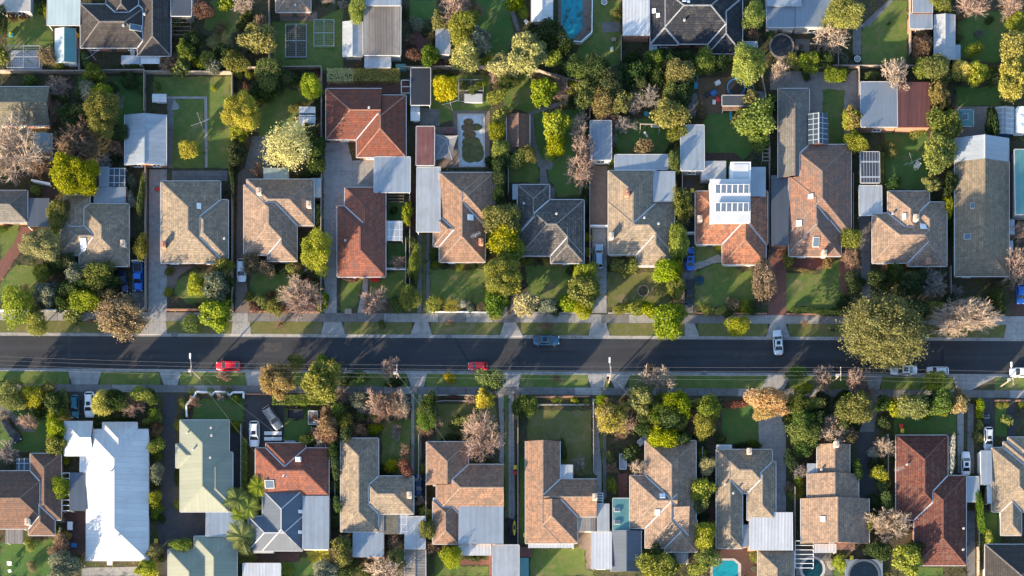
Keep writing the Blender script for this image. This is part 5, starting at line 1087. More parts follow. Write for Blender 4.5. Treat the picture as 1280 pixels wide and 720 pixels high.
plants('B3', '''300 265 24x48 t yg; 265 472 44x30 n pk; 322 400 28x36 t gr; 338 470 30x66 t yg; 165 640 74x62 n pk; 310 620 50x62 t yg; 262 660 34x36 t gr; 415 655 30x36 o yg; 446 630 17 c hy; 497 662 32x28 o ye; 572 660 24 t gy; 622 666 22 o br; 690 650 46x56 t gr; 428 480 18 t yg; 530 488 22 o yg; 712 290 78x68 t ol; 722 375 72x62 t yg; 712 515 88x86 t yg; 700 190 30x60 t dg; 420 430 14x40 t gr; 330 545 20 t yg; 545 655 20 t wh; 650 590 24 t dg; 700 100 30x60 t dg; 720 60 26 t ol; 470 490 16 t dg; 590 490 16 t dg; 690 700 26 t ol; 300 320 18 n br; 315 560 22 t dg; 250 250 16 t dg; 60 545 30x10 t rd; 630 480 18 t dg''')
plants('B4', '''330 68 62x90 n pk; 760 225 48x78 w ol; 752 395 46x60 t yg; 360 370 20 t ye; 365 430 20 t ye; 352 520 58x50 t yg; 345 598 72x62 t ol; 345 670 48x42 t yg; 275 655 40x34 t yg; 96 650 52x54 t cr; 185 660 50x30 t gy; 495 485 36x34 t ol; 550 490 32x36 t yg; 700 510 66x46 t yg; 740 580 34x46 t yg; 505 672 34x30 t yg; 562 665 40x34 t yg; 620 668 40x34 t yg; 10 560 66x60 t yg; 20 300 60x70 t ol; 350 230 14x60 t dg; 100 470 26x16 t ol; 180 470 18 t yg; 455 495 16 t dg; 80 20 34 t yg; 190 5 30 t yg; 470 20 20x40 t gr; 315 480 20 t yg; 720 440 22 t dg; 25 420 60x54 t yg; 350 330 16 t dg; 300 500 26 t dg; 655 675 20 t yg; 220 680 26 t dg''')
plants('B5', '''392 545 46x88 t br; 378 600 30 t ol; 428 430 26x36 n pk; 497 470 26x36 t yg; 313 668 30 o yg; 262 660 32 t br; 210 680 22 t yg; 140 672 26 t yg; 22 380 40x66 t yg; 22 500 30x46 t yg; 18 570 36 t yg; 18 690 44x40 t yg; 45 235 36x84 w ol; 200 412 20x18 t ye; 665 472 26 t gd; 768 370 44x48 t yg; 770 470 42x56 n br; 770 560 30x40 t dg; 175 685 18 t ol; 350 505 18 t br; 15 320 30 t gr; 620 680 110x14 t dg; 530 680 24x14 t gr; 700 680 30x14 t gr; 345 670 26 t dg; 10 450 20 t yg; 410 640 20 n br; 240 695 18 t dg; 560 505 60x8 t br''')
plants('B6', '''395 135 42x46 e ol; 470 130 34x50 t dg; 465 232 26x46 t yg; 230 130 34 t dg; 400 570 62x70 n gb; 768 340 54x50 n pk; 765 480 72x90 n pk; 668 640 48x50 t dg; 690 570 46x22 t br; 220 485 18x20 t yg; 165 545 44x36 t dg; 62 580 28x36 t gr; 300 565 60x50 t dg; 320 500 50x16 t dg; 400 680 46 t ol; 470 640 34 t dg; 500 600 30 n gb; 90 560 20 t dg; 240 520 40 t dg; 545 120 0.5 t dg; 475 330 16x60 t dg; 350 545 40 t dg; 20 640 26 t dg''')
plants('C1', '''205 118 58x60 t ol; 682 78 128x108 w au; 405 70 46x36 t ol; 570 562 60x64 t ye; 745 572 68x72 n pk; 745 572 50 w br .8; 790 508 60x42 t yg; 165 668 62x52 n pk; 185 512 54x62 t yg; 60 515 82x76 t ol; 100 560 50x40 t yg; 320 608 40x44 t yg; 328 690 46x44 t yg; 870 625 36x44 t gr; 650 545 62x60 t dg; 880 690 34 t rd; 590 655 46x24 t dg; 720 640 50x30 t dg; 845 520 46x40 t dg; 300 550 54 t dg; 260 480 44 t ol; 5 470 30 t gr; 210 560 40 t dg; 360 520 26x60 t ol; 370 620 14x50 t ol; 1025 557 18 t ol; 20 620 40 n gb; 515 97 22x12 w au; 830 660 26 t yg''')
plants('C2', '''265 65 92x78 t yg; 130 105 54x52 o gr; 612 428 108x92 e gd; 560 390 52x48 e gd; 720 335 66x50 e ol; 860 430 122x112 t yg; 866 322 34x40 t yg; 935 360 40 t yg; 137 492 24x20 o gr; 240 492 22 o gr; 340 490 22 o gr; 85 558 24x28 o gr; 107 600 12 o yg; 80 638 16 o gr; 56 680 24x32 o yg; 315 408 44x30 n br; 150 552 40x36 n rd; 890 620 48x56 n br; 978 512 60x40 n pk; 962 600 46x44 t gr; 630 115 30 n br; 385 685 34x22 t yg; 385 540 26 t gr; 900 690 60x56 t au; 1000 420 30 t dg; 1000 680 40 t dg; 775 545 30 t yg; 300 525 30 n gb; 960 660 30 n br; 820 640 26 n br''')
plants('C3', '''305 360 62x70 n pk; 245 565 82x94 n pk; 355 570 70x100 n tn; 300 565 100x86 n br .9; 640 418 30x28 t ye; 876 420 70x60 t gr; 838 530 56x50 t ye; 700 662 46x36 t gr; 520 580 48x70 t dg; 500 650 40 t yg; 255 116 24x22 t gr; 505 700 48x36 n wh; 755 540 36x32 n pk; 30 600 36x40 t gr; 125 530 56x46 t gy; 220 705 40x28 t yg; 155 590 50x30 w wh; 130 640 36 t ol; 30 520 36x50 n pk; 140 410 60x36 t dg; 340 440 50x26 t dg; 540 520 40x14 n rd; 660 525 40x14 t rd; 60 680 40 n gb; 400 590 26x40 t gy; 645 105 24x18 n br; 210 630 36 t dg; 340 700 30 n gb; 480 600 26 n pk; 1020 580 24x60 t gr''')
plants('C4', '''85 570 38x56 t dg; 145 565 44x56 t gr; 598 640 88x92 w ye; 595 645 80x80 t gd .85; 695 668 74x68 n pk; 545 538 36x38 t yg; 600 560 50x36 n br; 870 430 104x84 n tn; 830 400 50x60 w au; 770 545 76x76 t ol; 950 560 86x70 t yg; 850 600 66x60 t gr; 860 690 56x40 t yg; 295 420 24x18 w au; 940 640 80x60 t dg; 700 540 40x26 t rd; 290 540 22x16 t gr; 400 540 24x18 t yg; 465 550 18 t gr; 920 105 94x96 t yg; 545 610 26 t dg; 240 125 44x24 n br; 780 640 50 t dg; 1010 680 40 t dg''')
plants('C5', '''372 122 60x54 t yg; 40 565 70x84 t yg; 205 590 76x70 t yg; 185 680 60x60 t ol; 545 540 122x74 t pe; 520 600 70x46 t pe; 715 385 62x36 t gr; 740 480 46x40 t yg; 800 570 50x46 t yg; 715 560 60x66 t gr; 730 660 60x60 t gr; 840 420 62x92 n pk; 890 672 66x56 n tn; 1030 450 58x66 n pk; 990 585 66x64 t gr; 1040 560 60 t gr; 820 640 50 t dg; 850 540 40 t dg; 745 110 24x16 n br; 905 145 16x8 t br; 110 640 50 n br; 370 560 60x30 t rd; 130 560 36x30 t yg; 660 600 34 t dg; 960 660 50 t dg; 290 550 34 t br''')
plants('C6', '''256 147 210x178 e bo; 420 40 90x60 t dg; 700 78 200x102 n tn; 730 60 170x90 n tn; 90 430 66x90 n pk; 85 590 100x78 t ol; 535 430 64x62 t yg; 405 570 84x76 t ol; 385 560 50x46 t cr .95; 320 595 50x46 t yg; 572 545 72x70 t gr; 570 590 50x40 t yg; 676 545 48x62 t gd; 650 500 30x30 n pk; 790 580 24x44 t yg; 790 680 22x30 t yg; 940 650 36x28 t hy; 480 560 46x60 t dg; 250 560 46 t dg; 250 660 40 t dg; 640 580 30 t dg; 480 630 26 t yg; 10 520 36 t dg; 160 500 40 n pk; 895 570 18 t ol; 935 570 18 t ol; 1020 570 20 t gr; 755 550 16 t dg''')
plants('D1', '''240 20 34 t yg; 238 88 40x42 t yg; 242 162 42x46 t yg; 278 215 20x24 t yg; 262 340 42x44 t yg; 35 190 52x56 n gb; 668 28 30x34 t yg; 670 92 26x30 t au; 670 160 30x38 t yg; 672 212 26 t gr; 672 272 28x50 t gy; 662 385 28x40 t yg; 662 440 28x34 t yg; 660 622 36x36 t ol; 626 688 44x40 t yg; 250 472 34x30 n gb; 285 552 20 t ye; 262 580 48 n br; 270 680 68x60 t gy; 125 590 24 t yg; 690 470 18 t dg; 440 72 36x22 t gr; 240 620 40 n br; 320 655 36 t dg; 690 640 22 t dg; 135 680 22 t br; 165 20 30 t dg; 668 330 20 t dg; 235 515 30 t yg; 20 680 0.5 t gr; 560 75 12 t dg''')
plants('D2', '''388 335 52 p yg; 300 395 66 p yg; 345 425 56 p yg; 318 555 78 p hy; 338 640 46 k hy; 648 632 58 k hy; 668 112 64x66 n tn; 668 112 46 t au .9; 740 620 52x48 t bo; 700 580 26 t br; 672 700 56x46 t gy; 295 80 20x18 t yg; 510 692 36 k yg; 58 592 46x34 t gr; 45 72 16x20 o yg; 38 415 16x20 o yg; 712 180 32x46 t dg; 722 262 30x44 t dg; 722 330 26x36 t gr; 728 420 28x40 t gr; 726 480 22 t gr; 760 580 36 t br; 610 130 36 t dg; 720 60 40 n br; 770 700 36 t dg; 765 60 34 n gb; 590 580 18 t dg; 330 590 40 t dg; 300 460 36 p yg; 38 290 10x36 t dg; 455 290 0.5 t dg''')
plants('D3', '''258 108 22x30 n gb; 245 250 34x30 t yg; 300 192 34x40 n br; 296 258 36 t rd; 165 95 36x26 t yg; 385 48 40x52 t gr; 382 100 38x30 n wh; 525 62 32 t gr; 632 122 90x108 n pk 1.1; 372 255 18x24 t yg; 366 398 26x24 n pk; 388 458 28x32 t ye; 390 520 34x50 t ol; 412 600 34x36 n rd; 250 575 40 n br; 262 640 38x44 t ol; 205 700 96x70 n tn; 20 620 46x60 t bo; 75 672 26 t gr; 498 640 42x48 t yg; 90 90 46x40 n br; 40 110 40 t dg; 205 260 20 t dg; 30 60 40 t ol; 500 130 36x20 t dg; 215 290 26x12 t dg; 590 640 40x16 t dg; 10 250 26 t gr; 10 400 30 t dg; 10 500 24 t dg; 270 30 30 n br; 640 240 20 t dg; 120 700 26 t dg; 470 600 24 t ol; 375 90 24 t br; 430 60 30 n pk; 170 40 40 n au''')
plants('D4', '''678 125 62x54 t yg; 580 260 54x52 n tn; 465 330 28x36 t yg; 660 682 72x66 t yg; 650 600 36 t dg; 322 240 36x30 n gb; 252 175 18x40 t dg; 610 90 46 t dg; 540 190 36 t dg; 500 110 30 n br; 590 620 30 t gr; 560 330 24 t dg; 460 260 30 n br; 255 210 16 t yg; 760 130 40 t dg; 770 650 20 t gr; 720 660 34 t dg; 455 210 22 t ol; 740 60 50 t yg; 620 650 26 t dg''')
plants('D5', '''132 352 50x56 t yg; 122 205 28x34 t gr; 155 245 42x40 t cr .9; 140 550 52x56 t yg; 152 640 46x48 t yg; 110 690 36 t yg; 70 92 40x36 n br; 695 102 86x60 n tn; 570 112 60x60 t gr; 570 170 48x40 t dg; 550 275 40x36 n gb; 532 362 42x36 k yg; 505 225 30x46 t dg; 362 632 30x30 o yg; 722 655 30x36 t yg; 120 420 30x44 t ol; 205 140 26 t dg; 290 160 24x14 t dg; 590 60 50 t gr; 640 150 30 t br; 780 40 30 t yg; 130 470 24 t dg; 350 690 14 k gy; 540 310 26 t yg; 350 155 40x14 t gr; 680 670 20 t wh; 500 340 26 n br; 770 260 24 t dg; 120 140 30 t dg; 500 60 26 t gr; 760 110 40 n br''')
plants('D6', '''192 165 50x52 n tn; 140 190 24 w wh; 170 272 40x34 t yg; 72 262 28x40 t gr; 32 125 36x30 t bo; 215 500 104x74 n tn; 215 495 60x50 t br .8; 120 490 30x40 t yg; 180 612 46x40 t dg; 292 652 66x62 t yg; 480 205 18x74 t wh; 600 20 18x20 t yg; 592 130 22x30 t ol; 630 552 32x28 t ye; 600 450 18x90 t gr; 715 50 28x24 k cr; 205 400 32x36 t gr; 180 330 34x28 t gr; 140 400 30 t dg; 60 70 30 t dg; 215 185 28 t dg; 130 600 30 t dg; 200 230 24 t gr; 330 600 40 t dg; 600 340 20x44 t dg; 605 560 18x50 t ol; 145 240 26 t dg; 680 700 0.5 t dg''')
PLANTS[:] = [p for p in PLANTS if p['r'] > 0.1 or bpy.data.objects.remove(p['o'])]
hedge('A3', -40, 290, 75, 346, 2.2, 'cr', 'pale clipped hedge along the fence above the large red house')
hedge('A3', 78, 291, 274, 345, 2.2, 'hy', 'yellow-green clipped hedge along the fence behind the large red house')
hedge('C2', 585, 508, 905, 566, 2.0, 'yg', 'lime-green box hedge at the front of the dark parking court')
hedge('D2', 308, 130, 338, 365, 1.8, 'yg', 'tall narrow hedge between sage green house and rusty red cottage')
hedge('B6', 168, 0, 190, 140, 1.8, 'hy', 'narrow clipped hedge right of the slatted pergola')
hedge('C6', 770, 540, 808, 640, 1.3, 'yg', 'small double hedge beside the twin concrete driveway strips')
hedge('B6', 645, 605, 712, 690, 1.9, 'dg', 'dark square hedge below the long mossy house')
label_plants()
# ---------------------------------------------------------------- fences and garden walls
def fence(name, label, pts, ht, mat, wd=0.09, cat='fence', posts=True, group=None):
    q = [W(*p) for p in pts]; c = q[0].copy(); c.z = 0; root = thing(name, label, cat, c, 0, group); b = MB(); p_ = MB(); cp = MB()
    for a, d in zip(q, q[1:]):
        L = (d - a).length; n = max(1, int(L / 2.4)); u = (d - a).normalized(); s = Vector((-u.y, u.x, 0))
        b.beam(a - c + Vector((0, 0, ht / 2)), d - c + Vector((0, 0, ht / 2)), wd * .5, ht)
        if posts:
            for z in (.35, ht - .3): b.beam(a - c + s * wd * .5 + Vector((0, 0, z)), d - c + s * wd * .5 + Vector((0, 0, z)), 0.05, 0.08)
            for i in range(n + 1): r_ = a.lerp(d, i / n) - c - s * wd * .55; p_.box(r_ + Vector((0, 0, ht / 2 + .03)), (.11, .11, ht + .06), math.atan2(u.y, u.x))
        cp.beam(a - c + Vector((0, 0, ht + .02)), d - c + Vector((0, 0, ht + .02)), wd * 1.5, 0.05)
    b.build('panel', mat, root)
    cp.build('capping', 'timberpale' if mat.startswith('timber') else mat, root)
    if p_.f: o = p_.build('posts', mat, root)
    return root
FG = 'paling fences between gardens'
for txt, lab in (
    ('0,92 95,92.5 183,91', 'grey paling fence from the left edge to the white metal garage yard'), ('183,93 290,93.5', 'pale timber back fence above the square lawn'),
    ('292,88 338,88 403,87', 'back fence behind the netted garden beds and oval yellow tree'), ('503,88 560,87 660,87', 'paling fence behind the raised vegetable bed'), ('660,87 700,100 740,110', 'short leaning fence among the trees left of the swing yard'),
    ('338,0 338,88', 'side fence left of the netted garden beds'), ('182.5,93 182.5,142', 'short side fence left of the tiny white shed'), ('292,95 292,213', 'side fence right of the square lawn'),
    ('403,89 403,228', 'side fence left of the large red hip-roof house'), ('737,130 737,150', 'short fence at the rear of the blue-grey garage'), ('776,48 776,80', 'short fence under the white patio roof of the dark navy house'),
    ('951,96 960,150 960,200', 'fence left of the slate-grey rear wing'), ('986,84 1005,85 1046,86 1074,86', 'pale timber fence above the pebble court'), ('1074,86 1140,86', 'low fence above the blue and maroon garage'), ('1046,58 1046,85', 'short fence beside the pale bare tree at the top'),
    ('1072,86 1072,140', 'brick-coloured fence left of the blue and maroon garage'), ('1136,0 1136,70', 'fence right of the top lawn with the diagonal path'), ('102,62 102,91', 'short fence left of the charcoal skylight house courtyard'), ('209,0 209,66', 'fence right of the charcoal skylight house'),
    ('184,212 184,388', 'side fence between the blue ute and the long driveway'), ('292,215 292,390', 'side fence left of the brown driveway with the white car'), ('402.5,240 402.5,390', 'side fence between pinkish tan house and curved driveway'),
    ('513,245 513,390', 'side fence right of the narrow dark red house'), ('737,205 737,390', 'side fence right of the dark slate house'), ('852,205 852,330', 'side fence between tan two-chimney house and solar-panel house'),
    ('960.5,205 960.5,310', 'side fence right of the solar-panel house'), ('1064.5,220 1064.5,300', 'side fence right of the long terracotta house'), ('1186,335 1186,395', 'short side fence between the big trees'), ('1266,190 1266,270', 'side fence right of the long mossy house'),
    ('635.5,145 635.5,245', 'side fence left of the grey shed by the path'), ('508,300 508,385', 'short paling fence beside the twin drive strips'),
    ('303,532 303,640', 'side fence between sage green house and rusty red cottage'), ('524,545 524,600', 'side fence right of the tan L-shaped house'), ('533,600 533,720', 'fence left of the white ribbed carport yard'), ('647.5,520 647.5,690', 'side fence left of the pinkish tan house with dry lawn'),
    ('741.5,505 741.5,590', 'side fence right of the dry lawn'), ('992,610 992,700', 'fence right of the white metal rear roof'), ('992,545 992,600', 'fence right of the concrete driveway in the lower row'), ('877,560 877,640', 'fence right of the big grey stepped house'),
    ('1221,630 1221,720', 'fence right of the maroon house'), ('1108,545 1108,600', 'fence left of the maroon house'), ('420,545 420,640', 'side fence right of the rusty red cottage'), ('78,660 78,720', 'fence left of the white-roofed house at the bottom')):
    fence('paling_fence', lab, [tuple(map(float, t.split(','))) for t in txt.split()], 1.7, 'timber', group=FG)
def gwall(label, pts, ht, mat, wd=.2): fence('garden_wall', label, pts, ht, mat, wd, 'wall', False, 'low street-front garden walls')
gwall('long low white street wall at far left of the upper footpath', [(0, 389), (30, 389), (88, 388.5)], .7, 'paintwhite'); gwall('brick street wall in front of the blue ute', [(100, 389), (165, 389)], .7, 'brick')
gwall('pinkish brick street wall left of the first crossover tree', [(208, 388), (250, 388), (290, 388)], .7, 'brick'); gwall('low brick street wall in front of the pinkish tan house', [(313, 390), (400, 391)], .6, 'brick')
gwall('white low street wall in front of faded terracotta house', [(536, 391), (580, 391), (627, 392)], .6, 'paintwhite'); gwall('pale street wall in front of dark slate house', [(655, 391.5), (737, 392)], .6, 'conc'); gwall('pale street wall in front of the tan two-chimney house', [(760, 392), (850, 392)], .6, 'conc')
gwall('low brick wall in front of the solar-panel house', [(872, 392.5), (958, 393)], .6, 'brick'); gwall('orange brick wall in front of the long terracotta house', [(983, 393.5), (1056, 394)], .6, 'brick'); gwall('white retaining edge between the two front lawns of the narrow red house', [(483, 337), (513, 337.5)], .6, 'paintwhite', .28)
P2 = lambda x, y: pix('C2', x, y)
fence('garden_wall', 'white zigzag garden wall around the sage green house front lawn', [P2(112, 640), P2(108, 575), P2(155, 520), P2(165, 500), P2(235, 500), P2(250, 518), P2(268, 500), P2(335, 500), P2(352, 518), P2(372, 502), P2(430, 502), P2(430, 535)], 1.0, 'paintwhite', .22, 'wall', False, 'low street-front garden walls')
gwall('brick wall in front of the dark parking court', [P2(438, 510), P2(585, 511)], .6, 'brick'); P3 = lambda x, y: pix('C3', x, y)
gwall('pale front fence wall of the cross-gabled tan house', [P3(492, 515), P3(600, 516), P3(780, 517)], .7, 'timberpale', .16); P4 = lambda x, y: pix('C4', x, y)
gwall('long pinkish brick wall in front of the dry lawn', [P4(178, 526), P4(480, 524)], .7, 'brick'); gwall('concrete garden edging behind the brick wall of the dry lawn', [P4(185, 568), P4(480, 568)], .25, 'conc'); P6 = lambda x, y: pix('C6', x, y)
gwall('short brick wall at right of the wide lower crossover', [P6(862, 548), P6(955, 548)], .8, 'brick'); gwall('short brick wall in the lower right front garden corner', [P6(985, 548), P6(1060, 548)], .8, 'brick')
gwall('timber edging around the front lawn of the cross-gabled house', [P3(562, 720), P3(560, 552), P3(610, 545), P3(770, 548)], .3, 'timberpale', .14)
fence('gate', 'white metal gate across the brown driveway', [pix('B4', 368, 325), pix('B4', 443, 326)], 1.5, 'paintwhite', .16, 'gate'); fence('gate', 'white gate behind the blue car', [pix('B5', 52, 355), pix('B5', 100, 355)], 1.5, 'paintwhite', .16, 'gate')
fence('gate', 'white gate at the head of the blue ute driveway', [pix('B1', 572, 474), pix('B1', 620, 475)], 1.4, 'paintwhite', .16, 'gate'); fence('garden_wall', 'white wall beside the big yellow-green tree at left', [pix('B1', 145, 132), pix('B1', 225, 148)], 1.6, 'paintwhite', .25, 'wall', False)
# road patches and dark strips, drain lids and joints
def roadpatch(pts, mat, z): 
    mm = MB(); mm.poly(flat(pts, z)); struct(mm.build('road_patch', mat))
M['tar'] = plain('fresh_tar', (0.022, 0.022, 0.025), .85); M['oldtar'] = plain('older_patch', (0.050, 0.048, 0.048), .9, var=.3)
roadpatch([(566.5, 421.5), (569, 421.5), (586.5, 451), (583.5, 452)], 'tar', -.119); roadpatch([(683, 438), (722, 438.6), (723, 441), (684, 440.5)], 'tar', -.119); roadpatch([(905, 440), (960, 439), (985, 441), (940, 446), (908, 447)], 'oldtar', -.119)  # the first is a thin dark streak slanting across the asphalt
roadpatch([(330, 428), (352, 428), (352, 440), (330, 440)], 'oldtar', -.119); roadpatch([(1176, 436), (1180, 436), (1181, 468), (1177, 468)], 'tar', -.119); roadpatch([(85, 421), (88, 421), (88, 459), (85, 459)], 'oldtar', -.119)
for i_, (x_, y_) in enumerate(((218, 418.2), (561, 420), (717, 420.4), (430, 462), (880, 466))):
    b = MB(); q_ = W(x_, y_); b.box((q_.x, q_.y, .03), (1.1, .75, .08)); tag(b.build('drain_lid', 'concdark'), ['concrete drain lid at the upper kerb near the long driveway', 'concrete drain lid at the upper kerb in front of the faded terracotta house', 'concrete drain lid at the upper kerb right of the navy sedan', 'concrete drain lid at the lower kerb right of the olive verge trees', 'concrete drain lid at lower kerb below the silver turning sedan'][i_], 'drain lid', 'kerb drain lids')
# ---------------------------------------------------------------- cars
CARP = {}
def paint(name, col, met=0.25):
    m, n, b = new_mat(name); b.inputs['Base Color'].default_value = (*col, 1); b.inputs['Metallic'].default_value = met; b.inputs['Roughness'].default_value = 0.28
    b.inputs['Coat Weight'].default_value = 0.6; b.inputs['Coat Roughness'].default_value = .05; M[name] = m
for n_, c_, k_ in (('car_red', (0.78, 0.012, 0.025), 0), ('car_white', (0.78, 0.79, 0.80), 0), ('car_silver', (0.70, 0.73, 0.76), .15), ('car_navy', (0.03, 0.10, 0.17), .15), ('car_blue', (0.015, 0.13, 0.50), .2), ('car_black', (0.012, 0.014, 0.02), .1), ('car_teal', (0.02, 0.14, 0.18), .3), ('car_grey', (0.16, 0.19, 0.22), .4), ('car_skyblue', (0.30, 0.42, 0.52), .3), ('car_darkblue', (0.01, 0.03, 0.09), .2)): paint(n_, c_, k_)
M['tyre'] = plain('tyre_rubber', (0.02, 0.02, 0.02), .9); M['lampred'] = plain('tail_lamp', (0.35, 0.01, 0.01), .2); M['lampclear'] = plain('head_lamp', (0.7, 0.72, 0.74), .1)
def car_proto(kind):
    Ln, Wd = {'hatch': (4.1, 1.74), 'sedan': (4.7, 1.82), 'wagon': (4.75, 1.84), 'suv': (4.7, 1.88), 'ute': (5.1, 1.86)}[kind]
    zb, zr = (.98, 1.48) if kind in ('hatch', 'sedan', 'wagon') else (1.05, 1.72); f = Ln / 2; w_ = Wd / 2
    prof = [(-f, .62, .74), (-f + .12, .82, .90), (-f + .45, .96, .97), (-f + 1.2, 1.0, zb), (0, 1.0, zb), (f - 1.35, 1.0, zb - .02), (f - .7, .96, zb - .14), (f - .22, .86, zb - .24), (f, .62, .62)]
    v, fc = [], []
    for x, k, zt in prof:
        zl = .30 if abs(x) < f - .1 else .42
        ring = [(-.86, zl), (-1, zl + .22), (-1, zt - .22), (-.90, zt - .03), (-.45, zt + .03), (.45, zt + .03), (.90, zt - .03), (1, zt - .22), (1, zl + .22), (.86, zl)]
        v += [Vector((x, y * w_ * k, z)) for y, z in ring]
    n = 10
    for i in range(len(prof) - 1):
        for j in range(n): a, b_ = i * n + j, i * n + (j + 1) % n; fc.append((a, b_, b_ + n, a + n))
    fc.append(tuple(range(n))); fc.append(tuple(reversed(range((len(prof) - 1) * n, len(prof) * n))))
    x = {'hatch': (1.05, .35, -1.35, -1.85), 'sedan': (1.05, .35, -.85, -1.55), 'wagon': (1.1, .4, -1.7, -2.1), 'suv': (1.2, .6, -1.6, -2.1), 'ute': (1.2, .55, -.45, -.75)}[kind]
    bw, tw = w_ * .93, w_ * .70; i = len(v)
    v += [Vector(p) for p in ((x[0], -bw * .92, zb - .03), (x[0], bw * .92, zb - .03), (x[3], bw * .92, zb - .03), (x[3], -bw * .92, zb - .03), (x[1], -tw, zr - .03), (x[1], tw, zr - .03), (x[2], tw, zr - .03), (x[2], -tw, zr - .03), ((x[1] + x[2]) / 2, -tw * .5, zr + .03), ((x[1] + x[2]) / 2, tw * .5, zr + .03))]
    for q in ((0, 1, 5, 4), (1, 2, 6, 5), (2, 3, 7, 6), (3, 0, 4, 7)): fc.append(tuple(i + k for k in q))
    for q in ((4, 5, 9, 8), (5, 6, 9), (6, 7, 8, 9), (7, 4, 8)): fc.append(tuple(i + k for k in q))
    root = thing('parked_car', None, None)
    bd = mk('body', v, fc, 'car_white', root)
    me = bd.data; bm = bmesh.new(); bm.from_mesh(me); bmesh.ops.recalc_face_normals(bm, faces=bm.faces); bm.to_mesh(me); bm.free(); me.polygons.foreach_set('use_smooth', [k < (len(prof) - 1) * n for k in range(len(me.polygons))])
    def glassq(nm, q, s=.88, lift=.018):
        P = [v[i + k] for k in q]; c = sum(P, Vector()) / 4; nn = (P[1] - P[0]).cross(P[3] - P[0]).normalized()
        if nn.dot(c - Vector((-.3, 0, 1.0))) < 0: nn = -nn
        mk(nm, [c + (p - c) * s + nn * lift for p in P], [(0, 1, 2, 3)], 'glass', root)
    glassq('windscreen', (0, 1, 5, 4), .9); glassq('rear_window', (2, 3, 7, 6)); glassq('side_window', (1, 2, 6, 5)); glassq('side_window', (3, 0, 4, 7))
    if kind in ('wagon', 'sedan', 'suv'):
        for s in (-1, 1):
            if kind != 'sedan': b = MB(); b.beam((x[1] - .2, s * tw * .92, zr + .06), (x[2] + .2, s * tw * .92, zr + .06), .05, .05); b.build('roof_rail', 'blackp', root)
        if kind != 'wagon': mk('sunroof', [Vector((x[1] - .25 - a * .7, b_ * .36, zr + .034)) for a, b_ in ((0, -1), (0, 1), (1, 1), (1, -1))], [(0, 1, 2, 3)], 'glass', root)
    for sx in (f - .85, -f + .85):
        for sy in (-1, 1):
            b = MB(); b.tube((sx, sy * (w_ - .2), .33), (sx, sy * (w_ + .01), .33), .33, .33, 14); wh = b.build('wheel', 'tyre', root); b = MB(); b.tube((sx, sy * (w_ + .0), .33), (sx, sy * (w_ + .022), .33), .2, .2, 10); b.build('rim', 'steel', wh)
    for sy in (-1, 1):
        b = MB(); b.box((f - .12, sy * w_ * .62, .66), (.16, .3, .12)); b.build('headlight', 'lampclear', root)
        b = MB(); b.box((-f + .07, sy * w_ * .64, .74), (.14, .3, .14)); b.build('tail_light', 'lampred', root)
        b = MB(); b.box((x[0] - .25, sy * (w_ + .09), zb + .02), (.14, .2, .14)); b.build('wing_mirror', 'blackp', root)
    if kind == 'ute':
        mk('tray_bed', [Vector((a, b_, zb + .05)) for a, b_ in ((-.95, -.68), (-.95, .68), (-f + .12, .68), (-f + .12, -.68))], [(0, 1, 2, 3)], 'blackp', root)
        b = MB()
        for s in (-1, 1): b.beam((-.9, s * .76, zb + .08), (-f + .08, s * .76, zb + .08), .12, .1)
        b.beam((-f + .1, -.76, zb + .08), (-f + .1, .76, zb + .08), .1, .1); b.build('tray_rail', 'car_white', root)
    return root
def car(reg, x, y, ln, ang, kind, col, label, z=0.06, name='parked_car'):
    """ang: heading of the bonnet, degrees counter-clockwise from the picture's right"""
    if kind not in CARP: o = CARP[kind] = car_proto(kind)
    else: o = copy_tree(CARP[kind])
    L0 = {'hatch': 4.1, 'sedan': 4.7, 'wagon': 4.75, 'suv': 4.7, 'ute': 5.1}[kind]; s = ln / sc_of(reg) * S / L0
    p = Z(reg, x, y, .9); o.location = (p.x, p.y, z); o.rotation_euler.z = R(ang); o.scale = (s, min(s, 1.08) if s > 1 else max(s, .93), min(s, 1.05))
    for c in o.children:
        if c.name.split('.')[0] in ('body', 'tray_rail'): setmat(c, col)
    tag(o, label, 'car', 'parked cars')
RZ = -.115
car('C2', 337, 346, 136, 180, 'hatch', 'car_red', 'longer bright red hatchback parked at the lower kerb near the left street lamp', RZ); car('C3', 797, 347, 110, 180, 'hatch', 'car_red', 'shorter bright red hatchback parked at the lower kerb by the yellow shrub', RZ)
car('C4', 238, 202, 147, 0, 'sedan', 'car_navy', 'dark blue-grey sedan parked against the upper kerb', RZ); car('C5', 597, 214, 142, 94, 'sedan', 'car_silver', 'silver sedan turning into the red brick driveway', RZ, 'moving_car')
car('C6', 360, 371, 152, 180, 'sedan', 'car_silver', 'silver sedan parked beside the big bronze tree', RZ); car('C6', 552, 374, 124, 180, 'wagon', 'car_white', 'white wagon parked beneath a yellow-green verge tree', RZ); car('C6', 1022, 383, 130, 180, 'hatch', 'car_white', 'white hatchback at right edge beside the lamp pole', RZ)
car('C1', 420, 575, 132, -90, 'wagon', 'car_teal', 'dark teal wagon in the driveway above the large white-roofed house'); car('C1', 503, 565, 146, -90, 'suv', 'car_white', 'white car with sunroof beside the teal wagon and yellow shrub'); car('D1', 47, 94, 115, -58, 'sedan', 'car_black', 'dark sedan parked aslant on the grass at left edge')
car('D2', 370, 110, 112, -90, 'suv', 'car_white', 'white four-wheel drive parked in the dark court by the rusty cottage'); car('C2', 587, 638, 150, -56, 'wagon', 'car_grey', 'grey-silver wagon parked aslant in the dark court')
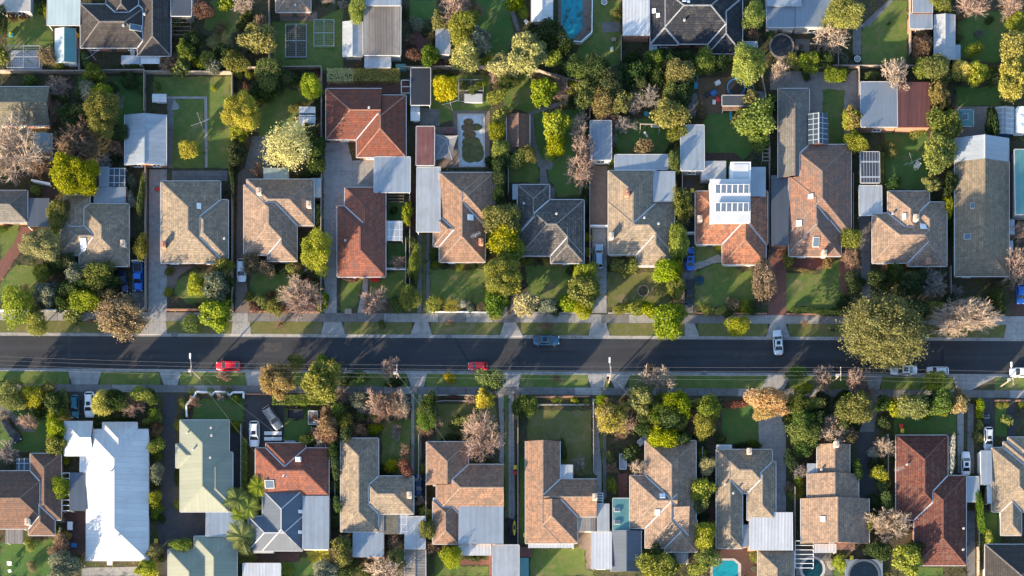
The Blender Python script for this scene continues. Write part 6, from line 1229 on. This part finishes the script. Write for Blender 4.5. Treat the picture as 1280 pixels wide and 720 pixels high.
car('B1', 592, 536, 118, -90, 'ute', 'car_blue', 'bright blue ute with open tray in a narrow driveway'); car('B1', 525, 553, 98, -80, 'sedan', 'car_darkblue', 'dark blue sedan in shade left of the bright blue ute'); car('B2', 315, 506, 100, -90, 'hatch', 'car_white', 'white car in the brown driveway beside the pinkish tan house')
car('B4', 408, 447, 106, 90, 'wagon', 'car_skyblue', 'pale blue wagon below the white driveway gate'); car('B5', 77, 457, 102, 90, 'sedan', 'car_blue', 'bright blue sedan beside the solar-panel house'); car('B5', 75, 604, 112, -90, 'ute', 'car_black', 'black ute parked nose to the street below the blue sedan')
car('C6', 826, 650, 60, 90, 'hatch', 'car_black', 'black car at the head of the driveway of the grey-tan house'); car('D6', 637, 130, 100, -90, 'suv', 'car_silver', 'silver car with sunroof parked behind the black car'); car('D6', 540, 238, 104, 90, 'sedan', 'car_white', 'white sedan beside the maroon house carport')
car('D3', 352, 332, 98, -90, 'sedan', 'car_darkblue', 'navy car in shade between the tan L-shaped house and the cross-gabled house'); car('B6', 775, 608, 86, -90, 'hatch', 'car_blue', 'blue car at the right edge below the pink bare trees')
# ---------------------------------------------------------------- street poles and wires
def pole(base, lamp, label, arms=True):
    p = W(*base); root = thing('power_pole', label, 'power pole', p, 0, 'timber power poles along the street'); b = MB(); b.tube((0, 0, -.2), (0, 0, 9.0), .15, .10, 10); b.build('pole', 'timber', root)
    b = MB(); b.beam((0, -1.3, 8.55), (0, 1.3, 8.55), .12, .12); ca = b.build('crossarm', 'timber', root)
    for y in (-1.15, -.4, .4, 1.15): b = MB(); b.tube((0, y, 8.6), (0, y, 8.78), .05, .035, 8); b.build('insulator', 'paintwhite', ca)
    b = MB(); b.box((-.45, -.1, 7.6), (.5, .4, .7)); b.build('cable_box', 'steel', root)
    if lamp:
        b = MB(); b.beam((0, 0, 7.6), (-.2, 2.2, 8.2), .07, .07); b.build('lamp_arm', 'steel', root); b = MB(); b.box((-.24, 2.6, 8.23), (.32, .95, .16)); b.box((-.24, 2.25, 8.25), (.2, .4, .1)); b.build('street_lamp', 'paintwhite', root)
    return p
pl = [pole((251, 473.5), True, 'timber power pole with lamp arm near the red hatchback'), pole((501, 476), False, 'timber power pole beside the bare verge tree at the driveway'), pole((761, 478.5), True, 'timber power pole with lamp arm between two lower driveways'), pole((1040, 479), False, 'timber power pole among pink bare verge trees'), pole((1249.5, 484), True, 'timber power pole with lamp arm at the right by the white hatchback')]
def cable(label, pts, r=.013, sag=.25, name='power_line', gr='overhead wires along the street'):
    b = MB()
    for a, d in zip(pts, pts[1:]):
        n = 10; q = [a.lerp(d, i / n) - Vector((0, 0, sag * 4 * (i / n) * (1 - i / n))) for i in range(n + 1)]
        for u, v in zip(q, q[1:]): b.tube(u, v, r, r, 5, False)
    tag(b.build(name, 'wire'), label, 'cable', gr)
ext = [pl[0] + Vector((-39, 1.3, 0))] + pl + [pl[-1] + Vector((39, -1.3, 0))]
for y, lab in ((1.15, 'uppermost overhead wire, running over the road edge'), (.4, 'second overhead wire from the road'), (-.4, 'third overhead wire, over the grass verge'), (-1.15, 'lowest overhead wire, nearest the lower footpath')): cable(lab, [p + Vector((0, y, 8.78)) for p in ext])
cable('left service wire slanting from the left lamp pole to the rusty cottage', [pl[0] + Vector((0, -.3, 8.2)), W(322, 570, 3.6)], .012, .3, 'service_wire', 'house service wires'); cable('right service wire slanting from the left lamp pole across the dark court', [pl[0] + Vector((.2, .3, 8.2)), W(358, 552, 3.4)], .012, .3, 'service_wire', 'house service wires')
cable('service wire slanting from the middle lamp pole over green trees', [pl[2] + Vector((.1, -.3, 8.2)), W(838, 552, 4.0)], .014, .3, 'service_wire', 'house service wires'); cable('service wire from the second pole to the cross-gabled house', [pl[1] + Vector((.1, -.3, 8.2)), W(560, 556, 3.6)], .012, .3, 'service_wire', 'house service wires')
# ---------------------------------------------------------------- garden things
def clothesline(reg, x, y, ang, label, k=1.7):
    p = Z(reg, x, y, 1.9); p.z = 0; t = thing('clothesline', label, 'clothesline', p, R(ang), 'rotary clotheslines'); b = MB(); b.tube((0, 0, 0), (0, 0, 2.0), .04, .035, 8); b.build('mast', 'steel', t)
    for i in range(4):
        a = i * math.pi / 2; b = MB(); b.beam((0, 0, 1.85), (k * math.cos(a), k * math.sin(a), 2.05), .045, .04); b.build('arm', 'steel', t)
    b = MB()
    for s in (.4, .6, .8, .98):
        q = [Vector((k * s * math.cos(i * math.pi / 2), k * s * math.sin(i * math.pi / 2), 1.87 + .2 * s)) for i in range(4)]
        for i in range(4): b.tube(q[i], q[(i + 1) % 4], .005, .005, 4, False)
    b.build('wires', 'wire', t)
clothesline('A2', 140, 525, 20, 'rotary clothesline on the square lawn above the bright yellow tree', 2.0); clothesline('A3', 490, 440, 15, 'white rotary clothesline beside the bright yellow-green tree', 1.7); clothesline('B6', 310, 42, 20, 'rotary clothesline on the dark lawn behind the tan house by the big tree', 1.8); clothesline('A1', 395, 235, 35, 'clothesline in the dark courtyard of the charcoal skylight house', 1.5)
def pool(reg, pts, cop, wat, label, cmat='coping'):
    c = Z(reg, *pts[0]); q = [tuple((Z(reg, *p) - c)[:2]) for p in pts]; k = [tuple((Z(reg, *p) - c)[:2]) for p in cop]; t = thing('swimming_pool', label, 'pool', c, 0, None)
    b = MB(); b.prism(ccw(k), -.02, .07); b.build('coping', cmat, t); b = MB(); b.prism(ccw(q), 0, .085); b.build('water', wat, t)
pool('A4', [(245, -60), (336, -60), (336, 122), (300, 166), (262, 166), (245, 148)], [(232, -60), (378, -60), (378, 148), (332, 190), (262, 186), (232, 160)], 'poolw', 'turquoise swimming pool with chamfered end at the top edge', 'brownpave'); b = MB()
fence('pool_fence', 'white pool fence wrapping the turquoise pool paving', [pix('A4', 378, 0), pix('A4', 376, 148), pix('A4', 330, 190), pix('A4', 272, 186)], 1.2, 'paintwhite', .12, 'fence')
pool('D5', [(175, 655), (262, 655), (282, 672), (282, 740), (175, 740)], [(165, 645), (268, 645), (296, 668), (296, 760), (165, 760)], 'poolw', 'turquoise swimming pool with cut corner at the bottom edge')
cir = lambda x, y, r, n=24: [(x + r * math.cos(6.2832 * i / n), y + r * math.sin(6.2832 * i / n)) for i in range(n)]
pool('D5', cir(602, 690, 44), cir(602, 690, 56), 'poold', 'round dark teal pool ringed by paving beside the white pergola')
pool('A3', [(530, 500), (625, 495), (632, 712), (536, 712)], [(520, 488), (638, 488), (640, 716), (526, 716)], 'cloth', 'rectangular pond under a pale cover with murky green water'); pd = [o for o in COL.objects if o.name.startswith('swimming_pool')][-1]; pd.name = 'covered_pond'; pd['category'] = 'pond'
b = MB(); rr = random.Random(4)
for x, y, rx, ry in ((568, 523, 22, 15), (562, 548, 26, 17), (572, 576, 30, 18)):
    p = Z('A3', x, y) - pd.location; b.disc((p.x, p.y, .0945 + rr.random() * .003), 1, 22, rx / ROW['A'][1] * S, ry / ROW['A'][1] * S)
b.build('leaf_scum', 'leaflitter', pd); b = MB()
for x, y, rx, ry in ((600, 546, 28, 16), (585, 640, 46, 44), (580, 610, 40, 26), (575, 665, 36, 34), (605, 660, 30, 36)):
    p = Z('A3', x, y) - pd.location; b.disc((p.x, p.y, .0905 + rr.random() * .004), 1, 22, rx / ROW['A'][1] * S, ry / ROW['A'][1] * S)
b.build('murky_water', 'algae', pd)
def tramp(reg, x, y, r, label, rim, mat='blackp', ht=.8, name='trampoline', cat='trampoline'):
    p = Z(reg, x, y, ht); p.z = 0; k = r / sc_of(reg) * S; t = thing(name, label, cat, p); b = MB(); b.ring((0, 0, ht - .06), k * .86, k * .14, .08); b.build('padding', rim, t); b = MB(); b.tube((0, 0, ht - .05), (0, 0, ht - .02), k * .87, k * .87, 28); b.build('mat', mat, t)
    for i in range(4): a = i * math.pi / 2 + .4; b = MB(); b.tube((k * .93 * math.cos(a), k * .93 * math.sin(a), 0), (k * .93 * math.cos(a), k * .93 * math.sin(a), ht - .06), .03, .03, 6); b.build('leg', 'steel', t)
tramp('A5', 470, 197, 54, 'round tank pool with black cover and timber rim', 'timber', 'black', 1.0, 'round_tank', 'tank'); tramp('A5', 275, 375, 40, 'black trampoline with blue rim on the bare dirt', 'bluep'); tramp('A5', 338, 378, 14, 'small round tub beside the blue-rimmed trampoline', 'steel', 'poold', .5, 'garden_tub', 'tub')
tramp('B4', 597, 595, 25, 'round stone ring planter on the brown lawn', 'timber', 'soil', .2, 'ring_planter', 'planter'); tramp('B5', 117, 550, 22, 'small dark round pond on the solar-panel house lawn', 'timberdark', 'poold', .15, 'garden_pond', 'pond'); tramp('A4', 430, 8, 13, 'small round white tub on the lawn at the top edge', 'paintwhite', 'conc', .5, 'garden_tub', 'tub')
tramp('A5', 552, 200, 10, 'round pot on the deck beside the black-covered tank', 'blackp', 'soil', .5, 'garden_pot', 'pot'); tramp('A6', 20, 248, 20, 'large black compost tub below the diagonal path', 'blackp', 'blackp', .9, 'compost_tub', 'tub'); tramp('A6', 48, 268, 12, 'small black tub next to the white pot stand', 'blackp', 'soil', .6, 'compost_tub', 'tub'); tramp('A6', 75, 252, 14, 'white tub beside the black compost tubs', 'paintwhite', 'conc', .6, 'garden_tub', 'tub')
# hot tub on its deck
p = Z('D6', 100, 720); t = thing('hot_tub', 'round dark blue plunge pool on a pale deck at the bottom edge', 'pool', p); k = 3.43; b = MB(); b.box((0, 0, .3), (160 / k * S, 140 / k * S, .6)); b.build('deck', 'bluegrey', t); b = MB(); b.ring((0, 0, .6), 62 / k * S, 8 / k * S, .08, 32); b.build('rim', 'navy', t); b = MB(); b.tube((0, 0, .58), (0, 0, .63), 62 / k * S, 62 / k * S, 32); b.build('water', 'poolnight', t)
def frame_bed(reg, x0, y0, x1, y1, ht, label, net, name='netted_bed'):
    a = Z(reg, x0, y1); d = Z(reg, x1, y0); c = (a + d) / 2; t = thing(name, label, 'garden bed', c); hx, hy = (d.x - a.x) / 2, (d.y - a.y) / 2; b = MB()
    for sx in (-1, 0, 1):
        for sy in (-1, 1): b.tube((sx * hx, sy * hy, 0), (sx * hx, sy * hy, ht), .04, .04, 6)
        b.beam((sx * hx, -hy, ht), (sx * hx, hy, ht), .07, .05)
    for sy in (-1, 0, 1): b.beam((-hx, sy * hy, ht), (hx, sy * hy, ht), .07, .05)
    b.build('frame', 'steel', t); b = MB(); n = int(2 * hx / .35)
    for i in range(n): x = -hx + 2 * hx * (i + .5) / n; b.beam((x, -hy, ht - .02), (x, hy, ht - .02), .012, .012)
    for i in range(int(2 * hy / .35)): y = -hy + .35 * (i + .5); b.beam((-hx, y, ht - .02), (hx, y, ht - .02), .012, .012)
    b.build('net', 'steel', t); b = MB(); b.prism([(-hx + .1, -hy + .1), (hx - .1, -hy + .1), (hx - .1, hy - .1), (-hx + .1, hy - .1)], 0, .16); b.build('bed', net, t)
frame_bed('A2', 507, 112, 597, 253, .9, 'netted vegetable frame with a centre aisle on the shaded lawn', 'soil'); frame_bed('A2', 630, 98, 716, 210, 1.4, 'grey net cage on the lawn beside the white gabled shed', 'lawn'); frame_bed('A1', 45, 215, 184, 308, 2.0, 'pale glazed growing frame behind the top left lawn', 'polyc', 'growing_frame'); frame_bed('A3', 526, 346, 632, 440, .6, 'raised vegetable bed with low frame and shrubs', 'soil', 'raised_bed')
tag(abox('A3', 550, 402, 628, 438, .1, .75, None, 'cold_frame', 'zinc')[0], 'pale flat cold frame in the raised vegetable bed', 'cold frame')
# grey shade sails beside the pond
p = Z('A3', 470, 620); t = thing('shade_sail', 'dark grey shade sail beside the covered pond', 'shade sail', p); pts = [Z('A3', x, y) - p for x, y in ((425, 592), (525, 600), (500, 700), (428, 706))]; b = MB(); mid = Vector((.2, .3, 1.7))
for i in range(4):
    a, d = pts[i].copy(), pts[(i + 1) % 4].copy(); a.z = d.z = 2.3; e = a.lerp(d, .5) * .88; e.z = 2.05; b.poly([a, e, mid]); b.poly([e, d, mid])
b.build('cloth', 'greysail', t)
for q in pts: b = MB(); b.tube((q.x, q.y, 0), (q.x, q.y, 2.4), .05, .05, 6); b.build('post', 'steel', t)
b = MB()
for a in pts: b.tube(mid + Vector((0, 0, .03)), (a.x, a.y, 2.33), .015, .015, 4)
b.build('rope', 'paintwhite', t)
tag(abox('A3', 468, 548, 506, 574, 0, 1.1, None, 'tool_cabinet', 'rust')[0], 'low maroon cabinet above the grey shade sail', 'cabinet')
def table(reg, x, y, w_, l_, label, mat, ang=0):
    p = Z(reg, x, y, .75); p.z = 0; t = thing('garden_table', label, 'table', p, R(ang)); b = MB(); b.box((0, 0, .73), (w_, l_, .06)); b.build('tabletop', mat, t)
    for sx in (-1, 1):
        for sy in (-1, 1): b = MB(); b.tube((sx * w_ * .42, sy * l_ * .42, 0), (sx * w_ * .42, sy * l_ * .42, .7), .03, .03, 6); b.build('leg', mat, t)
table('A5', 372, 411, 2.3, 1.7, 'grey-blue table beside the dark cubby house', 'bluegrey'); table('B3', 52, 683, 1.3, 1.0, 'small brown garden table on the lawn by the upper footpath', 'timber'); table('D1', 300, 505, 1.0, 1.6, 'white table on the deck left of the white-roofed house', 'paintwhite'); table('D1', 470, 664, 1.0, .9, 'white air unit table below the white-roofed house', 'paintwhite')
def chair(reg, x, y, mat, label, ang=0, s=1.0):
    p = Z(reg, x, y, .5); p.z = 0; t = thing('garden_chair', label, 'chair', p, R(ang), 'garden chairs'); t.scale = (s,) * 3; b = MB(); b.box((0, 0, .45), (.55, .55, .06)); b.build('seat', mat, t); b = MB(); b.box((0, .27, .72), (.55, .06, .55)); b.build('backrest', mat, t)
    for sx in (-1, 1):
        b = MB(); b.box((sx * .3, .0, .62), (.06, .5, .05)); b.build('armrest', mat, t)
        for sy in (-1, 1): b = MB(); b.tube((sx * .24, sy * .24, 0), (sx * .24, sy * .24, .44), .025, .025, 6); b.build('leg', mat, t)
chair('B3', 80, 544, 'redp', 'red garden chair on the left side of the narrow red house front', 10, 1.3); chair('B3', 160, 551, 'redp', 'left one of two red chairs right of the curved path', -10, 1.2); chair('B3', 178, 549, 'redp', 'right one of two red chairs right of the curved path', 15, 1.2)
chair('D4', 585, 150, 'paintwhite', 'white lounge chair under the yellow-green tree by the grey stepped house', 40, 1.9); chair('D4', 604, 132, 'paintwhite', 'second white chair nearer the tree by the grey stepped house', 30, 1.6); chair('D1', 42, 668, 'paintwhite', 'white chair on the lower left back lawn', 0, 1.3); chair('D1', 42, 700, 'paintwhite', 'small white stool chair at bottom left lawn', 20, .9); chair('B6', 330, 60, 'paintwhite', 'white chair lying below the clothesline on the dark lawn', 60, 1.8); chair('A1', 570, 228, 'paintwhite', 'white chair on the courtyard paving of the charcoal house', 0, 1.4)
def bin_(reg, x, y, lid, label):
    p = Z(reg, x, y, 1.0); p.z = 0; t = thing('wheelie_bin', label, 'wheelie bin', p, 0, 'wheelie bins'); v = []
    for z, s in ((.06, .24), (.98, .31)): v += [Vector((-s, -s * 1.1, z)), Vector((s, -s * 1.1, z)), Vector((s, s * 1.1, z)), Vector((-s, s * 1.1, z))]
    mk('body', v, [(0, 3, 2, 1), (4, 5, 6, 7)] + [(i, (i + 1) % 4, 4 + (i + 1) % 4, 4 + i) for i in range(4)], 'greenp', t); b = MB(); b.box((0, -.02, 1.03), (.7, .82, .1)); b.box((0, .05, 1.08), (.5, .5, .05)); b.build('lid', lid, t); b = MB(); b.tube((-.26, .3, .1), (.26, .3, .1), .1, .1, 8); b.build('wheel', 'tyre', t)
bin_('D6', 262, 77, 'redp', 'red-lidded wheelie bin above the maroon house'); bin_('D6', 267, 97, 'yelp', 'yellow-lidded wheelie bin above the maroon house'); bin_('D3', 768, 254, 'yelp', 'yellow-lidded bin beside the lower driveway strips'); bin_('D3', 767, 278, 'redp', 'red-lidded bin beside the lower driveway strips'); bin_('D1', 669, 570, 'yelp', 'yellow-lidded bin right of the white-roofed house'); bin_('D1', 671, 588, 'redp', 'red-lidded bin right of the white-roofed house'); bin_('A1', 332, 152, 'yelp', 'yellow-lidded bin left of the charcoal skylight house'); bin_('D5', 770, 642, 'yelp', 'yellow-lidded bin above the plunge pool deck'); bin_('B5', 87, 165, 'yelp', 'yellow-lidded bin behind the solar-panel house'); bin_('D4', 90, 545, 'yelp', 'yellow-lidded bin left of the pinkish tan house')
# trailers, kayak, play things
def trailer(reg, x, y, w_, l_, ang, mat, label, deckmat='zinc'):
    p = Z(reg, x, y, .9); p.z = 0.05; t = thing('box_trailer', label, 'trailer', p, R(ang)); b = MB(); b.box((0, 0, .62), (w_, l_, .1)); b.build('floor', deckmat, t); b = MB()
    for sx in (-1, 1): b.box((sx * w_ / 2, 0, .85), (.07, l_, .42))
    for sy in (-1, 1): b.box((0, sy * l_ / 2, .85), (w_ - .08, .07, .42))
    b.build('sides', mat, t); b = MB(); b.beam((0, l_ / 2, .55), (0, l_ / 2 + 1.1, .5), .1, .08); b.build('drawbar', 'blackp', t)
    for sx in (-1, 1): b = MB(); b.tube((sx * (w_ / 2 + .08), 0, .33), (sx * (w_ / 2 + .26), 0, .33), .32, .32, 12); b.build('wheel', 'tyre', t)
trailer('D4', 510, 230, 1.35, 2.9, 0, 'paintwhite', 'small white box trailer below the golden tree', 'zinc'); trailer('D2', 622, 42, 1.8, 2.6, 0, 'paintwhite', 'white box trailer right of the dark trailer in the court', 'zinc'); trailer('D2', 546, 26, 1.7, 3.0, 90, 'blackp', 'dark box trailer beside the court left of the white trailer', 'black'); trailer('D3', 762, 518, 1.5, 2.4, 0, 'blackp', 'dark trailer carrying the yellow kayak', 'black')
p = Z('D3', 765, 515, 1.1); b = MB(); n = 14; v = []; fc = []
for i in range(n + 1):
    u = -1 + 2 * i / n; w_ = .36 * (1 - u * u) ** .6 + .01; v += [Vector((0 - w_, u * 1.5, .12)), Vector((0, u * 1.5, -.12 + .15 * u * u)), Vector((w_, u * 1.5, .12)), Vector((0, u * 1.5, .20))]
for i in range(n):
    for j in range(4): fc.append((i * 4 + j, i * 4 + (j + 1) % 4, i * 4 + 4 + (j + 1) % 4, i * 4 + 4 + j))
kt = thing('kayak', 'yellow kayak lying on the dark trailer', 'kayak', (p.x, p.y, 1.12)); mk('hull', v, fc, 'yelp', kt, smooth=True); b = MB(); b.disc((0, .1, .235), 1, 16, .2, .5); b.build('cockpit', 'blackp', kt)
def board(reg, x, y, w_, l_, label):
    p = Z(reg, x, y, .5); t = thing('garden_bench', label, 'bench', (p.x, p.y, 0)); b = MB()
    for i in range(3): b.box((0, (i - 1) * l_ / 3, .46), (w_, l_ / 3.4, .06))
    b.build('seat', 'paintwhite', t)
    for s in (-1, 1): b = MB(); b.box((s * w_ * .4, 0, .22), (.1, l_ * .8, .42)); b.build('leg', 'paintwhite', t)
board('D2', 450, 108, 3.4, .7, 'upper white bench behind the grey wagon in the dark court'); board('D2', 450, 132, 3.4, .7, 'lower white bench behind the grey wagon in the dark court')
p = Z('A4', 622, 560); t = thing('swing_set', 'timber swing set with white slide on the shaded lawn', 'swing set', p); b = MB(); b.beam((-1.9, .5, 2.1), (2.0, .4, 2.1), .14, .14); b.build('top_beam', 'timberpale', t)
for sx in (-1.8, 1.9):
    for sy in (-.9, 1.6): b = MB(); b.tube((sx, sy, 0), (sx, .45, 2.1), .06, .06, 6); b.build('leg', 'timberpale', t)
b = MB(); b.beam((.3, .3, 1.5), (2.1, -.2 + .9, .3), .45, .06); b.build('slide', 'paintwhite', t); b = MB(); b.beam((-1.0, -.7, 1.2), (-.3, -1.4, .3), .4, .06); b.build('slide', 'paintwhite', t)
for x in (-.7, .4): b = MB(); b.tube((x, .45, 2.1), (x, .45, .5), .012, .012, 4); b.tube((x + .4, .45, 2.1), (x + .4, .45, .5), .012, .012, 4); b.box((x + .2, .45, .5), (.45, .2, .05)); b.build('swing', 'blackp', t)
tramp('A4', 610, 488, 11, 'turquoise paddling disc above the swing set', 'tealp', 'tealp', .25, 'paddling_disc', 'toy')
t = thing('slide', 'teal play slide at the edge of the dirt yard', 'slide', Z('A5', 100, 360)); b = MB(); b.beam((0, 1.2, 1.3), (0.1, -1.0, .2), .7, .06); b.beam((-.36, 1.2, 1.4), (-.26, -1.0, .3), .06, .2); b.beam((.36, 1.2, 1.4), (.46, -1.0, .3), .06, .2); b.build('chute', 'tealp', t); b = MB()
for sx in (-.3, .3): b.tube((sx, 1.4, 0), (sx, 1.2, 1.3), .03, .03, 6)
b.build('ladder', 'steel', t)
tag(abox('A5', 246, 466, 258, 515, .2, .5, None, 'balance_beam', 'tealp')[0], 'teal balance beam below the cubby house', 'toy'); b = MB(); p = Z('A1', 50, 152)
t = thing('toy_car', 'small yellow and turquoise toy car on the top left lawn', 'toy', p); b = MB(); b.box((0, 0, .3), (.9, .6, .4)); b.build('body', 'tealp', t); b = MB(); b.box((0, 0, .72), (.5, .5, .12)); b.build('roof', 'yelp', t)
p = Z('B1', 675, 160, .2); b = MB(); bmx = bmesh.new(); bmesh.ops.create_icosphere(bmx, subdivisions=2, radius=.45); me = bpy.data.meshes.new('ball'); bmx.to_mesh(me); bmx.free(); me.materials.append(M['redp']); o = bpy.data.objects.new('play_ball', me); link(o); o.location = (p.x, p.y, .48); tag(o, 'big red play ball on the long concrete driveway', 'ball')
# loose clutter in the dirt yard and by the shed
rr = random.Random(21); mats = ['paintwhite', 'blackp', 'bluep', 'redp', 'paintwhite', 'timber', 'steel']
for i, (rg, x, y, lab) in enumerate((('A5', 195, 358, 'white storage crate on the bare dirt nearest the teal slide'), ('A5', 150, 408, 'black tyre-sized tub on the bare dirt'), ('A5', 178, 402, 'small dark blue crate on the bare dirt'), ('A5', 196, 430, 'white crate left of the dark cubby house'), ('A5', 180, 440, 'pale toy crate in the lower dirt yard'), ('A4', 470, 172, 'dark heap crate beside the concrete slab on the lawn'), ('A4', 462, 212, 'white crate below the concrete slab on the lawn'), ('A4', 95, 95, 'grey crate at the corner of the white shed by the pool'), ('D1', 325, 490, 'grey crate on the deck beside the white table'), ('D1', 320, 590, 'pale crate at the lower end of the deck'))):
    p = Z(rg, x, y); t = thing('storage_crate', lab, 'crate', p, rr.uniform(0, 3), 'crates lying about gardens'); s = rr.uniform(.5, .9); b = MB(); b.box((0, 0, s * .3), (s * 1.3, s, s * .6)); b.build('box', mats[i % 7], t); b = MB(); b.box((0, 0, s * .63), (s * 1.36, s * 1.06, s * .06)); b.build('lid', mats[i % 7], t)
# pergola frames
def rafters(reg, x0, y0, x1, y1, n, ht, label, mat='paintwhite', vert=False):
    a = Z(reg, x0, y1, ht); d = Z(reg, x1, y0, ht); c = Vector(((a.x + d.x) / 2, (a.y + d.y) / 2, 0)); hx, hy = (d.x - a.x) / 2, (d.y - a.y) / 2; t = thing('open_pergola', label, 'pergola', c); b = MB()
    for s in (-1, 1): b.beam((s * hx, -hy, ht), (s * hx, hy, ht), .12, .16)
    b.build('beam', mat, t); b = MB()
    for i in range(n + 1):
        y = -hy + 2 * hy * i / n; b.beam((-hx, y, ht + .1), (hx, y, ht + .1), .1, .14)
    b.build('rafters', mat, t)
    for sx in (-1, 1):
        for sy in (-1, 1): b = MB(); b.box((sx * hx, sy * hy, ht / 2 - .05), (.1, .1, ht - .1)); b.build('post', mat, t)
rafters('D1', 266, 279, 299, 441, 7, 2.4, 'narrow white pergola frame left of the white-roofed house'); rafters('D5', 528, 570, 606, 686, 6, 2.4, 'white pergola frame beside the round dark pool'); rafters('D4', 398, 365, 424, 409, 4, 2.2, 'small white pergola frame above the narrow white annex'); rafters('A3', 280, 345, 318, 400, 2, 2.2, 'thin pale frame on the red paving beside the black pergola', 'gutter'); rafters('B3', 216, 176, 290, 214, 3, 2.2, 'dark deck frame below the pale blue carport', 'timberdark')
rafters('A2', 20, 80, 98, 150, 4, 2.3, 'dark brown pergola below the grey flat-roofed building', 'timberdark'); rafters('A5', 388, 625, 420, 690, 4, 2.2, 'small terracotta-coloured pergola between the two big terracotta houses', 'timber')
tag(abox('D4', 66, 596, 116, 638, 0, .9, None, 'timber_deck_box', 'mrn')[0], 'maroon slatted deck box below the pinkish tan house', 'deck box'); tag(abox('D4', 68, 642, 106, 740, 0, 1.0, None, 'pool_cover_box', 'teal')[0], 'teal covered box at the bottom edge left of the small lawn', 'box'); tag(abox('A3', 256, 274, 300, 298, 0, 1.3, None, 'water_tank', 'teal')[0], 'small teal tank beside the weathered corrugated shed', 'tank'); tag(abox('A1', 730, 0, 742, 60, 0, .1, None, 'timber_edging', 'timber')[0], 'thin timber edging at the top by the charcoal house', 'edging')
# caravan at the right edge
p = Z('A6', 775, 515, 2.3); t = thing('caravan', 'white caravan at the right edge above the teal-roofed building', 'caravan', (p.x, p.y, 0)); b = MB(); b.prism([(-.95, -2.4), (.95, -2.4), (.95, 2.2), (.6, 2.6), (-.6, 2.6), (-.95, 2.2)], .5, 2.45); b.build('body', 'paintwhite', t)
for y in (-1.2, .6): b = MB(); b.box((0, y, 2.5), (.5, .6, .1)); b.build('roof_hatch', 'skyl', t); b = MB(); b.box((-.96, y, 1.6), (.04, .9, .55)); b.build('window', 'glass', t)
for s in (-1, 1): b = MB(); b.tube((s * .8, -.2, .34), (s * 1.0, -.2, .34), .34, .34, 12); b.build('wheel', 'tyre', t)
# ---------------------------------------------------------------- low ground cover between the gardens
def inpoly(x, y, q):
    c = False; n = len(q)
    for i in range(n):
        a, b_ = q[i], q[(i + 1) % n]
        if (a[1] > y) != (b_[1] > y) and x < (b_[0] - a[0]) * (y - a[1]) / (b_[1] - a[1]) + a[0]: c = not c
    return c
rr = random.Random(77); BB = [(min(p[0] for p in q), min(p[1] for p in q), max(p[0] for p in q), max(p[1] for p in q), q) for q in PAVED]
sets = {k: ([], [], []) for k in ('dg', 'gr', 'br', 'ol')}
for i in range(26000):
    px, py = rr.uniform(-30, 1310), rr.uniform(-20, 745)
    if yf0(px) - 2 < py < yg1(px) + 2: continue
    q = W(px, py); x, y = q.x, q.y
    if any(r[0] < x < r[2] and r[1] < y < r[3] for r in FOOT) or any(b[0] < x < b[2] and b[1] < y < b[3] and inpoly(x, y, b[4]) for b in BB): continue
    g = math.sin(x * .31) + math.cos(y * .27 + x * .1); v, f, tn = sets['dg' if g > .5 else ('gr' if g > -.2 else ('ol' if g > -.8 else 'br'))]; hh = rr.uniform(.1, .75)
    for k in range(rr.randint(7, 13)):
        d = rdir(rr); leaf_quad(v, f, tn, Vector((x + d.x * .35, y + d.y * .35, .03 + hh * rr.random())), (d * .6 + Vector((0, 0, .7))).normalized(), rr.uniform(.12, .3), .14, rr, rr.random())
for k, (v, f, tn) in sets.items():
    me = leafmesh('ground_cover', v, f, tn); o = bpy.data.objects.new('ground_cover', me); link(o); setmat(o, 'L' + k); tag(o, {'dg': 'dark green', 'gr': 'mid green', 'br': 'brown', 'ol': 'olive'}[k] + ' low ground cover in the garden beds', 'ground cover', None, 'stuff')
